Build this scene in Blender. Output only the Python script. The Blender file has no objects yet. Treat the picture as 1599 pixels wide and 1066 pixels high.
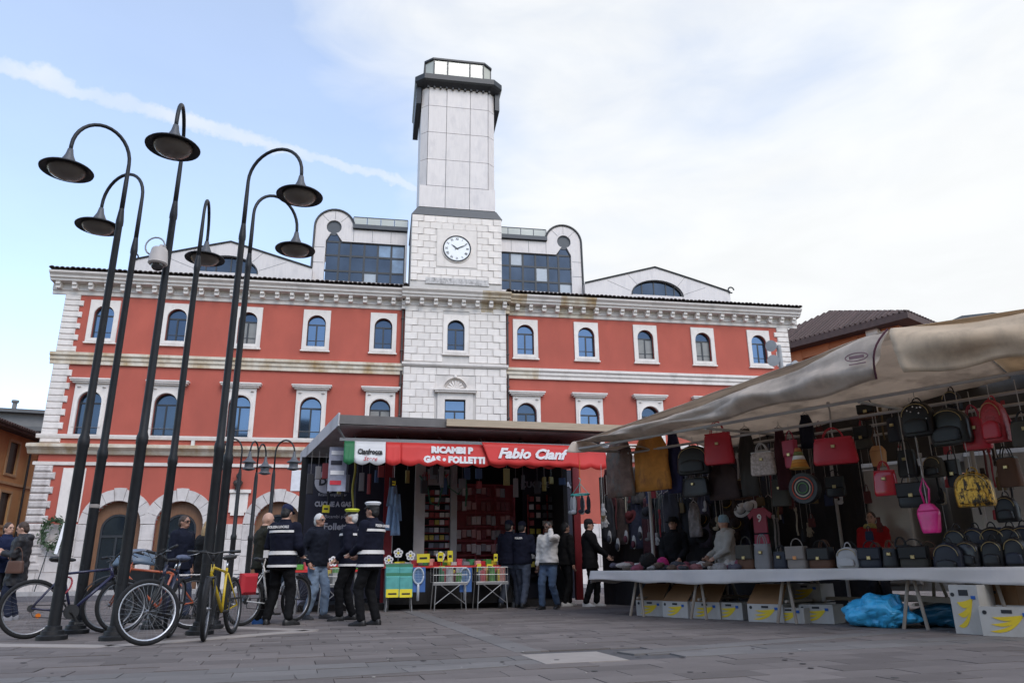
import bpy, bmesh, math, random
from mathutils import Vector, Matrix, noise
random.seed(7)
R = math.radians
SC = bpy.context.scene
COL = SC.collection

# ---------------------------------------------------------------- camera
F_PX, PITCH, ROLL, CAM_H = 1147.0, R(17.3), R(.65), .73     # focal length in photo pixels (1599 wide)
_up0 = Vector((0, -math.sin(PITCH), math.cos(PITCH))); _rt0 = Vector((1, 0, 0))
C_FW = Vector((0, math.cos(PITCH), math.sin(PITCH)))
C_RT = _rt0*math.cos(ROLL) - _up0*math.sin(ROLL)
C_UP = _rt0*math.sin(ROLL) + _up0*math.cos(ROLL)
C_O = Vector((0, 0, CAM_H))
cam_d = bpy.data.cameras.new('camera'); cam = bpy.data.objects.new('camera', cam_d); COL.objects.link(cam)
cam_d.sensor_width = 36; cam_d.lens = 36*F_PX/1599; cam_d.clip_end = 3000; cam_d.clip_start = .05
cam.matrix_world = Matrix(((C_RT.x, C_UP.x, -C_FW.x, 0), (C_RT.y, C_UP.y, -C_FW.y, 0), (C_RT.z, C_UP.z, -C_FW.z, CAM_H), (0, 0, 0, 1)))
SC.camera = cam

def ray(x, y): return C_RT*((x-799.5)/F_PX) + C_UP*((533-y)/F_PX) + C_FW
def ground(x, y, z=0.0):                       # photo pixel -> point at height z
    d = ray(x, y); return C_O + d*((z-CAM_H)/d.z)
def aty(x, y, Y):                              # photo pixel -> point at distance Y
    d = ray(x, y); return C_O + d*(Y/d.y)

# ---------------------------------------------------------------- sky, sun, exposure
SUN_AZ, SUN_EL = R(152), R(46)                 # azimuth to the right of straight ahead: veiled sun behind the right shoulder
sun_dir = Vector((math.sin(SUN_AZ)*math.cos(SUN_EL), math.cos(SUN_AZ)*math.cos(SUN_EL), math.sin(SUN_EL)))
W = bpy.data.worlds.new('World'); SC.world = W; W.use_nodes = True
nt = W.node_tree; nt.nodes.clear()
def wn(t, **k):
    n = nt.nodes.new(t)
    for a, b in k.items(): setattr(n, a, b)
    return n
def wl(a, b): nt.links.new(a, b)
def wmath(op, a, b=None, c=None, clamp=False):
    n = wn('ShaderNodeMath', operation=op, use_clamp=clamp)
    for i, v in enumerate((a, b, c)):
        if v is None: continue
        if isinstance(v, (int, float)): n.inputs[i].default_value = v
        else: wl(v, n.inputs[i])
    return n.outputs[0]
def wdot(vec_socket, v):
    n = wn('ShaderNodeVectorMath', operation='DOT_PRODUCT'); wl(vec_socket, n.inputs[0]); n.inputs[1].default_value = v
    return n.outputs['Value']
def wramp(val, lo, hi):
    n = wn('ShaderNodeMapRange', interpolation_type='SMOOTHSTEP'); wl(val, n.inputs[0])
    n.inputs[1].default_value = lo; n.inputs[2].default_value = hi
    return n.outputs[0]
sky = wn('ShaderNodeTexSky', sky_type='NISHITA'); sky.sun_disc = False
sky.sun_elevation = SUN_EL; sky.sun_rotation = SUN_AZ; sky.air_density = 1.0; sky.dust_density = .6; sky.ozone_density = 2.0
tc = wn('ShaderNodeTexCoord'); D = tc.outputs['Generated']
def wnoise(scale, detail, rough, vec=D, dist=0.0):
    n = wn('ShaderNodeTexNoise'); wl(vec, n.inputs['Vector']); n.inputs['Scale'].default_value = scale
    n.inputs['Detail'].default_value = detail; n.inputs['Roughness'].default_value = rough; n.inputs['Distortion'].default_value = dist
    return n.outputs['Fac']
# thin high cloud: thick in one bank, broken up elsewhere
toward = wdot(D, Vector((math.sin(R(38))*math.cos(R(36)), math.cos(R(38))*math.cos(R(36)), math.sin(R(36)))))   # bank of thin cloud
mpv = wn('ShaderNodeMapping'); wl(D, mpv.inputs['Vector']); mpv.inputs['Scale'].default_value = (1, 1, 2.6)
n1 = wnoise(1.7, 5, .5, mpv.outputs[0], .3); n2 = wnoise(5.5, 6, .55, mpv.outputs[0], .4)
nn = wmath('ADD', wmath('MULTIPLY', n1, .75), wmath('MULTIPLY', n2, .25))
zz = wdot(D, (0, 0, 1))
low = wmath('SUBTRACT', 1.0, wramp(zz, .0, .55))
cl = wmath('ADD', wmath('MULTIPLY', wramp(toward, .50, .93), .62), wmath('ADD', wmath('MULTIPLY', nn, 1.0), wmath('MULTIPLY', low, .22)))
cloud = wramp(cl, .64, 1.2)
# contrail: a great circle through two sky directions, frayed by noise
c1, c2 = ray(20, 108).normalized(), ray(640, 288).normalized()
cn = c1.cross(c2).normalized(); cm = (c2-c1).normalized()
n3 = wnoise(26, 5, .6); n4 = wnoise(9, 3, .5)
dev = wmath('ADD', wdot(D, cn), wmath('MULTIPLY', wmath('SUBTRACT', n3, .5), .040))
along = wdot(D, cm)
wid = wmath('MULTIPLY_ADD', along, -.011, .0105)
tr = wmath('SUBTRACT', 1.0, wramp(wmath('DIVIDE', wmath('ABSOLUTE', dev), wid), .25, 1.5))
ends = wmath('MULTIPLY', wramp(along, -.75, -.45), wmath('SUBTRACT', 1.0, wramp(along, .30, .55)))
front = wramp(wdot(D, c1), .2, .4)
trail = wmath('MULTIPLY', wmath('MULTIPLY', tr, wmath('MULTIPLY', ends, front)), wmath('MULTIPLY_ADD', n4, .9, .25), clamp=True)
cover = wmath('MAXIMUM', wmath('MAXIMUM', cloud, .30), wmath('MULTIPLY', trail, .85))
mx = wn('ShaderNodeMix', data_type='RGBA'); wl(cover, mx.inputs[0])
SKY_K, CLOUD = .11, .30
sk = wn('ShaderNodeVectorMath', operation='SCALE'); wl(sky.outputs[0], sk.inputs[0]); sk.inputs[3].default_value = SKY_K
cvar = wmath('MULTIPLY_ADD', wramp(n2, .25, .75), .07, .97)        # slight texture inside the cloud
cc = wn('ShaderNodeVectorMath', operation='SCALE'); cc.inputs[0].default_value = (CLOUD*.965, CLOUD*.985, CLOUD); wl(cvar, cc.inputs[3])
wl(sk.outputs[0], mx.inputs[6]); wl(cc.outputs[0], mx.inputs[7])
bg = wn('ShaderNodeBackground'); wl(mx.outputs[2], bg.inputs[0]); bg.inputs[1].default_value = 1.0
wo = wn('ShaderNodeOutputWorld'); wl(bg.outputs[0], wo.inputs[0])
sl = bpy.data.lights.new('sun', 'SUN'); so = bpy.data.objects.new('sun', sl); COL.objects.link(so)
sl.energy = .52; sl.angle = R(34); sl.color = (1, .96, .9)
so.rotation_euler = (-sun_dir).to_track_quat('-Z', 'Y').to_euler(); so.location = (20, -10, 40)
SC.view_settings.view_transform = 'Standard'; SC.view_settings.look = 'None'
SC.view_settings.exposure = 1.72; SC.view_settings.gamma = 1

# ---------------------------------------------------------------- materials
MATS = {}
def mat(name, col, rough=.7, var=.12, scale=6.0, bump=0.0, bscale=None, metal=0.0, spec=.5, island=0.0, dirt=None, trans=0.0, sheen=0.0, stretch=None, lucent=0.0):
    """procedural material: base colour broken up by two noises, optional fine relief, stains and per-piece variation"""
    if name in MATS: return MATS[name]
    m = bpy.data.materials.new(name); m.use_nodes = True; t = m.node_tree; t.nodes.clear()
    N = t.nodes.new; L = t.links.new
    o = N('ShaderNodeOutputMaterial'); p = N('ShaderNodeBsdfPrincipled'); L(p.outputs[0], o.inputs[0])
    p.inputs['Roughness'].default_value = rough; p.inputs['Metallic'].default_value = metal
    p.inputs['Specular IOR Level'].default_value = spec
    if trans: p.inputs['Transmission Weight'].default_value = trans
    if sheen: p.inputs['Sheen Weight'].default_value = sheen
    tcn = N('ShaderNodeTexCoord'); src = tcn.outputs['Object']
    if stretch:
        mp = N('ShaderNodeMapping'); L(src, mp.inputs[0]); mp.inputs['Scale'].default_value = stretch; src = mp.outputs[0]
    nz = N('ShaderNodeTexNoise'); L(src, nz.inputs['Vector']); nz.inputs['Scale'].default_value = scale; nz.inputs['Detail'].default_value = 6
    c = Vector(col[:3])
    mixn = N('ShaderNodeMix'); mixn.data_type = 'RGBA'; L(nz.outputs['Fac'], mixn.inputs[0])
    mixn.inputs[6].default_value = (*(c*(1-var*1.6)), 1); mixn.inputs[7].default_value = (*[min(1, v) for v in c*(1+var*1.6)], 1)
    out = mixn.outputs[2]
    if dirt:
        dcol, dscale, lo, hi = dirt
        n2 = N('ShaderNodeTexNoise'); mp2 = N('ShaderNodeMapping'); L(tcn.outputs['Object'], mp2.inputs[0]); mp2.inputs['Scale'].default_value = (1, 1, .45)
        L(mp2.outputs[0], n2.inputs['Vector']); n2.inputs['Scale'].default_value = dscale; n2.inputs['Detail'].default_value = 8; n2.inputs['Roughness'].default_value = .65
        mr = N('ShaderNodeMapRange'); L(n2.outputs['Fac'], mr.inputs[0]); mr.inputs[1].default_value = lo; mr.inputs[2].default_value = hi
        m2 = N('ShaderNodeMix'); m2.data_type = 'RGBA'; L(mr.outputs[0], m2.inputs[0]); L(out, m2.inputs[6]); m2.inputs[7].default_value = (*dcol, 1); out = m2.outputs[2]
    if island:
        g = N('ShaderNodeNewGeometry'); oi = N('ShaderNodeObjectInfo')
        ad = N('ShaderNodeMath'); ad.operation = 'ADD'; L(g.outputs['Random Per Island'], ad.inputs[0]); L(oi.outputs['Random'], ad.inputs[1])
        fr = N('ShaderNodeMath'); fr.operation = 'FRACT'; L(ad.outputs[0], fr.inputs[0])
        mr = N('ShaderNodeMapRange'); L(fr.outputs[0], mr.inputs[0]); mr.inputs[3].default_value = 1-island; mr.inputs[4].default_value = 1+island
        vm = N('ShaderNodeVectorMath'); vm.operation = 'SCALE'; L(out, vm.inputs[0]); L(mr.outputs[0], vm.inputs[3]); out = vm.outputs[0]
    L(out, p.inputs['Base Color'])
    if lucent:
        tl_ = N('ShaderNodeBsdfTranslucent'); L(out, tl_.inputs['Color']); ms = N('ShaderNodeMixShader'); ms.inputs[0].default_value = lucent
        L(p.outputs[0], ms.inputs[1]); L(tl_.outputs[0], ms.inputs[2]); L(ms.outputs[0], o.inputs[0])
    if bump:
        nb = N('ShaderNodeTexNoise'); L(src, nb.inputs['Vector']); nb.inputs['Scale'].default_value = bscale or scale*6; nb.inputs['Detail'].default_value = 5
        b = N('ShaderNodeBump'); b.inputs['Strength'].default_value = bump; b.inputs['Distance'].default_value = .02
        L(nb.outputs['Fac'], b.inputs['Height']); L(b.outputs[0], p.inputs['Normal'])
    MATS[name] = m; return m
def lin(r, g, b):                               # sRGB 0..255 -> linear
    f = lambda v: v/12.92 if v <= .04045 else ((v+.055)/1.055)**2.4
    return (f(r/255), f(g/255), f(b/255))
def cmat(rgb, rough=.75, **k):                  # cloth / paint colour by value
    k.setdefault('spec', .2 if rough > .55 else .4); return mat('c_%.3f_%.3f_%.3f_%.2f' % (*rgb, rough), rgb, rough, **k)

# ---------------------------------------------------------------- mesh building
class MB:
    def __init__(s): s.v = []; s.f = []; s.m = []; s.cur = 0
    def add(s, verts, faces):
        o = len(s.v); s.v += [tuple(v) for v in verts]
        for f in faces: s.f.append(tuple(i+o for i in f)); s.m.append(s.cur)
        return s
    def box(s, x0, x1, y0, y1, z0, z1):
        return s.add([(x0,y0,z0),(x1,y0,z0),(x1,y1,z0),(x0,y1,z0),(x0,y0,z1),(x1,y0,z1),(x1,y1,z1),(x0,y1,z1)],
                     [(0,3,2,1),(4,5,6,7),(0,1,5,4),(1,2,6,5),(2,3,7,6),(3,0,4,7)])
    def bbox(s, x0, x1, y0, y1, z0, z1, b=.02):    # box with chamfered front (-y) edges
        return s.add([(x0,y1,z0),(x1,y1,z0),(x1,y1,z1),(x0,y1,z1),(x0,y0+b,z0),(x1,y0+b,z0),(x1,y0+b,z1),(x0,y0+b,z1),
                      (x0+b,y0,z0+b),(x1-b,y0,z0+b),(x1-b,y0,z1-b),(x0+b,y0,z1-b)],
                     [(0,3,2,1),(0,1,5,4),(1,2,6,5),(2,3,7,6),(3,0,4,7),(4,5,9,8),(5,6,10,9),(6,7,11,10),(7,4,8,11),(8,9,10,11)])
    def ring_loft(s, rings, cap=True, closed=True):
        n = len(rings[0]); o = len(s.v)
        for r in rings: s.v += [tuple(p) for p in r]
        for k in range(len(rings)-1):
            for i in range(n if closed else n-1):
                j = (i+1) % n; s.f.append((o+k*n+i, o+k*n+j, o+(k+1)*n+j, o+(k+1)*n+i)); s.m.append(s.cur)
        if cap and closed:
            s.f.append(tuple(o+i for i in reversed(range(n)))); s.m.append(s.cur)
            s.f.append(tuple(o+(len(rings)-1)*n+i for i in range(n))); s.m.append(s.cur)
        return s
    def tube(s, pts, rad, n=8, cap=True):          # tube along points; rad number or list
        pts = [Vector(p) for p in pts]; rings = []
        nrm = None
        for i, p in enumerate(pts):
            t = (pts[min(i+1, len(pts)-1)] - pts[max(i-1, 0)])
            if t.length < 1e-9: t = Vector((0, 0, 1))
            t.normalize()
            if nrm is None: nrm = t.orthogonal().normalized()
            else:
                nrm = nrm - t*nrm.dot(t)
                nrm = nrm.normalized() if nrm.length > 1e-6 else t.orthogonal().normalized()
            b = t.cross(nrm); r = rad[i] if isinstance(rad, (list, tuple)) else rad
            rings.append([p + (nrm*math.cos(a)+b*math.sin(a))*r for a in [2*math.pi*k/n for k in range(n)]])
        return s.ring_loft(rings, cap)
    def lathe(s, prof, n=24, c=(0, 0, 0), cap=True):    # profile of (r, z)
        return s.ring_loft([[(c[0]+r*math.cos(2*math.pi*k/n), c[1]+r*math.sin(2*math.pi*k/n), c[2]+z) for k in range(n)] for r, z in prof], cap)
    def prism(s, poly, y0, y1):                     # polygon in x,z extruded along y
        n = len(poly)
        return s.add([(x, y0, z) for x, z in poly]+[(x, y1, z) for x, z in poly],
                     [tuple(range(n)), tuple(n+i for i in reversed(range(n)))]+[(i, n+i, n+(i+1) % n, (i+1) % n) for i in range(n)])
    def ell(s, c, r, n=12, m=8, fn=None):           # ellipsoid
        rings = []
        for j in range(m+1):
            th = math.pi*min(max(j/m, .02), .98)
            rings.append([(c[0]+r[0]*math.sin(th)*math.cos(2*math.pi*k/n), c[1]+r[1]*math.sin(th)*math.sin(2*math.pi*k/n), c[2]-r[2]*math.cos(th)) for k in range(n)])
        if fn: rings = [[fn(Vector(p)) for p in q] for q in rings]
        return s.ring_loft(rings)
    def grid(s, fn, nu, nv):                        # open sheet fn(u,v), u,v in 0..1
        o = len(s.v)
        for j in range(nv+1):
            for i in range(nu+1): s.v.append(tuple(fn(i/nu, j/nv)))
        for j in range(nv):
            for i in range(nu):
                a = o+j*(nu+1)+i; s.f.append((a, a+1, a+nu+2, a+nu+1)); s.m.append(s.cur)
        return s
    def mesh(s, name, mats, smooth=False):
        me = bpy.data.meshes.new(name); me.from_pydata(s.v, [], s.f)
        for m in (mats if isinstance(mats, (list, tuple)) else [mats]): me.materials.append(m)
        for i, p in enumerate(me.polygons): p.material_index = s.m[i]
        bm = bmesh.new(); bm.from_mesh(me); bmesh.ops.recalc_face_normals(bm, faces=bm.faces); bm.to_mesh(me); bm.free()
        if smooth: me.shade_smooth()
        return me
def link(name, me, parent=None, loc=(0, 0, 0), rot=(0, 0, 0)):
    o = bpy.data.objects.new(name, me); COL.objects.link(o); o.parent = parent; o.location = loc; o.rotation_euler = rot
    return o
def obj(name, mb, mats, parent=None, loc=(0, 0, 0), rot=(0, 0, 0), smooth=False, solid=0, angle=None):
    o = link(name, mb.mesh(name, mats, smooth), parent, loc, rot)
    if smooth and angle:
        for e in [1]: pass
        o.data.set_sharp_from_angle(angle=R(angle))
    if solid:
        md = o.modifiers.new('solid', 'SOLIDIFY'); md.thickness = solid; md.offset = 0
    return o
def tag(o, label, cat, group=None, kind=None):
    if label: o['label'] = label
    if cat: o['category'] = cat
    if group: o['group'] = group
    if kind: o['kind'] = kind
    return o
def thing(name, label, cat, loc=(0, 0, 0), rz=0, group=None):
    o = bpy.data.objects.new(name, None); COL.objects.link(o); o.location = loc; o.rotation_euler = (0, 0, rz); o.empty_display_size = .2
    return tag(o, label, cat, group)
def struct(o): o['kind'] = 'structure'; return o
def copy_tree(o, parent=None):
    c = o.copy(); COL.objects.link(c)
    if parent is not None: c.parent = parent
    for ch in o.children: copy_tree(ch, c)
    return c
FONT = {}
def text(name, s, size, m, parent, loc, rot, shear=0.0, bold=0.0, align='CENTER', sx=1.0, thick=.002):
    """flat lettering as a thin mesh; lies in local x (right), z (up), faces -y"""
    cu = bpy.data.curves.new(name, 'FONT'); cu.body = s; cu.size = size; cu.shear = shear; cu.align_x = align; cu.align_y = 'CENTER'
    cu.extrude = thick; cu.offset = bold; cu.resolution_u = 2
    t = bpy.data.objects.new(name, cu); COL.objects.link(t)
    dg = bpy.context.evaluated_depsgraph_get(); me = bpy.data.meshes.new_from_object(t.evaluated_get(dg)); me.name = name
    bpy.data.objects.remove(t); bpy.data.curves.remove(cu)
    for v in me.vertices: v.co = Vector((v.co.x*sx, -v.co.z, v.co.y))
    me.materials.clear(); me.materials.append(m)
    return link(name, me, parent, loc, rot)
def arch_loop(cx, z0, w, zs, n=12, rz=None):        # opening: rectangle with (semi-)elliptic head, counter-clockwise in x,z
    r = w/2; rz = r if rz is None else rz
    return [(cx-r, z0), (cx+r, z0)] + [(cx+r*math.cos(math.pi*k/n), zs+rz*math.sin(math.pi*k/n)) for k in range(n+1)]
def holed(mb, outer, holes, y, depth):              # plate with holes in plane y, hole reveals going to y+depth
    bm = bmesh.new()
    loops = []
    for lp in [outer]+holes:
        vs = [bm.verts.new((x, y, z)) for x, z in lp]; loops.append(vs)
        for i in range(len(vs)): bm.edges.new((vs[i], vs[(i+1) % len(vs)]))
    bmesh.ops.triangle_fill(bm, use_beauty=True, use_dissolve=False, edges=bm.edges[:], normal=(0, -1, 0))
    bm.verts.index_update()
    mb.add([v.co[:] for v in bm.verts], [[v.index for v in f.verts] for f in bm.faces]); bm.free()
    for lp in holes:
        n = len(lp); mb.add([(x, y, z) for x, z in lp]+[(x, y+depth, z) for x, z in lp], [(i, (i+1) % n, n+(i+1) % n, n+i) for i in range(n)])
    return mb
# ================================================================ ground
m_slab = mat('paving_stone', (.142, .124, .117), .75, .16, 3.0, .25, 60, spec=.2, island=.20, dirt=((.19, .165, .155), 1.1, .5, .85))
m_joint = mat('joint_mortar', (.075, .07, .072), .9, .2, 9)
m_pale = mat('pale_stone', (.30, .265, .24), .7, .12, 5, .15, island=.07, dirt=((.22, .19, .17), 3, .55, .9))
m_band = mat('band_stone', (.155, .145, .14), .75, spec=.2, var=.12, scale=4, bump=.15, island=.12)
g = MB(); g.add([(-400, -60, -.012), (400, -60, -.012), (400, 600, -.012), (-400, 600, -.012)], [(0, 1, 2, 3)])
gm = mat('square_paving', (.085, .08, .085), .7, .2, 1.5, .2, 20)
GROUND = struct(obj('ground', g, m_joint))
far = MB(); far.add([(-400, 24, -.008), (400, 24, -.008), (400, 600, -.008), (-400, 600, -.008)], [(0, 1, 2, 3)])
obj('far_paving', far, gm, GROUND)
PA = R(16); pdx = Vector((math.cos(PA), math.sin(PA), 0)); pdy = Vector((-math.sin(PA), math.cos(PA), 0)); PO = Vector((.5, 6.95, 0))
def pav(a, b): return PO + pdx*a + pdy*b
SL, SW, GAP = .62, .31, .007
slabs = []
island_quad = [Vector(p) for p in ((-8.5, 9.35, 0), (-4.35, 8.45, 0), (-2.7, 10.4, 0), (-6.6, 12.6, 0))]
def in_quad(p, q):
    s = [(q[(i+1) % 4].x-q[i].x)*(p.y-q[i].y)-(q[(i+1) % 4].y-q[i].y)*(p.x-q[i].x) for i in range(4)]
    return all(v > 0 for v in s) or all(v < 0 for v in s)
for r in range(-20, 62):
    for c in range(-34, 34):
        a = c*SL + (SL/2 if r % 2 else 0) + (.1 if r % 3 == 0 else 0); b = r*SW
        if abs(b) < .40 and abs(a) < .40: continue               # the pale square slab
        if abs(b+SW/2) < .16 or (abs(a+SL/2) < .2 and False): kind = 1
        else: kind = 0
        p = pav(a+SL/2, b+SW/2)
        if p.y < 3.6 or p.y > 25 or abs(p.x) > 2.5+p.y*.85: continue
        slabs.append((p.length, a, b, kind))
slabs.sort()
def slab_mesh(mb, a, b, dz, w=SL, h=SW):
    q = [pav(a+GAP/2, b+GAP/2), pav(a+w-GAP/2, b+GAP/2), pav(a+w-GAP/2, b+h-GAP/2), pav(a+GAP/2, b+h-GAP/2)]
    tl = [random.uniform(-.0015, .0015) for _ in q]
    mb.add([(v.x, v.y, -.03) for v in q]+[(v.x, v.y, dz+t) for v, t in zip(q, tl)], [(4, 5, 6, 7), (0, 1, 5, 4), (1, 2, 6, 5), (2, 3, 7, 6), (3, 0, 4, 7)])
unit = MB(); unit.box(GAP/2, SL-GAP/2, GAP/2, SW-GAP/2, -.03, 0); unit_me = unit.mesh('paving_slab', m_slab)
unit_b = unit_me.copy(); unit_b.materials.clear(); unit_b.materials.append(m_band)
rest = MB(); restb = MB()
for i, (d, a, b, kind) in enumerate(slabs):
    dz = random.uniform(-.004, .002)
    if i < 300:
        p = pav(a, b); o = link('paving_slab', unit_b if kind else unit_me, GROUND, (p.x, p.y, dz), (random.uniform(-.003, .003), random.uniform(-.002, .002), PA))
    else: slab_mesh(restb if kind else rest, a, b, dz)
o = obj('paving', rest, m_slab, GROUND); o['kind'] = 'stuff'
o = obj('band_paving', restb, m_band, GROUND); o['kind'] = 'stuff'
# pale square slab where the bands meet, and the two cross bands laid as thin strips
sq = MB(); q = [pav(-.37, -.37), pav(.37, -.37), pav(.37, .37), pav(-.37, .37)]
sq.add([(v.x, v.y, -.03) for v in q]+[(v.x, v.y, .003) for v in q], [(4, 5, 6, 7), (0, 1, 5, 4), (1, 2, 6, 5), (2, 3, 7, 6), (3, 0, 4, 7)])
obj('pale_slab', sq, m_pale, GROUND)
def strip(name, pts, w, m, z=.004, seg=.8):
    mb = MB()
    for p0, p1 in zip(pts, pts[1:]):
        p0 = Vector((*p0, 0)); p1 = Vector((*p1, 0)); L_ = (p1-p0).length; n = max(1, int(L_/seg)); d = (p1-p0)/L_; s = Vector((-d.y, d.x, 0))*w/2
        for k in range(n):
            a = p0+d*(L_*k/n+.004); b = p0+d*(L_*(k+1)/n-.004)
            v = [a-s, b-s, b+s, a+s]
            mb.add([(x.x, x.y, -.02) for x in v]+[(x.x, x.y, z) for x in v], [(4, 5, 6, 7), (0, 1, 5, 4), (1, 2, 6, 5), (2, 3, 7, 6), (3, 0, 4, 7)])
    return obj(name, mb, m, GROUND)
strip('band_strip', [(.12, 7.45), (-1.81, 14.35), (-3.2, 19.5)], .26, m_band)
strip('band_strip', [(1.0, 7.25), (4.06, 8.95), (9, 11.6)], .26, m_band)
strip('band_strip', [(-.1, 6.5), (-1.62, 5.87), (-4.2, 5.2)], .26, m_band)
strip('pale_border', [tuple(v[:2]) for v in (island_quad[0], island_quad[1], island_quad[2], island_quad[3])], .30, m_pale, .006, 1.1)
# crumbs and litter specks on the paving
sp = MB()
for i in range(34):
    Y = random.uniform(5.2, 15); x = random.uniform(-.62, .62)*Y; r_ = random.uniform(.006, .018)
    sp.ell((x, Y, .004), (r_, r_*random.uniform(.5, 1), .004), 6, 4)
o = obj('paper_specks', sp, mat('speck', (.33, .31, .29), .8), GROUND); o['kind'] = 'stuff'
gs = MB()
for i in range(160):
    Y = random.uniform(4.6, 15); x = random.uniform(-.62, .62)*Y; r_ = random.uniform(.012, .03); gs.lathe([(r_, .0005), (r_*.9, .0025)], 9, (x, Y, .0025))
o = obj('gum_spots', gs, mat('gum', (.045, .04, .04), .8), GROUND); o['kind'] = 'stuff'
m_kerb = mat('kerb_stone', (.33, .31, .30), .7, .12, 5, .2, dirt=((.16, .14, .13), 3, .5, .85))
# step in front of the building
obj('step', MB().box(-17.6, 17.6, -1.1, -.02, -.02, .14), m_kerb, GROUND, (-2.75*math.cos(R(10)), 34-2.75*math.sin(R(10)), 0), (0, 0, R(10)))
# ================================================================ the red town building with its clock tower
BA = R(10); U0 = -2.75
B = thing('town_building', 'long red plastered building with white stone quoins, arched windows and a clock tower', 'building', (U0*math.cos(BA), 34+U0*math.sin(BA), 0), BA)
m_red = mat('red_plaster', (.415, .102, .072), .9, .10, .8, .12, 30, dirt=((.33, .085, .062), .55, .40, .72), spec=.2)
m_stone = mat('white_stone', (.68, .615, .56), .8, .08, 4, .15, 30, island=.06, dirt=((.36, .33, .30), 1.4, .52, .90), spec=.25)
m_base = mat('travertine', (.52, .47, .44), .75, .14, 5, .2, 30, island=.08, dirt=((.27, .22, .20), 3.0, .55, .85))
m_stain = mat('stained_stone', (.60, .53, .43), .8, .14, 3, .2, 30, dirt=((.36, .23, .10), 1.1, .42, .68))
m_panel = mat('tower_panel', (.58, .53, .505), .55, .07, 2.5, .05, island=.035, stretch=(6, 6, .6), dirt=((.42, .39, .39), 2.2, .5, .9))
m_slate = mat('dark_metal_sheet', (.045, .05, .058), .5, .15, 5)
m_blackm = mat('black_metal_trim', (.016, .017, .019), .45, .15, 8)
m_frame = mat('window_frame', (.02, .022, .026), .5)
m_glass = mat('window_glass', (.10, .145, .21), .05, .2, .6, metal=.85)
m_lglass = mat('lantern_glass', (.42, .42, .36), .1, .2, .7, spec=.9)
m_tile = mat('roof_tile', (.060, .045, .040), .85, .3, 5, island=.3)
m_wood = mat('door_wood', (.16, .075, .035), .55, .25, 4, stretch=(8, 8, .7))
m_gattic = mat('attic_glass', (.055, .068, .085), .06, .35, .8, metal=.8)
OFFS = [3.41+3.06*k for k in range(5)]
win2 = [s*o for s in (-1, 1) for o in OFFS]
# --- walls: red plates with true openings, solid box behind
w = MB()
for s in (-1, 1):
    xs = sorted((s*2.4, s*17.3)); hl = []
    for o in OFFS:
        hl.append(arch_loop(s*o, 10.68, .83, 11.78)); hl.append(arch_loop(s*o, 6.42, .94, 7.81))
    if s < 0: hl += [arch_loop(u-U0, .15, 1.9, 2.72, 16) for u in (-16.65, -14.2, -10.24)]
    holed(w, [(xs[0], 0), (xs[1], 0), (xs[1], 13.3), (xs[0], 13.3)], hl, 0, .32)
w.box(-17.3, 17.3, .32, 15, 0, 13.3)
for s in (-1, 1): w.add([(s*17.3, 0, 0), (s*17.3, .33, 0), (s*17.3, .33, 13.3), (s*17.3, 0, 13.3)], [(0, 1, 2, 3)])
obj('wall', w, m_red, B)
m_joint2 = mat('stone_joint', (.50, .46, .425), .9, .1, 4)
c = MB(); holed(c, [(-2.42, 0), (2.42, 0), (2.42, 13.3), (-2.42, 13.3)], [arch_loop(0, 10.68, .80, 11.85), [(-.48, 6.5), (.48, 6.5), (.48, 8.31), (-.48, 8.31)]], -.22, .35)
for s in (-1, 1): c.add([(s*2.42, -.22, 0), (s*2.42, .33, 0), (s*2.42, .33, 13.3), (s*2.42, -.22, 13.3)], [(0, 1, 2, 3)])
obj('centre_bay', c, m_joint2, B)
# --- stone blocks (quoins, rusticated centre, clock storey)
BLK = {}
def block(x0, x1, z0, z1, y, d=.06, m=m_stone, name='stone_block', b=.012):
    key = (round(x1-x0, 2), round(z1-z0, 2), d, m.name, b)
    if key not in BLK: BLK[key] = MB().bbox(0, key[0]-.014, -d, 0, 0, key[1]-.014, b).mesh('stone_block', m)
    return link(name, BLK[key], B, (x0+.007, y, z0+.007))
for s in (-1, 1):
    for (z0, z1, n, ws, m, d, b) in ((10.02, 12.66, 10, (.80, .64), m_stone, .07, .03), (6.05, 9.5, 12, (.80, .64), m_stone, .07, .03), (2.78, 5.12, 8, (.84, .70), m_base, .11, .06), (.9, 2.76, 6, (.9, .74), m_base, .14, .07)):
        if s > 0 and z1 < 6: continue
        h = (z1-z0)/n
        for k in range(n):
            wd = ws[k % 2]; x0 = -17.36 if s < 0 else 17.36-wd
            block(x0, x0+wd, z0+k*h, z0+(k+1)*h, 0, d, m, b=b)
def ashlar(z0, z1, rows, x, y, keep, wd=.60, d=.035):
    h = (z1-z0)/rows
    for r in range(rows):
        edges = [-x]; e = -x + (wd if r % 2 else wd*.55)
        while e < x-.25: edges.append(e); e += wd
        edges.append(x)
        for a, b_ in zip(edges, edges[1:]):
            zc = z0+(r+.5)*h
            for lo, hi in keep(a, b_, z0+r*h, z0+(r+1)*h): 
                out = abs(lo) > x-.01 or abs(hi) > x-.01
                if hi-lo > .12: block(lo, hi, z0+r*h, z0+(r+1)*h, y, d+(.03 if out else 0))
def cut(rects):
    def f(a, b, z0, z1):
        for (x0, x1, r0, r1) in rects:
            if z1 > r0+.02 and z0 < r1-.02 and b > x0 and a < x1:
                return [p for p in ((a, min(b, x0)), (max(a, x1), b)) if p[1] > p[0]]
        return [(a, b)]
    return f
ashlar(6.6, 9.82, 9, 2.42, -.22, cut([(-.95, .95, 6.3, 9.45)]))
ashlar(10.1, 12.9, 8, 2.42, -.22, cut([(-.62, .62, 10.4, 12.6)]))
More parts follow.
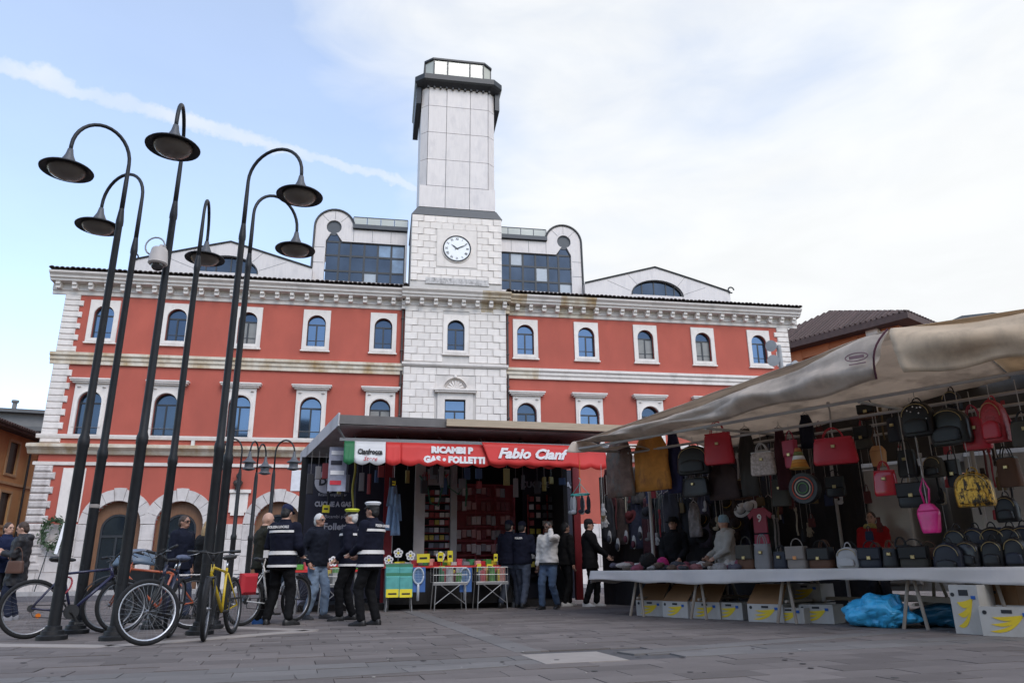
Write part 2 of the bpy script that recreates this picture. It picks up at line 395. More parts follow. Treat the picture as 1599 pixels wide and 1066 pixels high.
# --- string courses, sill band, base
def band(name, x0, x1, prof, m, y=0):               # profile (out, z) swept along x
    mb = MB(); n = len(prof)
    rings = [[(x, y-o, z) for o, z in prof] for x in (x0, x1)]
    mb.ring_loft(rings); return obj(name, mb, m, B)
for s in (-1, 1):
    e = (-17.5, -2.43) if s < 0 else (2.43, 17.5)
    st = [(0, 9.46), (.10, 9.46), (.10, 9.6), (.16, 9.66), (.16, 9.78), (.24, 9.84), (.24, 9.96), (0, 10.02)]
    if s < 0:
        band('string_course', *e, st, m_stain)
        band('string_course', -17.7, -2.43, [(0, 5.56), (.12, 5.58), (.2, 5.72), (.38, 5.84), (.38, 5.96), (0, 6.04)], m_stain)
        band('string_course', -17.45, -2.43, [(0, 5.12), (.08, 5.12), (.08, 5.25), (0, 5.27)], m_stone)
    else:
        band('string_course', 2.43, 4.0, st, m_stain); band('string_course', 4.0, 17.5, st, m_stone)
        band('string_course', *e, [(0, 5.56), (.12, 5.58), (.2, 5.72), (.38, 5.84), (.38, 5.96), (0, 6.04)], m_stone)
    band('sill_band', *e, [(0, 6.24), (.09, 6.24), (.12, 6.34), (.12, 6.41), (0, 6.42)], m_stone)
band('string_course', -2.5, 2.5, [(0, 9.84), (.08, 9.84), (.16, 9.92), (.16, 10.02), (0, 10.06)], m_stone, -.22)
bc = MB(); bh = [arch_loop(u-U0, .15, 1.9, 2.0, 2)[:2]+[(u-U0+.95, 2.75), (u-U0-.95, 2.75)] for u in (-16.65, -14.2, -10.24)]
for a, b_ in ((-17.3, -16.65-U0-.97), (-16.65-U0+.97, -14.2-U0-.97), (-14.2-U0+.97, -10.24-U0-.97), (-10.24-U0+.97, -2.43), (2.43, 17.3)):
    x = a
    z = .0
    for r, h in enumerate((.85, .62, .64, .62)):
        x = a; k = 0
        while x < b_-.05:
            wd = min(b_-x, .95 if (r+k) % 2 else .7)
            if b_-x-wd < .25: wd = b_-x
            if x < -6: obj('base_stone', MB().bbox(x+.006, x+wd-.006, -.07-(.05 if r == 0 else 0), 0, z+.006, z+h-.006, .012), m_base, B)
            else: bc.bbox(x+.006, x+wd-.006, -.07-(.05 if r == 0 else 0), 0, z+.006, z+h-.006, .012)
            x += wd; k += 1
        z += h
o = obj('base_course', bc, m_base, B); o['kind'] = 'stuff'
# --- cornice with corbels and tiled eaves
cp = [(0, 12.64), (.06, 12.66), (.06, 12.86), (.12, 12.90), (.12, 13.28), (.50, 13.30), (.52, 13.42), (.60, 13.46), (.62, 13.58), (.74, 13.70), (.76, 13.80), (0, 13.86)]
cp = [(o_, 12.64+(z-12.64)*.755) for o_, z in cp]     # the cornice juts out, so it sits a little lower than its outline on the wall plane
for x0, x1, m, y in ((-17.9, -2.6, m_stone, 0), (-2.6, 1.2, m_stone, -.2), (1.2, 2.6, m_stain, -.2), (2.6, 3.4, m_stain, 0), (3.4, 5.1, m_stone, 0), (5.1, 6.9, m_stain, 0), (6.9, 17.9, m_stone, 0)):
    band('cornice', x0, x1, cp, m, y)
cb = MB(); cb.prism([(-.10, .30), (-.10, .02), (-.06, 0), (.06, 0), (.10, .02), (.10, .30)], -.24, 0); cb.box(-.085, .085, -.32, -.24, .16, .30)
corb = cb.mesh('corbel', m_stone)
n = 54
for k in range(n):
    x = -17.6+35.2*k/(n-1); y = -.2 if abs(x) < 2.6 else 0
    link('corbel', corb, B, (x, y-.12, 12.835))
ev = MB(); rf = MB()
for k in range(168):
    x = -17.8+35.6*k/167; y = -.2 if abs(x) < 2.6 else 0
    if abs(x) < 2.35: continue
    zj = random.uniform(-.015, .015); a = [math.pi*i/6 for i in range(7)]
    pr = [(x+.115*math.cos(t), 13.60+.085*math.sin(t)+zj) for t in a]+[(x+.09*math.cos(t), 13.60+.055*math.sin(t)+zj) for t in reversed(a)]
    ev.prism(pr, y-.80, 1.2)
o = obj('eaves_tiles', ev, m_tile, B); o['kind'] = 'stuff'
rf.add([(-17.8, -.74, 13.575), (17.8, -.74, 13.575), (15.5, 6, 14.3), (-15.5, 6, 14.3), (17.8, 15, 13.575), (-17.8, 15, 13.575)], [(0, 1, 2, 3), (1, 4, 2), (4, 5, 3, 2), (5, 0, 3)])
rf.box(-17.2, 17.2, .1, 14.9, 13.25, 13.55)
obj('roof', rf, m_tile, B)
# --- windows
def ring_plate(mb, outer, inner, y0, y1):
    holed(mb, outer, [inner], y0, y1-y0)
    n = len(outer); mb.add([(x, y0, z) for x, z in outer]+[(x, y1, z) for x, z in outer], [(i, (i+1) % n, n+(i+1) % n, n+i) for i in range(n)])
def win_meshes(w, z0, zs, fan=True):
    """frame and panes of an arched casement, origin at sill centre"""
    r = w/2; t = .045; fr = MB(); lp = arch_loop(0, 0, w, zs-z0); li = arch_loop(0, t, w-2*t, zs-z0)
    ring_plate(fr, lp, li, -.03, .03)
    tz = zs-z0-.02; fr.box(-r+t, r-t, -.028, .028, tz-.035, tz+.035); fr.box(-.035, .035, -.032, .026, t, tz-.035)
    fr.box(-r+t, r-t, -.02, .02, .30, .335)
    pl = MB().box(-r+t, -.035, -.006, .006, t, tz-.03); pr_ = MB().box(.035, r-t, -.006, .006, t, tz-.03)
    pa = MB().prism([(-r+t, tz+.03), (r-t, tz+.03)]+[((r-t)*math.cos(math.pi*k/10), zs-z0+(r-t)*math.sin(math.pi*k/10)) for k in range(11)], -.006, .006)
    return fr.mesh('frame', m_frame), [pl.mesh('pane', m_glass), pr_.mesh('pane', m_glass), pa.mesh('pane', m_glass)]
f2, p2 = win_meshes(.83, 10.68, 11.78); f1, p1 = win_meshes(.94, 6.42, 7.81)
s2 = MB(); ring_plate(s2, [(-.615, -.19), (.615, -.19), (.615, 1.77), (-.615, 1.77)], arch_loop(0, 0, .83, 1.10), -.07, .0)
s2.box(-.66, .66, -.11, 0, -.25, -.19); s2.box(-.52, .52, -.085, -.07, -.16, -.08)
s2 = s2.mesh('window', m_stone)
s1 = MB(); ring_plate(s1, [(-.665, 0), (.665, 0), (.665, 2.2), (-.665, 2.2)], arch_loop(0, .0, .94, 1.39), -.09, 0)
ring_plate(s1, arch_loop(0, .3, 1.14, 1.39), arch_loop(0, .3, .96, 1.39), -.115, -.09)
s1.add([], []); s1.box(-.76, .76, -.20, 0, 2.2, 2.27); s1.box(-.84, .84, -.27, 0, 2.27, 2.34); s1.box(-.88, .88, -.31, 0, 2.34, 2.40)
for sx in (-1, 1): s1.lathe([(.0, 0), (.07, 0), (.08, .02), (.04, .03), (.0, .03)], 12, (sx*.5, -.10, 2.03), False)
s1 = s1.mesh('window', m_stone)
blind = mat('drawn_blind', (.33, .29, .24), .8)
m_glass2 = mat('window_glass_dark', (.05, .07, .10), .06, .3, .6, metal=.8); m_glass3 = mat('window_glass_blind', (.20, .19, .17), .25, .2, 3)
PV = {}
def vary(me, m):
    k = (me.name, m.name)
    if k not in PV: c_ = me.copy(); c_.materials.clear(); c_.materials.append(m); PV[k] = c_
    return PV[k]
wrnd = random.Random(12)
def window(me, x, y, z, fr, panes, inset):
    wo_ = link('window', me, B, (x, y, z)); link('frame', fr, wo_, (0, inset, 0))
    low = wrnd.random()
    for i, p in enumerate(panes):
        m = m_glass if low < .45 else (m_glass2 if low < .8 or i == 2 else m_glass3)
        link('pane', vary(p, m), wo_, (0, inset, 0), (R(wrnd.uniform(-.8, .8)), 0, R(wrnd.uniform(-1.2, 1.2))))
    return wo_
for x in win2:
    window(s2, x, 0, 10.68, f2, p2, .16); window(s1, x, 0, 6.42, f1, p1, .16)
window(s2, 0, -.22, 10.68, f2, p2, .16)
# centre first-floor window: square head, pediment with shell
cw = MB(); ring_plate(cw, [(-.82, -.1), (.82, -.1), (.82, 2.12), (-.82, 2.12)], [(-.48, 0), (.48, 0), (.48, 1.81), (-.48, 1.81)], -.09, 0)
cw.box(-.95, .95, -.24, 0, 2.12, 2.20); cw.box(-1.0, 1.0, -.29, 0, 2.20, 2.28)
ring_plate(cw, arch_loop(0, 2.28, 1.1, 2.28, 12), arch_loop(0, 2.29, .9, 2.29, 12), -.12, 0); cw.prism(arch_loop(0, 2.30, .88, 2.30, 12), -.05, 0)
for k in range(7):
    t = math.pi*(k+.5)/7; cw.tube([(0, -.06, 2.32), (.38*math.cos(t), -.07, 2.32+.38*math.sin(t))], [.02, .05], 6)
cw.ell((0, -.08, 2.90), (.07, .06, .08), 8, 6)
cw = link('window', cw.mesh('window', m_stone), B, (0, -.22, 6.5))
cf = MB(); ring_plate(cf, [(-.48, 0), (.48, 0), (.48, 1.81), (-.48, 1.81)], [(-.43, .05), (.43, .05), (.43, 1.76), (-.43, 1.76)], -.03, .03); cf.box(-.035, .035, -.03, .03, .05, 1.25); cf.box(-.43, .43, -.032, .032, 1.25, 1.32)
obj('frame', cf, m_frame, cw, (0, .16, 0))
for a, b_, z0, z1 in ((-.43, -.035, .05, 1.25), (.035, .43, .05, 1.25), (-.43, .43, 1.32, 1.76)): obj('pane', MB().box(a, b_, -.006, .006, z0, z1), m_glass, cw, (0, .16, 0))
# --- ground-floor arches: ring of voussoirs, timber door with glass
for u in (-16.65, -14.2, -10.24):
    x = u-U0; A_ = link('archway', MB().prism([(x-.95, .12), (x-.95, .15), (x+.95, .15), (x+.95, .12)], -.1, .3).mesh('archway', m_base), B)
    for k in range(9):
        t0 = math.pi*k/9+.008; t1 = math.pi*(k+1)/9-.008; v = MB(); lp = []
        for t in (t0, (t0+t1)/2, t1): lp.append((x+.95*math.cos(t), 2.72+.95*math.sin(t)))
        for t in (t1, (t0+t1)/2, t0):
            ro = 1.42+(.06 if k == 4 else 0); px_ = x+ro*math.cos(t)
            lp.append((px_, 2.72+ro*math.sin(t)))
        v.prism(lp, -.13-(u == -14.2)*.004-(k % 2)*.006, .25); obj('voussoir', v, m_base, A_)
    for sx in (-1, 1):
        for k in range(4):
            obj('jamb_stone', MB().bbox(x+sx*1.18-.23, x+sx*1.18+.23, -.13, .25, .15+k*.64, .15+(k+1)*.64-.012, .015), m_base, A_) if not (u == -16.65 and sx > 0) else obj('jamb_stone', MB().bbox(x+.955, x+1.22, -.125, .25, .15+k*.64, .15+(k+1)*.64-.012, .015), m_base, A_)
    dr = MB(); ring_plate(dr, arch_loop(x, .15, 1.9, 2.72, 16), arch_loop(x, .15, 1.3, 2.5, 16), .18, .30)
    d_ = obj('door', dr, m_wood, A_)
    df = MB(); ring_plate(df, arch_loop(x, .15, 1.3, 2.5, 16), arch_loop(x, .2, 1.14, 2.5, 16), .2, .26); df.box(x-.57, x+.57, .20, .26, 2.2, 2.3); df.box(x-.04, x+.04, .2, .26, .2, 2.2); df.box(x-.57, x+.57, .2, .25, .9, 1.0)
    obj('door_frame', df, m_frame, A_); obj('door_glass', MB().prism(arch_loop(x, .18, 1.2, 2.5, 16), .24, .25), m_glass2, A_)
# --- plaques on the ground floor
pq = obj('plaque', MB().bbox(-19.0-U0, -18.12-U0, -.05, 0, 2.82, 5.0, .01), m_stone, B)
bp = MB(); bp.bbox(-12.3-U0, -11.55-U0, -.06, 0, 3.2, 4.02, .01); bp.box(-12.4-U0, -11.45-U0, -.14, 0, 4.02, 4.16); bp.box(-12.2-U0, -11.65-U0, -.10, 0, 3.08, 3.2)
mq = obj('memorial_plaque', bp, m_stone, B)
bu = MB(); ux = -12.0-U0; bu.lathe([(.12, 0), (.1, .08), (.16, .16), (.21, .28), (.17, .36), (.07, .40), (.065, .46)], 14, (ux, -.16, 4.16)); bu.ell((ux, -.17, 4.72), (.10, .12, .14), 12, 8); bu.ell((ux, -.29, 4.70), (.02, .03, .03), 6, 4)
obj('bust', bu, mat('bronze', (.06, .05, .045), .5, metal=.5), mq, smooth=True)
obj('notice_panel', MB().bbox(-9.83-U0, -9.1-U0, -.04, 0, 4.12, 5.02, .008), mat('notice_paper', (.62, .61, .62), .8), B)
obj('alarm_box', MB().bbox(-13.0-U0-1.1, -12.86-U0-1.1, -.14, 0, 6.0, 6.22, .01), cmat((.6, .58, .53)), B)
# --- downpipes beside the centre bay
for s in (-1, 1):
    dp = MB(); dp.tube([(s*2.52, -.10, 5.0), (s*2.52, -.10, 12.7), (s*2.52, -.3, 13.1), (s*2.52, -.55, 13.4)], .05, 8)
    for z in (6, 7.5, 9, 10.6, 12.2): dp.box(s*2.52-.07, s*2.52+.07, -.17, 0, z, z+.05)
    obj('downpipe', dp, mat('rusty_pipe', (.06, .045, .04), .6, .3), B, smooth=False)
# --- attic storey behind the eaves: glazed wings with round ends, and low gables
def sb(off, z, s=1.4):
    k = (34+s)/34; return ((off+U0)*k-U0, (z-.73)*k+.73)
for s in (-1, 1):
    G = link('attic_wing', None, B); G.empty_display_size = .2
    X = lambda o, z: sb(s*o, z)
    ol = [X(2.2, 13.9), X(2.2, 16.72), X(4.78, 16.72)] + [X(5.72-.94*math.cos(t), 16.78+.94*math.sin(t)) for t in [math.pi*k/16 for k in range(17)]] + [X(6.68, 13.9)]
    ht = [X(2.3, 14.0), X(2.3, 16.06), X(5.32, 16.06), X(5.62, 16.50)] + [X(5.75-.36*math.cos(t), 16.80+.36*math.sin(t)) for t in [-math.pi*.30+ (1.6*math.pi)*k/14 for k in range(15)]] + [X(5.88, 16.50), X(6.10, 16.06), X(6.10, 14.0)]
    if s > 0: pass
    fp = MB(); holed(fp, ol, [ht], 1.4, .3)
    n = len(ol); fp.add([(x, 1.4, z) for x, z in ol]+[(x, 7, z) for x, z in ol], [(i, (i+1) % n, n+(i+1) % n, n+i) for i in range(n)])
    fac = obj('facing', fp, m_panel, G)
    # dark edge along the round end
    ed = MB(); path = ol[2:]; pts = [(x, 1.37, z) for x, z in path]; ed.tube(pts, .055, 6); obj('edge_trim', ed, m_blackm, G)
    # joints of the facing: narrow dark strips set proud
    jt = MB()
    for z in (14.9, 15.7): 
        a, b_ = X(6.14, z), X(6.62, z); jt.box(min(a[0], b_[0]), max(a[0], b_[0]), 1.392, 1.41, a[1]-.008, a[1]+.008)
    for o_ in (3.0, 3.9, 4.8):
        a, b_ = X(o_, 16.10), X(o_, 16.7); jt.box(a[0]-.008, a[0]+.008, 1.392, 1.41, a[1], b_[1])
    for t in (.25, .5, .75):
        a = X(5.72-.40*math.cos(math.pi*t), 16.8+.40*math.sin(math.pi*t)); b_ = X(5.72-.92*math.cos(math.pi*t), 16.8+.92*math.sin(math.pi*t))
        jt.tube([(a[0], 1.40, a[1]), (b_[0], 1.40, b_[1])], .01, 4)
    obj('panel_joint', jt, m_slate, G)
    ds = MB(); cx_, cz_ = X(5.75, 16.80); ds.tube([(cx_, 1.50, cz_), (cx_, 1.60, cz_)], .42, 24); obj('roundel', ds, m_slate, G)
    fr = MB(); cols = [2.3, 2.95, 3.6, 4.25, 4.9, 5.45, 6.1]; rows = [14.0, 14.55, 15.35, 16.06]
    for o_ in cols[:-1]:
        a, b_ = X(o_, 14.0), X(o_, 16.06); fr.box(a[0]-.05, a[0]+.05, 1.50, 1.58, a[1], b_[1])
    for z in rows:
        a, b_ = X(2.3, z), X(6.1, z); fr.box(min(a[0], b_[0]), max(a[0], b_[0]), 1.505, 1.575, a[1]-.05, a[1]+.05)
    obj('mullion_frame', fr, m_frame, G)
    for i in range(6):
        for j in range(3):
            a, b_ = X(cols[i], rows[j]), X(cols[i+1], rows[j+1]); x0, x1 = sorted((a[0], b_[0]))
            pm = m_gattic
            if (i*7+j*3+(s > 0)) % 11 == 3: pm = mat('pane_blind', (.30, .33, .36), .3, .1, spec=.8)
            if s < 0 and (i, j) in ((1, 2), (0, 1), (0, 2)): pm = mat('pane_poster', (.10, .16, .24), .3, .9, 2.2, spec=.8)
            obj('pane', MB().box(x0+.05, x1-.05, 1.53+.004*((i+j) % 3), 1.545+.004*((i+j) % 3), a[1]+.05, b_[1]-.05), pm, G)
    nk = MB(); q = [X(5.45, 16.10), X(6.08, 16.10), X(5.90, 16.5), X(5.60, 16.5)]; nk.prism(q, 1.53, 1.55); obj('pane', nk, m_gattic, G)
    # terrace slab and glass parapet
    a, b_ = X(2.2, 16.74), X(4.85, 16.95); x0, x1 = sorted((a[0], b_[0]))
    obj('roof_edge', MB().box(x0, x1, 1.25, 7, a[1]+.02, b_[1]+.02), m_slate, G)
    rl = MB(); zt = X(3, 17.48)[1]; zb = b_[1]+.03
    rl.box(x0, x1, 1.5, 1.54, zt-.04, zt)
    for k in range(5): xx = x0+(x1-x0)*k/4; rl.box(xx-.02, xx+.02, 1.5, 1.54, zb, zt-.04)
    pp = obj('parapet_rail', rl, m_slate, G)
    for k in range(4): obj('parapet_glass', MB().box(x0+(x1-x0)*k/4+.03, x0+(x1-x0)*(k+1)/4-.03, 1.515, 1.525, zb+.05, zt-.05), m_lglass, G)
    # low gable with lunette
    Gg = link('roof_gable', None, B); Y_ = lambda o, z: sb(s*o, z, 1.0)
    gl = [Y_(14.55, 13.85), Y_(14.55, 14.50)] + [Y_(14.45-3.95*t, 14.55+1.12*(t**1.0)*(1.05-.05*t)) for t in [k/8 for k in range(9)]] + [Y_(10.5-3.8*t, 15.67-1.10*t) for t in [k/6 for k in range(1, 7)]] + [Y_(6.7, 13.85)]
    lu = [Y_(10.55-1.38*math.cos(t), 14.12+.82*math.sin(t)) for t in [math.pi*k/16 for k in range(17)]]
    gp = MB(); holed(gp, gl, [lu], 1.0, .3); n = len(gl)
    gp.add([(x, 1.0, z) for x, z in gl]+[(x, 9, z) for x, z in gl], [(i, (i+1) % n, n+(i+1) % n, n+i) for i in range(n)])
    obj('facing', gp, m_panel, Gg)
    ed = MB(); ed.tube([(x, .97, z+.02) for x, z in gl[1:-1]], .045, 6)
    kx, kz = Y_(14.6, 14.62); ed.tube([(kx+.16*math.cos(t), .95, kz+.16*math.sin(t)) for t in [2*math.pi*k/12*.8 for k in range(13)]], .04, 6)
    obj('edge_trim', ed, m_blackm, Gg)
    ar = MB(); ar.tube([(x, .98, z) for x, z in lu], .035, 6)
    for o_ in (9.75, 10.4, 11.05, 11.5):
        a = Y_(o_, 14.0); b_ = Y_(o_, 14.12+.82*math.sqrt(max(0, 1-((o_-10.55)/1.38)**2))); ar.box(a[0]-.03, a[0]+.03, 1.10, 1.15, a[1], b_[1])
    obj('lunette_frame', ar, m_frame, Gg)
    obj('lunette_glass', MB().prism(lu, 1.13, 1.16), m_gattic, Gg)
    jn = MB()
    for (o0, z0, o1, z1) in ((11.9, 14.2, 13.2, 14.7), (9.1, 14.3, 7.9, 14.8), (11.6, 14.6, 12.1, 15.2), (9.5, 14.65, 9.0, 15.2)):
        a, b_ = Y_(o0, z0), Y_(o1, z1); jn.tube([(a[0], 1.0, a[1]), (b_[0], 1.0, b_[1])], .009, 4)
    obj('panel_joint', jn, m_slate, Gg)
# --- clock storey
k0 = MB().box(-2.24, 2.24, -.18, 3.5, 13.30, 17.68); obj('clock_storey', k0, m_joint2, B)
ashlar(14.15, 17.65, 10, 2.24, -.18, cut([(-1.0, 1.0, 14.95, 16.95)]), .58)
obj('clock_field', MB().box(-.985, .985, -.206, -.181, 14.96, 16.98), m_stone, B); obj('window_field', MB().box(-.93, .93, -.2215, -.2205, 8.70, 9.44), m_stone, B)
ck = MB()
for k in range(5):
    for sx in (-1, 1): ck.prism([(sx*(.30*k+.02), 17.62), (sx*(.30*(k+1)-.02), 17.62), (sx*(.16*(k+1)-.02), 17.02), (sx*(.16*k+.02), 17.02)][::sx], -.197-.006*(k % 2), -.18)
obj('flat_arch', ck, m_stone, B)
st = MB(); st.box(-1.5, 1.6, -.235, -.17, 14.02, 14.34); obj('weathered_sill', st, mat('mossy_stone', (.45, .42, .40), .9, .4, 9, dirt=((.16, .15, .14), 7, .5, .7)), B)
CK = link('clock', MB().tube([(0, -.19, 15.92), (0, -.26, 15.92)], .74, 40).mesh('clock', m_stone), B)
rm = MB(); a = [2*math.pi*k/40 for k in range(40)]
rm.ring_loft([[(r*math.cos(t), y, 15.92+r*math.sin(t)) for t in a] for r, y in ((.70, -.255), (.70, -.29), (.67, -.30), (.64, -.29), (.64, -.255))], False); obj('rim', rm, m_blackm, CK)
obj('dial', MB().tube([(0, -.255, 15.92), (0, -.268, 15.92)], .65, 40), mat('clock_dial', (.72, .72, .72), .4, .03), CK)
NUM = ['XII', 'I', 'II', 'III', 'IIII', 'V', 'VI', 'VII', 'VIII', 'IX', 'X', 'XI']
for k, s_ in enumerate(NUM):
    t = math.pi/2-2*math.pi*k/12
    text('numeral', s_, .17, m_blackm, CK, (.51*math.cos(t), -.273, 15.92+.51*math.sin(t)), (0, -(t-math.pi/2), 0), sx=.72, bold=.004)
def hand(name, ang, ln, wd, y):
    hb = MB(); hb.prism([(-wd*.6, -ln*.22), (wd*.6, -ln*.22), (wd, ln*.5), (0, ln), (-wd, ln*.5)], -.006, .006)
    return obj(name, hb, m_blackm, CK, (0, y, 15.92), (0, R(ang), 0))
hand('hour_hand', -54, .36, .035, -.285); hand('minute_hand', 65, .52, .026, -.300)
# --- tower shaft: clad in panels over a dark core, chamfered corners
T = link('tower_shaft', MB().box(-1.52, 1.52, -.085, 3.4, 18.0, 25.6).box(-1.84, 1.84, .22, 3.4, 18.0, 25.6).mesh('tower_shaft', m_slate), B)
sk_ = MB(); sk_.ring_loft([[(-2.28, -.22, 17.68), (2.28, -.22, 17.68), (2.28, 3.6, 17.68), (-2.28, 3.6, 17.68)], [(-1.98, -.16, 18.12), (1.98, -.16, 18.12), (1.98, 3.5, 18.12), (-1.98, 3.5, 18.12)]]); obj('skirt', sk_, m_slate, T)
zr = [18.14, 19.36, 20.88, 22.47, 24.06, 25.5]
for r in range(5):
    z0, z1 = zr[r]+.012, zr[r+1]-.012; ch = .36 if r else .0
    xs = [-1.93+ch, -.62, .62, 1.93-ch]
    for c_ in range(3): obj('cladding_panel', MB().box(xs[c_]+.012, xs[c_+1]-.012, -.16, -.08, z0, z1), m_panel, T)
    for s in (-1, 1):
        if r:
            pb = MB(); pts = [(s*(1.93-.36+.012), -.16), (s*1.93, .16), (s*1.86, .20), (s*(1.93-.36+.012), -.09)]
            pb.ring_loft([[(x, y, z) for x, y in pts] for z in (z0, z1)]); obj('cladding_panel', pb, m_panel, T)
        for c_ in range(2):
            y0 = (-.16 if not r else .18)+c_*1.7; obj('cladding_panel', MB().box(min(s*1.93, s*1.87), max(s*1.93, s*1.87), y0+.012, 1.85+c_*1.6, z0, z1), m_panel, T)
cr = MB()
def octo(w_, d0, d1, c_): return [(-w_+c_, d0), (w_-c_, d0), (w_, d0+c_*.9), (w_, d1), (-w_, d1), (-w_, d0+c_*.9)]
cr.ring_loft([[(x, y, z) for x, y in octo(wd, d0, 3.6, c_)] for wd, d0, c_, z in ((2.0, -.26, .42, 25.18), (2.24, -.52, .46, 25.32), (2.32, -.58, .48, 25.42), (2.32, -.58, .48, 25.72), (2.1, -.36, .44, 25.80))])
for s in (-1, 1):
    cr.ring_loft([[(s*x, y, z) for x, y in ((1.97, .0), (2.22, .05), (2.26, 3.55), (1.97, 3.55))] for z in (24.25, 25.4)])
obj('crown', cr, m_blackm, T)
for k in range(11): obj('stud', MB().box(-1.62+k*.324-.05, -1.62+k*.324+.05, -.30, -.16, 25.08, 25.2), m_blackm, T)
LN = link('lantern', MB().ring_loft([[(x, y, z) for x, y in octo(wd, d0, 3.2, c_)] for wd, d0, c_, z in ((1.80, -.05, .45, 26.98), (1.84, -.09, .45, 27.02), (1.84, -.09, .45, 27.12), (1.6, .1, .4, 27.2))]).mesh('lantern', m_blackm), B)
o8 = octo(1.78, -.02, 3.1, .45); fb = MB()
for i in range(6):
    x, y = o8[i]; fb.box(x-.035, x+.035, y-.035, y+.035, 25.8, 27.0)
for x in (-.60, .60): fb.box(x-.035, x+.035, -.055, .015, 25.8, 27.0)
obj('lantern_post', fb, m_blackm, LN)
seg = [((-1.33, -.02), (-.60, -.02)), ((-.60, -.02), (.60, -.02)), ((.60, -.02), (1.33, -.02)), (o8[1], o8[2]), (o8[5], o8[0]), (o8[2], o8[3]), (o8[4], o8[5])]
for (xa, ya), (xb, yb) in seg:
    obj('lantern_pane', MB().add([(xa, ya, 25.82), (xb, yb, 25.82), (xb, yb, 26.98), (xa, ya, 26.98)], [(0, 1, 2, 3)]), m_lglass, LN, solid=.012)

# the buildings on the camera's side of the square: they shade its lower part and show in the lower windows
m_cream = mat('cream_plaster', (.50, .40, .24), .85, .1, 1.0, .1, 30)
for i, (x0, x1, h_, m, lb) in enumerate(((-46, -17, 12.5, m_cream, 'cream palazzo behind the viewer facing the red building'), (-16.6, 8, 14.0, mat('grey_stone_front', (.36, .34, .31), .85, .1, 1.0), 'grey stone palazzo behind the viewer facing the clock tower'), (8.4, 44, 12.0, mat('yellow_plaster', (.52, .36, .15), .85, .1, 1.0), 'yellow palazzo behind the viewer on the stall side'))):
    Q = thing('palazzo', lb, 'building', ((x0+x1)/2, -17, 0), math.pi); hw = (x1-x0)/2; nb = int(hw*2/3.4); hl = []
    for k in range(nb):
        cx_ = -hw+(k+.5)*2*hw/nb
        for z in (1.2, 5.0, 8.6): hl.append([(cx_-.55, z), (cx_+.55, z), (cx_+.55, z+2.0), (cx_-.55, z+2.0)])
    wq = MB(); holed(wq, [(-hw, 0), (hw, 0), (hw, h_), (-hw, h_)], hl, 0, .25); wq.box(-hw, hw, .25, 9, 0, h_); obj('wall', wq, m, Q); obj('cornice', MB().box(-hw-.2, hw+.2, -.7, 9, h_, h_+.5), m_stone, Q); obj('roof', MB().prism([(-hw-.2, h_+.5), (hw+.2, h_+.5), (hw-4, h_+2.0), (-hw+4, h_+2.0)], .2, 9), m_tile, Q)
    for lp in hl: obj('window', MB().box(lp[0][0], lp[1][0], .15, .2, lp[0][1], lp[2][1]), m_gattic, Q)
# ================================================================ neighbouring buildings
m_ochre = mat('ochre_plaster', (.56, .31, .13), .85, .12, 1.2, .1, 30, dirt=((.40, .20, .08), .8, .5, .8))
m_grey = mat('grey_plaster', (.16, .155, .15), .8, .12, 2)
m_btile = mat('brown_tile', (.075, .048, .042), .85, .25, 4, island=.2)
m_orange = mat('orange_plaster', (.50, .185, .085), .85, .1, 1.5)
Ob = thing('ochre_house', 'ochre plastered house with tiled eaves and a drainpipe, left of the red building', 'building', (-25.6, 35.8, 0), R(98))
ow = MB(); holes = [[(x-.5, z), (x+.5, z), (x+.5, z+1.6), (x-.5, z+1.6)] for x in (-4.4, -1.2, 2.2, 5.4, 8.6) for z in (.9, 3.2, 5.75)]
holed(ow, [(-9, 0), (12, 0), (12, 7.8), (-9, 7.8)], holes, 0, .2); ow.box(-9, 12, .2, 10, 0, 7.8); obj('wall', ow, m_ochre, Ob)
for lp in holes:
    x, z = lp[0][0]+.5, lp[0][1]; wn_ = MB(); ring_plate(wn_, [(x-.62, z-.12), (x+.62, z-.12), (x+.62, z+1.72), (x-.62, z+1.72)], lp, -.05, 0)
    wi = obj('window', wn_, mat('ochre_trim', (.5, .33, .18), .8), Ob)
    for k in range(2): obj('shutter', MB().box(x-.5+.5*k+.01, x+.5*k-.01, .08, .12, z, z+1.6), mat('brown_shutter', (.05, .035, .03), .6), wi)
rfm = MB(); rfm.prism([(-9.6, 7.76), (12.6, 7.76), (12.6, 7.92), (-9.6, 7.92)], -.6, 10.4)
rfm.add([(-9.6, -.6, 7.93), (12.6, -.6, 7.93), (12.6, 10.4, 7.93), (-9.6, 10.4, 7.93), (-4, 5, 9.6), (7, 5, 9.6)], [(0, 1, 5, 4), (1, 2, 5), (2, 3, 4, 5), (3, 0, 4)]); rf_ = obj('roof', rfm, m_btile, Ob)
et = MB()
for k in range(90):
    x = -9.5+22*k/89; et.tube([(x, -.72, 7.95), (x, 1.4, 8.58)], .09, 6)
o = obj('eaves_tiles', et, m_btile, Ob); o['kind'] = 'stuff'
dpp = MB(); dpp.tube([(3.7, -.12, 0), (3.7, -.12, 7.3), (3.7, -.5, 7.75)], .06, 8); obj('drainpipe', dpp, m_blackm, Ob)
for z in (2.75, 5.2): obj('string_course', MB().box(-9, 12, -.06, 0, z, z+.14), mat('ochre_trim', (.5, .33, .18), .8), Ob)
Gb = thing('grey_block', 'dark grey flat-roofed block rising behind the ochre house', 'building', (-36, 50.5, 0), R(21))
obj('wall', MB().box(-9, 5, 0, 9, 0, 10.4), m_grey, Gb); obj('roof', MB().box(-9.6, 5.6, -.7, 9.6, 10.4, 10.7), mat('grey_eave', (.10, .10, .10), .8), Gb); obj('upper_storey', MB().box(-9, 4.6, .6, 8, 10.7, 11.8), m_grey, Gb)
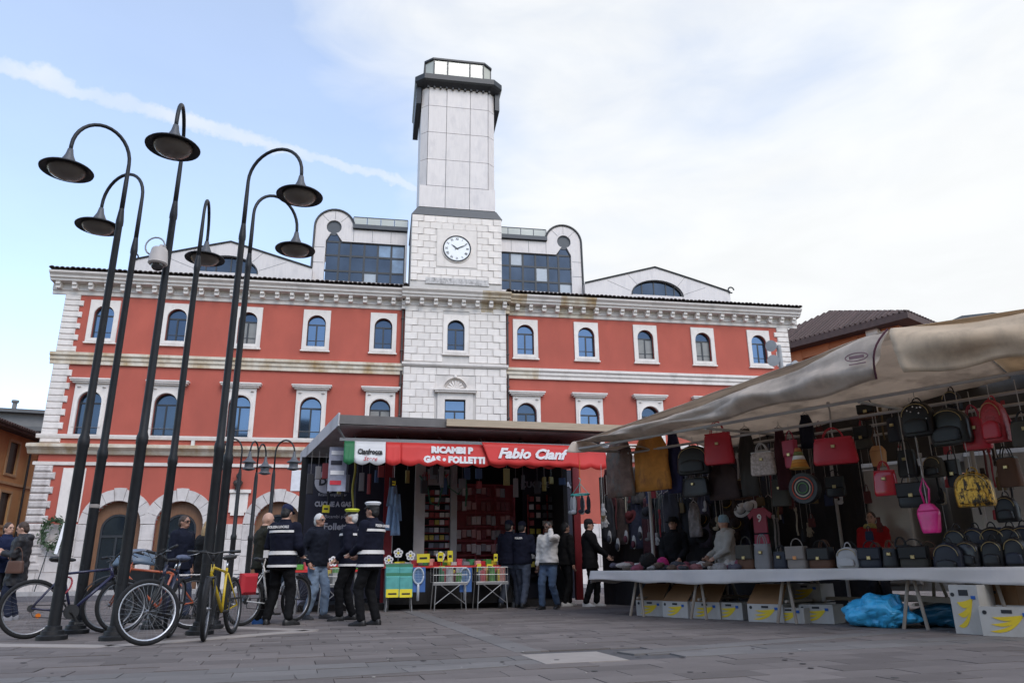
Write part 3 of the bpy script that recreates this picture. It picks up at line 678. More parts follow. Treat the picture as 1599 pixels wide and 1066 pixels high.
obj('upper_roof', MB().box(-9.4, 5.0, .1, 8.5, 11.8, 12.05), mat('grey_eave', (.10, .10, .10), .8), Gb)
ch = MB(); ch.lathe([(.15, 12.0), (.15, 12.6), (.24, 12.65), (.24, 12.8)], 10, (.6, 1, 0)); obj('chimney', ch, m_grey, Gb)
for k in range(5): obj('window', MB().box(-8+k*2.5, -6.9+k*2.5, -.04, .0, 8.2, 9.6), m_glass, Gb)
# right: house with a hipped brown roof, orange loggia under deep eaves
Rb = thing('tiled_house', 'orange house with dark hipped tile roof and deep eaves behind the canopy', 'building', (22.2, 41.2, .85), R(-51.7))
obj('wall', MB().box(-11, .2, 1.3, 16, -.9, 13.6), m_orange, Rb)
for k in range(5):
    x = -9.6+1.9*k; obj('window', MB().box(x, x+.9, 1.24, 1.3, 11.4, 13.0), m_frame, Rb); obj('pier', MB().box(x+1.15, x+1.55, .9, 1.3, 10.6, 13.6), m_orange, Rb)
obj('concrete_post', MB().box(-1.6, -.9, .5, 1.0, 10.6, 13.6), m_stone, Rb); obj('balcony', MB().box(-11, .4, .2, 1.3, 10.2, 10.6), m_grey, Rb)
obj('loggia_lintel', MB().box(-11, .2, .95, 1.29, 13.0, 13.6), m_orange, Rb)
rr = MB(); rr.add([(-12, 0, 13.6), (1.2, 0, 13.6), (1.2, 17, 13.6), (-12, 17, 13.6), (-12, 0, 14.0), (1.2, 0, 14.0), (1.2, 17, 14.0), (-12, 17, 14.0), (-6.0, 5, 17.1), (-6.0, 14, 17.1)],
   [(0, 3, 2, 1), (0, 1, 5, 4), (1, 2, 6, 5), (2, 3, 7, 6), (3, 0, 4, 7), (4, 5, 8), (5, 6, 9, 8), (6, 7, 9), (7, 4, 8, 9)])
rfo = obj('roof', rr, [m_btile], Rb)
rb_ = MB()
for k in range(40):
    x = -11.9+13*k/39; t = min(1, (x+12)/6., (1.2-x)/7.2); rb_.tube([(x, -.04, 14.02), (x, 5*t, 14.02+3.1*t)], .07, 5)
for k in range(45):
    y = .2+16*k/44; t = min(1, y/5); rb_.tube([(1.24, y, 14.02), (1.2-7.2*t, y, 14.02+3.1*t)], .07, 5)
o = obj('tile_rows', rb_, m_btile, Rb); o['kind'] = 'stuff'
chm = MB(); chm.box(-9.0, -8.6, 3.2, 3.6, 14.5, 16.6); chm.box(-9.1, -8.5, 3.1, 3.7, 16.6, 16.75); obj('chimney', chm, m_grey, Rb)
Db = thing('dark_roof_block', 'low dark roof with a ridge seen just above the beige canopy', 'building', (31.5, 50, 0), R(-20))
obj('wall', MB().box(-2, 6, 0, 8, 0, 16.2), m_grey, Db); dk = MB(); dk.prism([(-2.6, 16.2), (6.5, 16.2), (6.5, 16.4), (2.5, 17.6), (.6, 17.6), (-2.6, 16.4)], -.6, 8.6); obj('roof', dk, m_slate, Db)
# ================================================================ street lamps: six posts with swan necks
m_post = mat('lamp_post_paint', (.012, .013, .015), .5, .3, 6, .08, spec=.35, dirt=((.035, .032, .03), 5, .55, .8))
m_cone = mat('lamp_cone', (.075, .078, .085), .5, .15, 6)
m_bowl = mat('lamp_bowl', (.17, .145, .12), .25, .12, 5)
def lamp(loc, az, label, s=1.0, reach=1.1, zsh=6.25, ring=False, group='tall lamps standing in a ring'):
    L_ = thing('street_lamp', label, 'street lamp', loc, 0, group)
    b = MB(); b.lathe([(.17, 0), (.17, .045), (.15, .055), (.13, .06), (.125, .10), (.095, .11), (.09, .15), (.07, .16), (.069, .22)], 20); obj('base', b, m_post, L_, smooth=True, angle=40)
    p = MB(); p.lathe([(.068, .20), (.063, 2.30), (.071, 2.32), (.071, 2.40), (.053, 2.47), (.050, 2.9), (.044, 5.45), (.051, 5.47), (.051, 5.53), (.030, 5.75)], 18); obj('post', p, m_post, L_, smooth=True, angle=40)
    dx, dy = math.cos(az), math.sin(az); r = reach/2; pts = [(0, 0, 5.6), (0, 0, 6.1), (0, 0, zsh+.26)]
    for k in range(1, 17):
        t = math.pi*k/16; q = r*(1-math.cos(t)); pts.append((dx*q, dy*q, zsh+.26+.47*math.sin(t)))
    pts.append((dx*reach, dy*reach, zsh+.16)); n_ = MB(); n_.tube(pts, [.034, .032]+[.026]*(len(pts)-2), 10); obj('swan_neck', n_, m_post, L_, smooth=True)
    c = (dx*reach, dy*reach, zsh)
    h = MB(); h.lathe([(.035, .20), (.045, .14), (.055, .10), (.10, .0), (.115, -.06)], 16, c); obj('cone', h, m_cone, L_, smooth=True)
    sh = MB(); sh.lathe([(.10, -.04), (.20, -.07), (.322, -.115), (.336, -.13), (.331, -.145), (.30, -.13), (.24, -.115)], 32, c, False); shd = obj('lamp_shade', sh, m_post, L_, smooth=True)
    bw = MB(); bw.lathe([(.245, -.11), (.235, -.15), (.19, -.20), (.11, -.235), (.03, -.245)], 24, c); obj('glass_bowl', bw, m_bowl, shd, smooth=True)
    hx = MB(); hx.bbox(-.028, .028, -.071, -.05, .62, .86, .004); obj('service_hatch', hx, m_post, L_)
    if ring:
        obj('clamp_band', MB().lathe([(.0655, 1.62), (.069, 1.63), (.069, 1.66), (.0655, 1.67)], 18), m_pale, L_)
    return L_
lamps = [((-5.56, 9.45), (104, 266), 'black street lamp at the border corner, swan neck turned over the dark blue bicycle'),
         ((-5.83, 10.41), (153.5, 354), 'black street lamp with a thin pale band round its lower post'),
         ((-4.71, 9.26), (270, 230), 'black street lamp carrying the white dome camera on its post'),
         ((-5.14, 11.10), (320, 404), 'black street lamp beside the litter bin, head turned to the red building'),
         ((-4.0, 9.97), (468, 306), 'black street lamp beside the yellow bicycle, swan neck turned to the stalls'),
         ((-4.28, 11.04), (461, 390), 'black street lamp just behind the one by the yellow bicycle')]
for i, (p, hd, lb) in enumerate(lamps):             # head pixel taken down to the common rim height of 6.05 m
    h_ = ground(*hd, 6.05); lamp((p[0], p[1], 0), math.atan2(h_.y-p[1], h_.x-p[0]), lb, reach=math.hypot(h_.y-p[1], h_.x-p[0]), zsh=6.18, ring=(i == 1))

# dome camera on the third lamp
p = aty(263, 412, 9.2)
CM = thing('dome_camera', 'white dome security camera strapped to a lamp post', 'camera', (-4.71, 9.26, 0))
cz = aty(263, 410, 9.15).z
hb = MB(); hb.lathe([(.085, .17), (.10, .15), (.115, .05), (.12, -.03), (.125, -.05), (.105, -.07)], 16, (-.02, -.20, cz)); hb.box(-.06, .02, -.14, -.06, cz+.02, cz+.18); hb.tube([(-.02, -.2, cz+.16), (-.02, -.17, cz+.22), (-.02, -.08, cz+.24)], .025, 8); obj('housing', hb, cmat((.52, .47, .43), .5), CM, smooth=True, angle=40)
dm = MB(); dm.ell((-.02, -.20, cz-.07), (.085, .085, .085), 14, 10); obj('dome', dm, mat('smoked_dome', (.03, .028, .028), .08, spec=.9), CM, smooth=True)
cab = MB(); cab.tube([(-.06+.13*math.cos(t)-.05, -.16, cz+.22+.13*math.sin(t)) for t in [R(-50+290*k/14) for k in range(15)]], .012, 6); obj('cable', cab, cmat((.4, .4, .4)), CM, smooth=True)
# three smaller lamps by the building
def small_lamp(px, Y, ax, double, lbl):
    p = aty(px, 745, Y); L_ = thing('square_lamp', lbl, 'street lamp', (p.x, Y, 0), 0, 'small lamps by the building'); zt = 4.35
    b = MB(); b.lathe([(.16, 0), (.16, .08), (.09, .14), (.075, .2), (.07, 1.6), (.08, 1.62), (.08, 1.7), (.055, 1.76), (.05, 3.35), (.03, 3.5)], 14); obj('post', b, m_post, L_, smooth=True, angle=40)
    dirs = [ax, -ax] if double else [ax]
    for sx in dirs:
        cs = abs(sx); dx, dy = (sx, 0) if not double else (sx*.12, sx*.9)
        n_ = MB(); n_.tube([(0, 0, 3.4), (0, 0, 3.95)]+[(dx*.27*(1-math.cos(t)), dy*.27*(1-math.cos(t)), 3.98+.36*math.sin(t)) for t in [math.pi*k/12 for k in range(13)]], .024, 8); obj('swan_neck', n_, m_post, L_, smooth=True)
        c = (dx*.54, dy*.54, 3.98); h = MB(); h.lathe([(.03, .04), (.05, -.10), (.10, -.2), (.19, -.26), (.20, -.28), (.12, -.28), (.12, -.40), (.17, -.44), (.175, -.46), (.05, -.5)], 18, c); obj('lamp_shade', h, m_cone, L_, smooth=True, angle=40)
    return L_
small_lamp(374, 20.5, -1, False, 'small dark lamp by the memorial bust, neck turned towards the arches')
small_lamp(400, 21.2, 1, True, 'small dark lamp with two heads between the other small lamps')
small_lamp(427, 20.8, 1, False, 'small dark lamp beside the kiosk roof, single pale head')
# floodlights on a pole behind the market canopy
Fp = aty(1222, 590, 22); FL = thing('floodlight_pole', 'grey pole with four floodlights above the market canopy', 'floodlight', (Fp.x, 22, 0))
fm = MB(); fm.tube([(0, 0, 0), (0, 0, Fp.z+1.05)], .07, 10); obj('pole', fm, cmat((.30, .30, .30), .5), FL)
for (dx, z, a) in ((-.22, 1.0, -40), (-.26, .52, -20), (.28, .34, 30), (-.05, .02, -60)):
    f_ = MB(); f_.lathe([(.02, -.16), (.09, -.14), (.11, .0), (.17, .14), (.18, .16), (.05, .165)], 14); f_.tube([(0, 0, -.1), (0, 0, -.22)], .03, 6)
    obj('floodlight', f_, cmat((.34, .34, .34), .45), FL, (dx, -.1, Fp.z+z), (R(100), 0, R(a)), smooth=True, angle=45)
# ================================================================ bicycles
m_tyre = mat('tyre_rubber', (.010, .010, .011), .9, .2, 20)
m_chrome = mat('bright_metal', (.55, .55, .56), .25, .1, 10, metal=.9)
m_alu = mat('aluminium', (.26, .26, .27), .35, .1, 10, metal=.8)
m_bkpl = mat('black_plastic', (.018, .018, .019), .5)
def torus(mb, R0, r, n=36, m=8, sq=1.0, axis_off=0):
    rings = []
    for i in range(n+1):
        a = 2*math.pi*i/n; rings.append([((R0+r*math.cos(2*math.pi*k/m))*math.cos(a), axis_off+r*sq*math.sin(2*math.pi*k/m), (R0+r*math.cos(2*math.pi*k/m))*math.sin(a)) for k in range(m)])
    return mb.ring_loft(rings, False)
TY = torus(MB(), .322, .026).mesh('tyre', m_tyre, True)
RIMS = {}
def rim_mesh(m):
    if m.name not in RIMS:
        mb = MB(); rings = []
        for i in range(37):
            a = 2*math.pi*i/36; rings.append([(r*math.cos(a), y, r*math.sin(a)) for r, y in ((.310, -.012), (.310, .012), (.288, .010), (.284, 0), (.288, -.010))])
        RIMS[m.name] = mb.ring_loft(rings, False).mesh('rim', m, True)
    return RIMS[m.name]
sp_ = MB()
for k in range(32):
    a = 2*math.pi*k/32; y = .028 if k % 2 else -.028; a2 = a+(.45 if (k//2) % 2 else -.45)
    sp_.tube([(.018*math.cos(a2), y, .018*math.sin(a2)), (.287*math.cos(a), 0, .287*math.sin(a))], .0011, 4, False)
SPOKE = sp_.mesh('spokes', m_alu); HUB = MB().tube([(0, -.05, 0), (0, -.035, 0), (0, -.034, 0), (0, .034, 0), (0, .035, 0), (0, .05, 0)], [.01, .01, .022, .022, .01, .01], 10).mesh('hub', m_alu, True)
def bicycle(rear, front, fcol, label, lean=0.0, steer=0.0, rimm=None, mud=False, basket=None, bars='flat', saddle_m=None, reflector=False, lock=None):
    """rear and front: ground contact points; frame lies in local x (forward), z (up)"""
    rimm = rimm or m_alu; rear = Vector((*rear, 0)); front = Vector((*front, 0)); az = math.atan2(front.y-rear.y, front.x-rear.x)
    T_ = thing('bicycle', label, 'bicycle', ((rear.x+front.x)/2, (rear.y+front.y)/2, 0), 0, 'bicycles parked round the lamps'); T_.rotation_euler = (lean, 0, az)
    wr = .347; fm_ = mat('bike_paint_%.2f_%.2f_%.2f' % fcol, fcol, .3, .08, 9, spec=.6)
    def wheel(par, x, z):
        w_ = link('wheel', HUB, par, (x, 0, z)); link('tyre', TY, w_); link('rim', rim_mesh(rimm), w_); link('spokes', SPOKE, w_); return w_
    ra = (-.52, 0, wr); bb = (-.08, 0, .29); st = (-.23, 0, .80); ht = (.32, 0, .84); hbm = (.365, 0, .70)
    f = MB()
    f.tube([bb, st], .016, 8); f.tube([bb, (hbm[0]-.01, 0, hbm[2]+.02)], .020, 8); f.tube([(st[0]+.012, 0, st[2]-.05), (ht[0]+.005, 0, ht[2]-.03)], .016, 8); f.tube([hbm, ht], .020, 10)
    for y in (-.055, .055): f.tube([(bb[0], y*.6, bb[2]), (ra[0], y, ra[2])], .010, 6); f.tube([(st[0]+.01, y*.35, st[2]-.06), (ra[0], y, ra[2])], .009, 6)
    obj('frame', f, fm_, T_, smooth=True)
    wheel(T_, ra[0], wr)
    # steering group: pivots about the head tube
    ax = Vector((ht[0]-hbm[0], 0, ht[2]-hbm[2])).normalized(); piv = Vector(hbm)
    rot = Matrix.Translation(piv) @ Matrix.Rotation(steer, 4, ax) @ Matrix.Translation(-piv)
    fk = MB(); fa = (.52, 0, wr)
    for y in (-.06, .06): fk.tube([(.372, y*.8, .685), (.43, y, .55), (.52, y, wr)], [.015, .013, .009], 8)
    fk.tube([(.37, -.055, .69), (.37, .055, .69)], .018, 8); fk.tube([(.368, 0, .68), (.315, 0, .90)], .014, 8)
    FK = obj('fork', fk, fm_ if mud else m_bkpl, T_, smooth=True); FK.matrix_local = rot
    wf = link('wheel', HUB, T_); wf.matrix_local = rot @ Matrix.Translation(Vector(fa))
    link('tyre', TY, wf); link('rim', rim_mesh(rimm), wf); link('spokes', SPOKE, wf)
    hb_ = MB(); hz = .98
    if bars == 'flat': hb_.tube([(.32, 0, .88), (.37, 0, .96)], .016, 8); hp = [(.33, -.29, hz+.01), (.36, -.10, hz), (.37, 0, hz-.02), (.36, .10, hz), (.33, .29, hz+.01)]
    else: hb_.tube([(.32, 0, .88), (.34, 0, .98)], .015, 8); hp = [(.12, -.28, 1.02), (.24, -.27, 1.05), (.34, -.15, 1.03), (.36, 0, .99), (.34, .15, 1.03), (.24, .27, 1.05), (.12, .28, 1.02)]
    hb_.tube(hp, .012, 8); HB = obj('handlebar', hb_, m_alu if bars != 'flat' else m_bkpl, T_, smooth=True); HB.matrix_local = rot
    for s in (0, -1):
        a, b_ = Vector(hp[s]), Vector(hp[1 if s == 0 else -2]); d = (b_-a).normalized(); gm_ = MB(); gm_.tube([a-d*.01, a+d*.11], .018, 8); obj('grip', gm_, m_bkpl, HB, smooth=True)
        lv = MB(); lv.tube([a+d*.13+Vector((.02, 0, -.01)), a+d*.10+Vector((.06, 0, -.03)), a+d*.01+Vector((.055, 0, -.05))], .006, 6); obj('brake_lever', lv, m_alu, HB, smooth=True)
    cbl = MB(); cbl.tube([(.39, -.15, .99), (.50, -.08, 1.0), (.46, 0, .86), (.36, .02, .72)], .004, 5); cbl.tube([(.39, .15, .99), (.48, .08, .97), (.43, 0, .84), (.2, .02, .78)], .004, 5); obj('brake_cable', cbl, m_bkpl, HB, smooth=True)
    spt = MB(); spt.tube([(-.225, 0, .78), (-.26, 0, .90)], .013, 8); obj('seat_post', spt, m_chrome, T_, smooth=True)
    sd = MB(); sd.ring_loft([[(x, w_*math.cos(t), z+h_*math.sin(t)) for t in [2*math.pi*k/10 for k in range(10)]] for x, w_, h_, z in ((-.40, .05, .02, .94), (-.37, .085, .034, .935), (-.30, .08, .035, .93), (-.22, .045, .03, .925), (-.13, .025, .022, .925), (-.10, .012, .012, .922))]); obj('saddle', sd, saddle_m or m_bkpl, T_, smooth=True)
    ck_ = MB(); ck_.tube([(bb[0], -.05, bb[2]), (bb[0], -.056, bb[2])], .09, 24); ck_.tube([(bb[0], -.075, bb[2]), (bb[0]+.09, -.08, bb[2]-.14)], .011, 6); ck_.tube([(bb[0], .075, bb[2]), (bb[0]-.09, .08, bb[2]+.14)], .011, 6); ck_.tube([(bb[0], -.08, bb[2]), (bb[0], .08, bb[2])], .018, 8)
    CKo = obj('crankset', ck_, m_bkpl, T_)
    for (x, y, z) in ((bb[0]+.09, -.13, bb[2]-.14), (bb[0]-.09, .13, bb[2]+.14)): obj('pedal', MB().box(x-.045, x+.045, y-.045, y+.045, z-.012, z+.012), m_bkpl, CKo)
    chn = MB(); chn.tube([(bb[0], -.053, bb[2]+.085), (ra[0], -.05, ra[2]+.035)], .005, 5); chn.tube([(bb[0], -.053, bb[2]-.085), (ra[0]+.03, -.05, ra[2]-.10), (ra[0], -.05, ra[2]-.035)], .005, 5); chn.tube([(ra[0], -.035, ra[2]), (ra[0], -.055, ra[2])], .045, 14); obj('chain', chn, m_bkpl, T_)
    if mud:
        for par, cx_, rotm, a0, a1 in ((T_, -.52, None, 20, 190), (T_, .52, rot, 30, 170)):
            mg = MB(); rings = [[(cx_+r*math.cos(t), y, wr+r*math.sin(t)) for r, y in ((.372, -.03), (.385, 0), (.372, .03), (.378, 0))] for t in [R(a0+(a1-a0)*k/14) for k in range(15)]]
            mg.ring_loft(rings); mo = obj('mudguard', mg, m_alu if mud == 'alu' else m_bkpl, par, smooth=True)
            if rotm: mo.matrix_local = rotm
        rk = MB(); rk.tube([(-.30, -.06, .72), (-.72, -.06, .72), (-.72, .06, .72), (-.30, .06, .72)], .007, 6); rk.tube([(-.6, -.06, .72), (-.52, -.06, .36)], .006, 6); rk.tube([(-.6, .06, .72), (-.52, .06, .36)], .006, 6); obj('carrier', rk, m_alu, T_)
    if basket:
        bk = MB(); bk.bbox(-.72, -.42, -.16, -.07, .44, .74, .04); obj('pannier', bk, basket, T_)
    if reflector: obj('reflector', MB().tube([(-.43, -.02, .26), (-.43, .02, .26)], .03, 8), mat('orange_reflector', (.75, .20, .02), .3), T_)
    if lock:
        lk = MB(); lk.tube([(-.2+.09*math.cos(t), .1*math.sin(t), .60+.12*math.sin(t+.6)) for t in [2*math.pi*k/16 for k in range(17)]], .012, 6); obj('lock_cable', lk, lock, T_, smooth=True)
    return T_
gp_ = lambda x, y: tuple(ground(x, y)[:2])
r1 = Vector(gp_(40, 997)); f1v = Vector(gp_(163, 990)); f1v = r1+(f1v-r1).normalized()*1.04
bicycle(r1, f1v, (.022, .022, .06), 'dark blue mountain bike with orange wheel reflector and red lock', lean=R(-4), steer=R(12), reflector=True, lock=mat('red_lock', (.35, .03, .04), .4))
r2 = Vector(gp_(262, 995)); f2v = Vector(gp_(214, 1010)); f2v = r2+(f2v-r2).normalized()*1.04
bicycle(r2, f2v, (.02, .022, .045), 'black bike with bright silver front rim turned sideways on the pale border', lean=R(-7), steer=R(-58), rimm=mat('silver_rim', (.50, .50, .52), .35, metal=.6), saddle_m=cmat((.08, .10, .16), .5))
r3 = Vector(gp_(297, 982)); f3v = Vector(gp_(222, 985)); f3v = r3+(f3v-r3).normalized()*1.04
bicycle(r3, f3v, (.42, .10, .045), 'orange-red city bike with swept chrome handlebar behind the yellow one', lean=R(5), steer=R(15), mud=True, bars='swept')
r4 = Vector(gp_(362, 989)); f4v = Vector(gp_(318, 1001)); f4v = r4+(f4v-r4).normalized()*1.04
bicycle(r4, f4v, (.55, .38, .02), 'yellow framed mountain bike leaning by a lamp base', lean=R(4), steer=R(13), mud=False)
r5 = Vector(gp_(376, 977)); f5v = Vector(gp_(447, 971)); f5v = r5+(f5v-r5).normalized()*1.04
bicycle(r5, f5v, (.62, .62, .62), 'white bike with a red pannier bag behind the officers', lean=R(3), steer=R(6), mud='alu', basket=mat('red_pannier', (.42, .02, .03), .6))
# litter bin with a domed cover
bp_ = ground(203, 972); LB = thing('litter_bin', 'dark litter bin with a blue-grey domed cover among the lamp posts', 'bin', (bp_.x, bp_.y, 0), R(20))
m_bin = mat('bin_metal', (.028, .032, .036), .45, .2, 5)
b_ = MB(); b_.lathe([(.24, .06), (.26, .10), (.29, .78), (.30, .80)], 24); b_.lathe([(.14, 0), (.14, .07)], 16); obj('body', b_, m_bin, LB, smooth=True, angle=40)
dm = MB()
def _dome(u, v):
    a = 2*math.pi*u; r_ = math.sin(math.pi*.5*v); return (.41*r_*math.cos(a), .36*r_*math.sin(a), .90+.23*math.cos(math.pi*.5*v)-.05*v*v*abs(math.cos(a)))
dm.grid(_dome, 28, 8); obj('cover', dm, mat('blue_grey_cover', (.10, .14, .19), .4, .1), LB, solid=.015, smooth=True)
for s in (-1, 1): obj('cover_bracket', MB().box(s*.31-.02, s*.31+.02, -.06, .06, .70, .94), m_bin, LB)
# ================================================================ hardware kiosk
KA = math.atan2(.243, .97); K0 = Vector((-3.2, 13.9, 0)); kd = Vector((math.cos(KA), math.sin(KA), 0)); kn = Vector((-math.sin(KA), math.cos(KA), 0))
def kpt(px, py, yy):                                 # photo pixel -> kiosk local (x, z) at local depth yy
    d = ray(px, py); t = (K0+kn*yy-C_O).dot(kn)/d.dot(kn); p = C_O+d*t; return ((p-K0).dot(kd), p.z)
def kx(px, yy, py=800): return kpt(px, py, yy)[0]
m_kred = mat('awning_red', (.62, .035, .030), .6, .08, 3); m_kgrn = mat('awning_green', (.02, .16, .06), .6, .1, 3); m_kwht = mat('awning_white', (.72, .72, .72), .6, .05, 3)
m_ink = mat('print_black', (.015, .015, .018), .6); m_prw = mat('print_white', (.82, .80, .80), .6, .04); m_prr = mat('print_red', (.60, .03, .05), .6)
m_roofk = mat('kiosk_roof_sheet', (.50, .49, .49), .5, .1, 3, dirt=((.2, .19, .18), 2, .5, .8)); m_dkmet = mat('kiosk_dark_metal', (.05, .052, .055), .5, .15, 5)
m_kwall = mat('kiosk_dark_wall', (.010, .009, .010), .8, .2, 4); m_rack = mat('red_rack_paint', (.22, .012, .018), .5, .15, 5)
m_navy = mat('banner_navy', (.008, .009, .024), .6, .25, 2); m_yel = mat('tag_yellow', (.80, .66, .03), .6, .05); m_wire = mat('wire_grey', (.30, .30, .30), .4, .1, metal=.5)
K = thing('market_kiosk', 'hardware kiosk with flat grey roof and red, white and green scalloped awning', 'kiosk', K0, KA)
# roof: shallow box, left edge running back
rk = MB(); fl, fr_, br_, bl = (-.12, -.25), (5.6, -.15), (5.0, 4.6), (-.95, 4.9)
rk.ring_loft([[(x, y, z) for x, y in (fl, fr_, br_, bl)] for z in (3.40, 3.57)]); obj('roof', rk, mat('kiosk_roof_edge', (.13, .12, .115), .6, .2, 4), K)
sd = MB(); sd.ring_loft([[(x, y, z) for x, y in ((fl[0]-.03, fl[1]), (fl[0], fl[1]+.02), (bl[0], bl[1]), (bl[0]-.03, bl[1]))] for z in (3.36, 3.61)]); obj('roof_side', sd, m_roofk, K)
so_ = MB(); so_.add([(fl[0], fl[1]+.02, 3.39), (fr_[0], fr_[1], 3.39), (br_[0], br_[1], 3.39), (bl[0], bl[1], 3.39)], [(0, 1, 2, 3)]); obj('soffit', so_, m_roofk, K)
bm_ = MB(); bm_.box(1.9, 5.6, -.30, -.20, 3.42, 3.56); obj('front_beam', bm_, mat('timber', (.42, .33, .23), .7, .15, 3, stretch=(1, 8, 8)), K)
bm2 = MB(); bm2.box(-.1, 5.5, .0, .06, 3.12, 3.18); bm2.tube([(0, .03, 3.15), (-.15, -.1, 3.36)], .02, 6)
for k in range(7): bm2.tube([(.2+k*.85, .03, 3.15), (.2+k*.85, .7, 3.36)], .018, 6)
obj('awning_frame', bm2, m_wire, K)
# walls and posts
obj('back_wall', MB().box(-.9, 5.0, 3.9, 4.0, 0, 3.36), m_kwall, K); obj('side_wall', MB().box(4.9, 5.0, 1.8, 3.9, 0, 3.36), m_kwall, K)
obj('floor', MB().box(-.7, 4.9, 1.6, 3.9, .0, .12), m_kwall, K)
for x, y, w_, m in ((kx(655, 2.0), 2.0, .11, mat('worn_post', (.42, .39, .36), .7, .2, 5)), (kx(606, 2.2), 2.2, .10, m_rack), (kx(900, 2.0), 2.0, .08, m_rack), (kx(708, 2.4), 2.4, .07, m_wire)):
    obj('post', MB().box(x-w_, x+w_, y-.06, y+.06, .1, 3.35), m, K)
# awning valance with scallops
def valance(name, x0, x1, y, zt, zb, m, n, slope=0.0, par=None, lean=.05):
    mb = MB(); N = n*8
    def f(u, v):
        x = x0+(x1-x0)*u; sc = abs(math.sin(math.pi*u*n))*.055; wob = .012*math.sin(u*17+v*2)
        return (x, y-lean*v+wob*v, zt+slope*u-(zt-zb+sc)*v)
    mb.grid(f, N, 4); return obj(name, mb, m, par or K, solid=.006, smooth=True)
xa = [kx(p, 0, 700) for p in (537, 553.5, 602, 626, 945)]
VW = valance('valance', xa[0], xa[1], 0, 3.12, 2.72, m_kgrn, 1); valance('valance', xa[1], xa[2], 0, 3.12, 2.72, m_kwht, 2); valance('valance', xa[2], xa[3], 0, 3.12, 2.72, m_kred, 1); valance('valance', xa[3], xa[4], 0, 3.12, 2.72, m_kred, 12)
hemw = MB()
for u in range(97): pass
xs2 = [kx(p, -.07, 700) for p in (752, 885)]
bn = MB(); bn.grid(lambda u, v: (xs2[0]+.16*v*(1-u)+(xs2[1]+.25-xs2[0])*u*(1-.12*v*(1-u)), -.07-.03*v, 3.16-.42*v-.02*u-.03*abs(math.sin(u*14))*v), 48, 5); obj('front_banner', bn, m_kred, K, solid=.006, smooth=True)
slp = MB(); slp.grid(lambda u, v: (xa[0]+(xa[4]-xa[0])*u, 0+1.5*v, 3.10+.22*v+.02*math.sin(u*30)), 40, 4); obj('awning_slope', slp, m_kred, K, solid=.006)
def ktext(s_, pxc, pyc, hpx, m, yy=-.05, **k):
    x, z = kpt(pxc, pyc, yy); sc = hpx*(C_O-(K0+kd*x+kn*yy)).length/F_PX*1.02; return text('lettering', s_, sc*1.42, m, K, (x, yy, z), (0, 0, 0), **k)
ktext('Cianfrocca', 578, 705, 7.2, m_ink, bold=.006, sx=.82); ktext('Store', 578, 716, 6.5, m_prr, shear=.35, sx=1.0); ktext('RICAMBI P', 706, 703, 9, m_prw, bold=.012, sx=1.08); ktext('GAS \u2022 FOLLETTI', 710, 718, 9, m_prw, bold=.012, sx=1.05); ktext('Fabio Cianf', 830, 709, 14.5, m_prw, yy=-.115, shear=.3, bold=.012, sx=1.12)
# banners at the back and left
def panel(name, px0, px1, py0, py1, yy, m, par=K, d=.02):
    x0, z1 = kpt(px0, py0, yy); x1, _ = kpt(px1, py0, yy); _, z0 = kpt((px0+px1)/2, py1, yy); return obj(name, MB().box(x0, x1, yy, yy+d, max(z0, .1), z1), m, par), x0, x1, max(z0, .1), z1
_, bx0, bx1, bz0, bz1 = panel('banner', 481, 602, 724, 935, 2.3, m_navy)
cxm = kx(510, 2.28); text('lettering', 'Ricambi originali per', .085, mat('print_soft', (.42, .42, .46), .6, .1), K, (cxm+.1, 2.285, kpt(510, 772, 2.28)[1]), (0, 0, 0), sx=.85); text('lettering', 'CUCINE A GAS', .14, mat('print_soft', (.42, .42, .46), .6, .1), K, (cxm+.12, 2.285, kpt(510, 787, 2.28)[1]), (0, 0, 0), bold=.008, sx=.8); text('lettering', 'Ricambi per', .10, mat('print_soft', (.42, .42, .46), .6, .1), K, (cxm+.2, 2.285, kpt(510, 806, 2.28)[1]), (0, 0, 0)); text('lettering', 'Folletto', .19, mat('print_soft', (.42, .42, .46), .6, .1), K, (cxm+.25, 2.285, kpt(510, 822, 2.28)[1]), (0, 0, 0), bold=.006)
lg = MB(); lz = kpt(500, 752, 2.27)[1]; lg.tube([(cxm-.05, 2.29, lz), (cxm-.05, 2.275, lz)], .24, 28); obj('emblem', lg, mat('print_soft', (.42, .42, .46), .6, .1), K); text('lettering', 'D', .22, m_ink, K, (cxm-.12, 2.268, lz), (0, 0, 0), bold=.01)
_, b2x0, b2x1, _, _ = panel('banner', 815, 893, 732, 935, 2.9, m_navy); text('lettering', 'CUCINE A GAS', .20, mat('print_dim', (.25, .27, .33), .6), K, ((b2x0+b2x1)/2, 2.885, kpt(850, 757, 2.9)[1]), (0, 0, 0), bold=.006)
hp = MB(); hx, hz = kpt(527, 732, .35); hp.box(hx-.17, hx+.17, .34, .36, hz-.42, hz+.42); pl_ = obj('hanging_placard', hp, mat('placard_print', (.30, .31, .38), .5, .5, 7), K)
for k in range(4): obj('print_line', MB().box(hx-.13, hx+.13-.05*(k % 2), .330, .338, hz+.27-k*.19, hz+.35-k*.19), (m_prw, m_navy, m_prw, m_prr)[k], pl_)
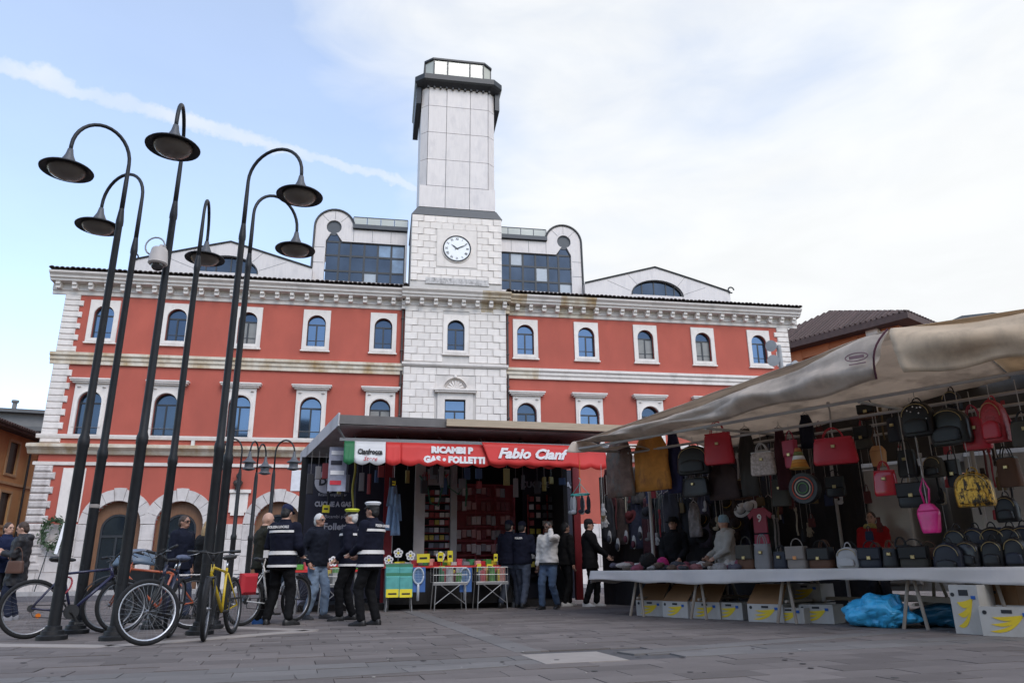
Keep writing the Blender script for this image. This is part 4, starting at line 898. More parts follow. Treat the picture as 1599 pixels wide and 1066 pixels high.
# racks of spare parts: frames, shelves and rows of little packets
def packet_mesh(col, w_, h_, d_): return MB().bbox(-w_/2, w_/2, -d_, 0, 0, h_, .008).mesh('packet', cmat(col, .45))
PK = [packet_mesh(c_, .085, .10, .05) for c_ in ((.55, .53, .50), (.08, .08, .09), (.30, .05, .05), (.40, .33, .05), (.20, .22, .26), (.62, .60, .58))]
def rack(px0, px1, py0, rows, cols, yy, zb, uprights=True):
    x0, zt = kpt(px0, py0, yy); x1 = kx(px1, yy); fr = MB(); nn_ = max(1, int((x1-x0)/.45)); 
    for k in range(nn_+1): xx = x0+(x1-x0)*k/nn_; fr.box(xx-.018, xx+.018, yy-.02, yy+.02, zb, zt)
    RK = obj('shelf_rack', fr, m_rack, K); h = (zt-zb)/rows
    for r in range(rows):
        obj('shelf', MB().box(x0, x1, yy-.10, yy+.10, zb+r*h, zb+r*h+.015), m_rack if uprights else m_kwall, RK)
        for c_ in range(cols):
            if random.random() < .12: continue
            me = random.choice(PK); xx = x0+(x1-x0)*(c_+.5)/cols
            lk = link('packet', me, RK, (xx, yy-.03, zb+r*h+.018), (random.uniform(-.06, .06), 0, random.uniform(-.2, .2))); lk.scale = (min(1.2, (x1-x0)/cols/.1), 1, min(1.5, (h-.05)/.11))
    return RK
rack(662, 702, 762, 12, 5, 2.55, .55); rack(824, 884, 772, 10, 6, 2.75, .6, False)
# red grid wall with blister packs
x0, zt = kpt(713, 756, 2.7); x1 = kx(803, 2.7); gr = MB(); zb = .75
for k in range(4): gr.box(x0+(x1-x0)*k/3-.02, x0+(x1-x0)*k/3+.02, 2.68, 2.72, zb, zt)
for k in range(7): gr.box(x0, x1, 2.685, 2.715, zb+(zt-zb)*k/6-.015, zb+(zt-zb)*k/6+.015)
gr.box(x0, x1, 2.78, 2.80, zb, zt); GR = obj('blister_wall', gr, m_rack, K)
BP = [MB().bbox(-.055, .055, -.03, 0, -.15, 0, .01).mesh('blister_pack', cmat(c_, .3)) for c_ in ((.32, .16, .15), (.22, .20, .20), (.40, .34, .32), (.14, .03, .035))]
for r in range(6):
    for c_ in range(12):
        if random.random() < .15: continue
        lk = link('blister_pack', random.choice(BP), GR, (x0+(x1-x0)*(c_+.5)/12, 2.66, zt-.06-(zt-zb)*r/6-random.uniform(0, .03)), (random.uniform(-.05, .05), random.uniform(-.05, .05), 0)); lk.scale = (.95, 1, random.uniform(.9, 1.5))
# header boards above racks
panel('header_board', 668, 702, 732, 757, 2.5, mat('header_grey', (.35, .33, .33), .6)); x, z = kpt(685, 744, 2.49); text('lettering', 'BIMBY', .16, m_prr, K, (x, 2.485, z), (0, 0, 0), bold=.006)
# green garden hose looped under the awning
hs = MB(); pts = [kpt(p, q, 1.6) for p, q in ((655, 742), (668, 760), (672, 785), (684, 790), (690, 765), (695, 735), (700, 760), (716, 771), (728, 755), (727, 790), (730, 770), (726, 740))]
hs.tube([(a, 1.6+.02*math.sin(i*2), b) for i, (a, b) in enumerate(pts)], .018, 6); tag(obj('garden_hose', hs, mat('green_hose', (.02, .10, .05), .5), None, K0, (0, 0, KA), smooth=True), 'green garden hose looped under the red awning', 'hose')
# counter with red top and goods; folding wire baskets in front
def kthing(name, label, cat, px, py, yy, group=None):
    x, z = kpt(px, py, yy); p = K0+kd*x+kn*yy; return thing(name, label, cat, (p.x, p.y, 0), KA, group), z
CT, _ = kthing('counter', 'long kiosk counter with a red top piled with small goods', 'counter', 690, 900, 1.75)
cx0 = kx(600, 1.75)-kx(690, 1.75); cx1 = kx(800, 1.75)-kx(690, 1.75)
obj('top', MB().box(cx0, cx1, -.38, .38, .80, .84), m_kred, CT); obj('front_panel', MB().box(cx0+.05, cx1-.05, -.30, -.28, .1, .80), m_kwall, CT)
for sx in (cx0+.08, cx1-.08): obj('leg', MB().box(sx-.03, sx+.03, -.3, .3, 0, .80), m_wire, CT)
cols_ = [(.55, .02, .03), (.10, .35, .06), (.70, .55, .05), (.60, .60, .58), (.65, .08, .10), (.25, .26, .28), (.05, .25, .10), (.80, .35, .30)]
for k in range(22):
    x = cx0+.12+(cx1-cx0-.24)*k/21; c_ = cols_[k % 8]; bx = MB(); w_ = random.uniform(.10, .16); bx.bbox(-w_/2, w_/2, -.08, .08, 0, random.uniform(.06, .15), .012)
    p = CT.location+kd*x+kn*random.uniform(-.28, -.05); tag(obj('goods_box', bx, cmat(c_, .5), None, (p.x, p.y, .841), (0, 0, KA+random.uniform(-.3, .3))), 'small %s goods box on the red kiosk counter' % ('red', 'green', 'yellow', 'white', 'scarlet', 'grey', 'dark green', 'pink')[k % 8], 'box', 'goods on the kiosk counter')
C2, _ = kthing('counter', 'low side counter under the navy banner with wire baskets', 'counter', 510, 900, 1.3)
obj('top', MB().box(-.62, .62, -.3, .3, .74, .78), m_kred, C2)
for sx in (-.55, .55): obj('leg', MB().box(sx-.02, sx+.02, -.26, .26, 0, .74), m_wire, C2)
for k in range(9):
    bx = MB(); w_ = random.uniform(.10, .2); bx.bbox(-w_/2, w_/2, -.08, .08, 0, random.uniform(.06, .2), .012); p = C2.location+kd*(-.5+k*.125)+kn*random.uniform(-.2, .1)
    tag(obj('goods_box', bx, cmat(cols_[(k*3+1) % 8], .5), None, (p.x, p.y, .781), (0, 0, KA+random.uniform(-.3, .3))), 'small %s goods box on the side counter by the navy banner' % ('red', 'green', 'yellow', 'white', 'scarlet', 'grey', 'dark green', 'pink')[(k*3+1) % 8], 'box', 'goods on the side counter')
# flower-shaped white price cards and yellow tags
def flower(px, py, yy, r, lb):
    x, z = kpt(px, py, yy); p = K0+kd*x+kn*yy; f_ = thing('price_card', lb, 'price card', (p.x, p.y, z), KA, 'white flower price cards'); h = MB()
    for k in range(5): t = 2*math.pi*k/5+.3; h.tube([(r*.55*math.cos(t), 0, r*.55*math.sin(t)), (r*.55*math.cos(t), .004, r*.55*math.sin(t))], r*.48, 14)
    h.tube([(0, -.001, 0), (0, .005, 0)], r*.6, 14); obj('card', h, m_prw, f_); obj('centre', MB().tube([(0, -.006, 0), (0, -.002, 0)], r*.28, 12), m_yel, f_)
    obj('stick', MB().tube([(0, .01, 0), (0, .01, .84-z)], .006, 5), m_wire, f_)
    for k in range(5): t = 2*math.pi*k/5+.3; obj('dot', MB().tube([(r*.55*math.cos(t), -.006, r*.55*math.sin(t)), (r*.55*math.cos(t), -.002, r*.55*math.sin(t))], r*.15, 8), m_ink, f_)
for px, py in ((622, 863), (641, 867), (607, 874), (520, 876), (688, 868), (498, 880)): flower(px, py, 1.35 if px > 560 else .95, .095, 'white flower-shaped price card standing on the kiosk counter')
for px, py, w_, h_ in ((661, 871, .26, .17), (688, 869, .11, .18), (703, 868, .11, .22), (690, 889, .12, .14), (748, 886, .08, .16), (765, 884, .13, .10), (774, 870, .08, .15), (620, 880, .10, .08), (629, 887, .07, .08), (614, 754, .10, .09), (509, 794, .14, .15)):
    x, z = kpt(px, py, 1.3); p = K0+kd*x+kn*1.3
    t_ = tag(obj('price_tag', MB().box(-w_/2, w_/2, 0, .006, -h_/2, h_/2), m_yel, None, (p.x, p.y, z), (0, R(random.uniform(-6, 6)), KA)), 'yellow paper price tag at the kiosk counter', 'price tag', 'yellow kiosk price tags')
    obj('price_mark', MB().box(-w_*.3, w_*.3, -.003, -.001, -h_*.12, h_*.12), m_ink, t_)
def wire_basket(px, py, yy, w_, lb):
    b, z = kthing('wire_basket', lb, 'basket', px, py, yy, 'folding wire baskets'); m = MB(); zt, zb, d_ = .80, .52, .22
    for z_ in (zb, (zb+zt)/2, zt): m.tube([(-w_, -d_, z_), (w_, -d_, z_), (w_, d_, z_), (-w_, d_, z_), (-w_, -d_, z_)], .007, 5)
    for k in range(13): x = -w_+2*w_*k/12; m.tube([(x, -d_, zb), (x, -d_, zt)], .004, 4); m.tube([(x, d_, zb), (x, d_, zt)], .004, 4); m.tube([(x, -d_, zb), (x, d_, zb)], .004, 4)
    obj('mesh_sides', m, m_wire, b); obj('rim', MB().box(-w_-.01, w_+.01, -d_-.015, -d_-.005, .47, .52), m_wire, b)
    for s in (-1, 1):
        for y in (-1, 1): obj('leg', MB().tube([(s*w_*.85, y*d_, .52), (s*(w_*.95), y*d_*1.15, 0)], .011, 6), m_wire, b)
        obj('brace', MB().tube([(s*w_*.9, -d_*1.1, .12), (-s*w_*.6, -d_*1.05, .48)], .008, 5), m_wire, b)
    for k in range(14):
        c_ = cols_[(k*5+int(px)) % 8]; p = b.location+kd*random.uniform(-w_+.06, w_-.06)+kn*random.uniform(-d_+.05, d_-.05)
        tag(obj('basket_item', MB().bbox(-.05, .05, -.05, .05, 0, random.uniform(.16, .3), .01), cmat(tuple(v*.6+.05 for v in c_), .5), None, (p.x, p.y, .53), (0, 0, random.uniform(0, 3))), 'small dull %s boxed item in the %s' % (('red', 'green', 'yellow', 'white', 'scarlet', 'grey', 'dark green', 'pink')[(k*5+int(px)) % 8], lb), 'box', 'items in the wire baskets')
wire_basket(700, 940, 1.0, .33, 'folding wire basket between the two bug swatters'); wire_basket(765, 940, 1.1, .32, 'folding wire basket beside the police pair'); wire_basket(520, 945, .75, .28, 'folding wire basket behind the white-haired man')
ST, _ = kthing('folding_stand', 'folding stand carrying teal and yellow packs in front of the counter', 'stand', 622, 945, .95)
for s in (-1, 1): obj('leg', MB().tube([(s*.18, 0, .9), (s*.25, -.1, 0)], .012, 6), m_wire, ST); obj('leg', MB().tube([(s*.18, .02, .9), (s*.25, .2, 0)], .012, 6), m_wire, ST)
obj('bar', MB().tube([(-.22, 0, .88), (.22, 0, .88)], .012, 6), m_wire, ST)
m_teal = mat('teal_pack', (.10, .36, .34), .4, .25, 9)
for px in (613, 634):
    for r in range(2):
        x, z = kpt(px, 890+r*14, .9-r*.05); p = K0+kd*x+kn*(.9-r*.06); pk = thing('mop_pack', 'teal and yellow hanging cloth pack on the folding stand', 'pack', (p.x, p.y, z), KA, 'teal and yellow packs')
        obj('bag', MB().bbox(-.135, .135, -.03, .03, -.32, .06, .02), m_teal, pk); obj('label', MB().box(-.12, .12, -.036, -.031, -.47+.14, -.18), m_yel, pk); obj('header', MB().box(-.135, .135, -.01, .01, .06, .12), cmat((.05, .2, .12), .5), pk); obj('print', MB().box(-.08, .08, -.039, -.037, -.28, -.25), m_ink, pk)
def swatter(px, py, yy, lb):
    s_, z = kthing('bug_swatter', lb, 'swatter', px, py, yy, 'racket-shaped bug swatters'); s_.location.z = z; m = MB(); m.tube([(.10*math.cos(t), 0, .16+.15*math.sin(t)) for t in [2*math.pi*k/24 for k in range(25)]], .018, 6); obj('hoop', m, cmat((.42, .48, .55), .4), s_, smooth=True)
    g_ = MB()
    for k in range(7): x = -.08+.027*k; q = .14*math.sqrt(max(.02, 1-(x/.1)**2)); g_.tube([(x, 0, .16-q), (x, 0, .16+q)], .003, 4)
    for k in range(9): z_ = .04+.03*k; q = .09*math.sqrt(max(.02, 1-((z_-.16)/.15)**2)); g_.tube([(-q, 0, z_), (q, 0, z_)], .003, 4)
    obj('grid', g_, cmat((.35, .50, .62), .4), s_); obj('handle', MB().tube([(0, 0, .02), (0, 0, -.06), (0, 0, -.30)], [.02, .026, .028], 10), cmat((.48, .52, .56), .4), s_, smooth=True)
    obj('backing_card', MB().box(-.10, .14, .02, .03, -.14, .32), cmat((.05, .13, .35), .5), s_)
swatter(653, 912, .8, 'pale racket-shaped bug swatter beside the teal packs'); swatter(726, 912, .85, 'pale racket-shaped bug swatter between the two wire baskets')
tag(obj('paint_tub', MB().lathe([(.13, 0), (.14, .02), (.15, .26), (.155, .28)], 20), mat('tub_print', (.45, .43, .52), .5, .6, 12), None, tuple(ground(468, 948))), 'stacked pale tub with printed label beside the bicycle wheel', 'tub')
tag(obj('paint_tub', MB().lathe([(.10, 0), (.11, .02), (.115, .2), (.12, .21)], 20), cmat((.6, .6, .58), .5), None, tuple(ground(425, 950))), 'small white tub left of the printed one on the paving', 'tub')
# cloths hanging at the kiosk corner (pale blue aprons) and dark wares below the awning
x, z = kpt(614, 800, 1.7); p = K0+kd*x+kn*1.7
AP = thing('hanging_apron', 'pale blue aprons hung on a cord by the red kiosk post', 'apron', (p.x, p.y, 0), KA)
for k, (dx, z1, z0, w_) in enumerate(((-.02, 2.50, 2.05, .13), (.06, 2.30, 1.75, .12), (-.05, 2.05, 1.55, .11), (.05, 1.9, 1.45, .10))):
    mb = MB(); mb.grid(lambda u, v: (dx+(u-.5)*2*w_*(.55+.45*v), -.03*k+.03*math.sin(u*9+k), z1-(z1-z0)*v), 8, 6); obj('apron', mb, mat('apron_blue', (.22, .33, .48), .8, .2, 6), AP, solid=.008, smooth=True)
obj('cord', MB().tube([(0, 0, 1.1), (0, 0, 3.1)], .006, 5), m_wire, AP)
# belts and straps hung at the left banner
for k, (px, c_, z1, z0) in enumerate(((552, (.35, .30, .06), 2.9, 1.9), (556, (.06, .06, .07), 2.95, 1.6), (535, (.03, .03, .03), 2.9, 2.1), (513, (.02, .02, .02), 2.95, 2.0))):
    x, _ = kpt(px, 760, .9); p = K0+kd*x+kn*.9; mb = MB(); mb.tube([(.02*math.sin(j), .0, z1-(z1-z0)*j/8) for j in range(9)], .022, 6); tag(obj('hanging_strap', mb, cmat(c_, .6), None, (p.x, p.y, 0), (0, 0, KA), smooth=True), ('yellow and black strap hanging before the navy banner', 'black braided strap hanging beside the yellow strap', 'short black strap hanging before the round emblem', 'black strap bundle hanging at the kiosk corner')[k], 'strap')

wr_cols = [(.03, .03, .035), (.25, .24, .24), (.30, .05, .05), (.05, .10, .20), (.35, .30, .10), (.12, .12, .13)]
for i in range(36):                                  # blister cards and tools dangling from the awning bar
    px = (585+random.random()*300) if i > 9 else (484+i*11.5); yy = random.uniform(1.2, 1.9); x, _ = kpt(px, 760, yy); zt = random.uniform(2.55, 2.95); L_ = random.uniform(.15, .42); w_ = random.uniform(.035, .08); p = K0+kd*x+kn*yy
    t_ = thing('hanging_ware', 'small %s packaged ware dangling under the red awning' % ('black', 'grey', 'red', 'blue', 'yellow', 'charcoal')[i % 6], 'ware', (p.x, p.y, 0), KA+random.uniform(-.5, .5), 'wares dangling under the awning'); obj('cord', MB().tube([(0, 0, zt), (0, 0, 3.14)], .004, 4), m_wire, t_); obj('pack', MB().bbox(-w_, w_, -.02, .02, zt-L_, zt, .01), cmat(wr_cols[i % 6], .5), t_)
# ================================================================ bag stall
S0 = Vector((1.97, 12.65, 0)); sdv = Vector((.662, -.75, 0)).normalized(); snv = Vector((.75, .662, 0)).normalized(); SA = math.atan2(sdv.y, sdv.x)
def spt(px, py, yy):
    d = ray(px, py); t = (S0+snv*yy-C_O).dot(snv)/d.dot(snv); p = C_O+d*t; return ((p-S0).dot(sdv), p.z)
def sworld(x, yy, z=0): p = S0+sdv*x+snv*yy; return (p.x, p.y, z)
m_cloth = mat('table_cloth', (.56, .52, .49), .8, .08, 2, .1, 12, dirt=((.45, .43, .44), 2, .5, .85)); m_tarp = mat('grey_tarpaulin', (.70, .61, .52), .7, .14, 3, .25, 14, dirt=((.34, .28, .23), 1.6, .48, .78), lucent=.48); m_tarpb = mat('beige_tarpaulin', (.72, .58, .42), .7, .1, 3, .2, 14, dirt=((.34, .25, .17), 2, .5, .8), lucent=.42); m_alup = mat('stall_pole', (.40, .38, .36), .5, .15, 5, metal=.3)
# canopy of the bag stall
CN = thing('stall_canopy', 'grey and beige weathered tarpaulin canopy over the bag stall', 'canopy')
cor_h = ground(1370, 592, 2.7); far_h = ground(968, 690, 2.7); cor_t = aty(1387, 515, cor_h.y); far_t = aty(900, 690, far_h.y+.4); beR_h = ground(1599, 556, 2.7); beR_t = aty(1599, 496, beR_h.y)
ext = beR_h+(beR_h-cor_h)*1.2; ext_t = Vector((ext.x, ext.y, beR_t.z))
def tarp_front(a_t, b_t, a_h, b_h, sag, folds):
    def f(u, v):
        top = a_t.lerp(b_t, u); top.z -= sag*math.sin(math.pi*u); bot = a_h.lerp(b_h, u); bot.z -= .05*math.sin(math.pi*u*3)**2
        p = top.lerp(bot, v); n_ = noise.noise(Vector((u*folds, v*2.2, 3.7))); p += Vector((-.75, -.66, 0))*(.12*math.sin(math.pi*v)*(1+1.3*n_)+.07*n_*v+.03*noise.noise(Vector((u*folds*3.1, v*5, 1)))); p.z += .06*n_*(1-v)
        return p
    return f
mb = MB(); mb.grid(tarp_front(far_t, cor_t, far_h, cor_h, .10, 7), 60, 12); obj('front_flap', mb, m_tarp, CN, smooth=True, solid=.008)
mb = MB(); mb.grid(tarp_front(cor_t+Vector((.02, -.02, .01)), ext_t, ground(1412, 582, 2.7), ext, .06, 3), 40, 10); obj('side_flap', mb, m_tarpb, CN, smooth=True, solid=.008)
pk_ = Vector((1.02*.75, 1.02*.662, 0)); bk = snv*4.4
far_end = far_t+Vector((-.25, .5, -.05))
mb = MB()
def roofN(u, v):
    a = far_t.lerp(cor_t, u); b = a+bk+Vector((0, 0, .15)); p = a.lerp(b, v); p.z += .55*math.sin(math.pi*min(1, v*1.0))*.6+.03*noise.noise(Vector((u*6, v*6, 1))); return p
mb.grid(roofN, 30, 14); obj('roof_sheet', mb, m_tarp, CN, smooth=True, solid=.008)
mb = MB()
def roofB(u, v):
    a = cor_t.lerp(ext_t, u); b = a+bk+Vector((0, 0, .2)); p = a.lerp(b, v); p.z += .3*math.sin(math.pi*v); return p
mb.grid(roofB, 16, 10); obj('roof_sheet', mb, m_tarpb, CN, smooth=True, solid=.008)
# torn end draped at the far corner
mb = MB(); e0 = aty(884, 702, far_h.y+.3); e1 = far_h+Vector((.05, .1, .0))
mb.grid(lambda u, v: far_t.lerp(e0, v)*(1-u)+(far_t+bk*.25).lerp(e1+bk*.2, v)*u+Vector((0, 0, .05*math.sin(6*u+4*v))), 10, 8); obj('corner_drape', mb, m_tarp, CN, smooth=True, solid=.008)
# seam cord and dark badge on the flap
sm = MB(); sm.tube([cor_t.lerp(cor_h, k/8)+Vector((-.14*math.sin(math.pi*k/8)-.02, -.12*math.sin(math.pi*k/8)-.02, 0)) for k in range(9)], .012, 5); obj('seam', sm, cmat((.06, .02, .03), .7), CN)
pc = far_t.lerp(cor_t, .955).lerp(far_h.lerp(cor_h, .955), .5); BG = MB()
BG.tube([(.12*math.cos(t), 0, .045*math.sin(t)) for t in [2*math.pi*k/24 for k in range(25)]], .007, 5, False); BG.bbox(-.08, .08, -.004, .004, -.018, .018, .002); BG.box(-.09, .09, -.003, .003, -.085, -.072)
obj('badge', BG, cmat((.20, .13, .14), .7), CN, (pc.x-.15, pc.y-.135, pc.z), (0, 0, SA+.15))
fr = MB()
hz = 2.66
def spole(mbx, x0, y0, z0, x1, y1, z1, r=.022): mbx.tube([sworld(x0, y0, z0), sworld(x1, y1, z1)], r, 8)
for x in (-.3, 2.2, 4.4, 6.6): spole(fr, x, -.9, 2.64, x, 3.3, 2.9)
for y in (-.9, .2, 1.4, 2.8): spole(fr, -.4, y, 2.66+.06*max(0, y), 7.2, y, 2.66+.06*max(0, y))
for x in (-.3, 2.2, 4.4, 6.6): spole(fr, x, 2.8, 0, x, 2.8, 2.84, .03)
spole(fr, -.3, .9, 0, -.3, .9, 2.72, .03)
obj('frame', fr, m_alup, CN)
# table with cloth and trestles
TB = thing('stall_table', 'long market table under a pale cloth on wooden trestles', 'table')
XL = spt(925, 905, 0)[0]; XR = 7.0; TZ = .70
obj('board', MB().add([sworld(x, y, z) for z in (TZ-.03, TZ) for x, y in ((XL, 0), (XR, 0), (XR, 1.1), (XL, 1.1))], [(0, 3, 2, 1), (4, 5, 6, 7), (0, 1, 5, 4), (1, 2, 6, 5), (2, 3, 7, 6), (3, 0, 4, 7)]), mat('plank', (.30, .24, .18), .7), TB)
mb = MB()
def cloth(u, v):
    x = XL-.02+(XR-XL+.02)*u
    if v < .5: return sworld(x, 1.1-(1.12)*v*2, TZ+.008)
    w_ = (v-.5)*2; n_ = noise.noise(Vector((x*2.2, w_, 0)))
    return sworld(x, -.02-.03*w_+.03*n_*w_-.02*math.sin(x*5)*w_, TZ+.008-(.17+.03*math.sin(x*1.3)+.03*n_)*w_)
mb.grid(cloth, 140, 10); obj('cloth', mb, m_cloth, TB, solid=.005, smooth=True)
mb = MB(); mb.grid(lambda u, v: sworld(XL-.02-.02*v, 0+1.1*u, TZ+.008-.2*v+.02*math.sin(u*9)*v), 12, 4); obj('cloth_end', mb, m_cloth, TB, solid=.005)
m_trest = mat('trestle_wood', (.30, .25, .20), .75, .2, 4)
for px in (1000, 1096, 1233, 1432, 1560):
    x = spt(px, 965, .1)[0]
    for s in (-1, 1):
        mb = MB(); mb.tube([sworld(x+s*.02, .12, TZ-.04), sworld(x+s*.14, .02, 0)], .022, 6); obj('trestle_leg', mb, m_trest, TB); mb = MB(); mb.tube([sworld(x+s*.02, .9, TZ-.04), sworld(x+s*.14, 1.0, 0)], .022, 6); obj('trestle_leg', mb, m_trest, TB)
    mb = MB(); mb.tube([sworld(x, .05, .28), sworld(x, .98, .28)], .02, 6); obj('trestle_rail', mb, m_trest, TB)
mb = MB(); mb.tube([sworld(XL+.6, .95, .3), sworld(XR, .95, .3)], .025, 6); obj('long_rail', mb, m_trest, TB)
# ---- white van behind the stall, side on, sliding door open
VN = thing('white_van', 'white panel van with open sliding door parked behind the bag stall', 'van', sworld(4.6, 3.1), SA); m_van = mat('shaded_van_paint', (.36, .34, .32), .3, .05, 2, spec=.6)  # white paint darkened: the shade behind the stall is put into its colour
v = MB()
def vsec(x, zt, y1=1.9, zb=.35): return [(x, 0, zb), (x, -.04, .9), (x, 0, 1.35), (x, .10, zt-.15), (x, .22, zt), (x, y1-.22, zt), (x, y1-.1, zt-.15), (x, y1, 1.3), (x, y1, zb)]
v.ring_loft([vsec(-3.2, 2.35), vsec(-3.1, 2.5), vsec(-1.35, 2.52)]); v.ring_loft([vsec(-.45, 2.52), vsec(.95, 2.48), vsec(1.3, 2.3), vsec(1.8, 1.55), vsec(2.6, 1.25), vsec(2.75, .95)]); v.ring_loft([[(x, .10+q, z) for q, z in ((0, 2.3), (.1, 2.52), (1.6, 2.52), (1.7, 2.3))] for x in (-1.36, -.44)]); v.box(-1.36, -.44, .02, 1.9, .35, .5); v.box(-1.36, -.44, 1.85, 1.9, .5, 2.3)
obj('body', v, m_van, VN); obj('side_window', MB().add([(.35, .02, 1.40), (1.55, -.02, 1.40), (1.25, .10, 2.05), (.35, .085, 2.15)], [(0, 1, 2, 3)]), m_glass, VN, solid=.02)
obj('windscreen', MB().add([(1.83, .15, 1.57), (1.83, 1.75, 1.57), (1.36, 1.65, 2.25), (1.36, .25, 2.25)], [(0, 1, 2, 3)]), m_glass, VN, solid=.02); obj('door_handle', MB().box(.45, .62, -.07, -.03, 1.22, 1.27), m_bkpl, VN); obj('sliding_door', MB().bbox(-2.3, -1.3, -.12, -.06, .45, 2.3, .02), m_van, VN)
for x in (-2.3, 1.85):
    wv = link('wheel', MB().tube([(0, -.02, 0), (0, .2, 0)], .33, 24).mesh('wheel', m_tyre), VN, (x, 0, .33)); obj('hub_cap', MB().tube([(0, -.03, 0), (0, -.02, 0)], .19, 20), m_alu, wv)
obj('mirror', MB().bbox(1.35, 1.5, -.25, -.08, 1.42, 1.72, .02), m_bkpl, VN)
# back screen of the far half: dark cloth and shelves of wares
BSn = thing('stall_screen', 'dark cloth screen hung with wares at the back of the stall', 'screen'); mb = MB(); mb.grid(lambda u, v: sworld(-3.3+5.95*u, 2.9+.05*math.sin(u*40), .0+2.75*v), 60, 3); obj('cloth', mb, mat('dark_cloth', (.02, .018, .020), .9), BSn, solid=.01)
mb = MB(); mb.grid(lambda u, v: Vector(sworld(-.5+8.5*u, 3.02+.06*math.sin(u*31), 3.75-1.35*v)), 50, 3); obj('added_rear_flap', mb, mat('shade_dark_sheet', (.05, .045, .04), .85), CN, solid=.008)  # added dark sheet above the van, standing in for the stall's shaded back
# ---- bags
def handle_arc(mb, x, y, z, w_, h_, r=.008, n=12): mb.tube([(x-w_/2*math.cos(math.pi*k/n), y, z+h_*math.sin(math.pi*k/n)) for k in range(n+1)], r, 6)
def rbox(mb, w0, w1, d_, z0, z1, b=.03, n=10, dome=0):       # soft trapezoid body
    rings = []
    for k in range(n+1):
        t = k/n; wd = w0+(w1-w0)*t; z = z0+(z1-z0)*t; sc = 1.0; zz_ = z
        if dome and t > 1-dome: q = (t-(1-dome))/dome; sc = math.sqrt(max(.03, 1-q*q)); 
        ed = 1-.10*(1-min(1, t/.12))**2-(.0 if dome else .10*(1-min(1, (1-t)/.12))**2)
        a = wd/2*sc*ed; d2 = d_/2*(.55+.45*sc)*ed*(1-.25*t)
        rings.append([(a*(abs(math.cos(p))**.45)*math.copysign(1, math.cos(p)), d2*(abs(math.sin(p))**.45)*math.copysign(1, math.sin(p)), zz_) for p in [2*math.pi*j/16+.01 for j in range(16)]])
    mb.ring_loft(rings)
def bag(kind, label, loc, rz, w_, h_, d_, m, m2=None, cat='bag', group='bags on the stall', trim=None, name='handbag'):
    T_ = thing(name, label, cat, loc, rz, group); m2 = m2 or m; met = mat('bag_buckle', (.45, .36, .18), .35, metal=.8); b = MB()
    if kind == 'tote':
        rbox(b, w_, w_*.86, d_, 0, h_); obj('body', b, m, T_, smooth=True, angle=50); hm = MB()
        for y in (-.03, .03): handle_arc(hm, 0, y, h_*.92, w_*.45, h_*.5)
        obj('handle', hm, m2, T_, smooth=True); obj('clasp', MB().bbox(-.025, .025, -d_/2-.012, -d_/2*.8, h_*.62, h_*.62+.04, .005), trim or met, T_)
        obj('top_edge', MB().box(-w_*.40, w_*.40, -d_*.30, d_*.30, h_-.012, h_+.012), m2, T_)
    elif kind == 'back':
        rbox(b, w_, w_*.95, d_, 0, h_, dome=.42); obj('body', b, m, T_, smooth=True, angle=50); pb = MB(); rbox(pb, w_*.72, w_*.66, .07, .03, h_*.48, dome=.35); obj('pocket', pb, m2, T_, (0, -d_/2-.01, 0), smooth=True, angle=50)
        hm = MB(); handle_arc(hm, 0, d_*.2, h_*.96, w_*.28, .07); obj('handle', hm, m2, T_, smooth=True)
        zp = MB(); zp.tube([(w_*.40*math.cos(math.pi*k/12), -d_*.42, h_*.58+h_*.33*math.sin(math.pi*k/12)) for k in range(13)], .005, 5); obj('zip', zp, trim or met, T_)
        for s in (-1, 1): st_ = MB(); st_.tube([(s*w_*.25, d_*.4, h_*.9), (s*w_*.38, d_*.75, h_*.5), (s*w_*.34, d_*.5, .03)], .014, 6); obj('strap', st_, m2, T_, smooth=True)
    elif kind == 'flap':
        rbox(b, w_, w_*.97, d_, 0, h_); obj('body', b, m, T_, smooth=True, angle=50); obj('flap', MB().bbox(-w_*.49, w_*.49, -d_/2-.014, d_*.2, h_*.42, h_+.012, .015), m2, T_); obj('clasp', MB().bbox(-.025, .025, -d_/2-.026, -d_/2-.014, h_*.42, h_*.42+.045, .005), trim or met, T_); hm = MB(); handle_arc(hm, 0, 0, h_, w_*.6, h_*.4); obj('handle', hm, m2, T_, smooth=True)
    elif kind == 'pouch':
        rbox(b, w_*.7, w_, d_, 0, h_*.75); rbox(b, w_*.95, w_*.5, d_*.9, h_*.74, h_); obj('body', b, m, T_, smooth=True, angle=60); hm = MB(); hm.tube([(-.02, 0, h_*.9), (-.05, 0, h_*1.5), (0, 0, h_*1.9), (.05, 0, h_*1.5), (.02, 0, h_*.9)], .012, 6); obj('strap', hm, m2, T_, smooth=True)
    return T_
BK = (.006, .006, .007); blk = cmat(BK, .45); brn = cmat((.10, .05, .03), .6); gry = cmat((.20, .19, .185), .6); nvy = cmat((.008, .010, .020), .5); tau = cmat((.23, .20, .175), .6); red = cmat((.40, .010, .022), .4); wht = cmat((.42, .41, .40), .6); crm = cmat((.30, .02, .05), .5); olv = cmat((.06, .055, .045), .7); gld = mat('gold_sequin', (.55, .30, .035), .3, .4, 45, .5, 60, metal=.5, dirt=((.03, .02, .01), 22, .46, .56)); pnk = mat('pink_satin', (.62, .02, .18), .3, .2, 8, .3, 20); tan_ = cmat((.45, .22, .08), .5)
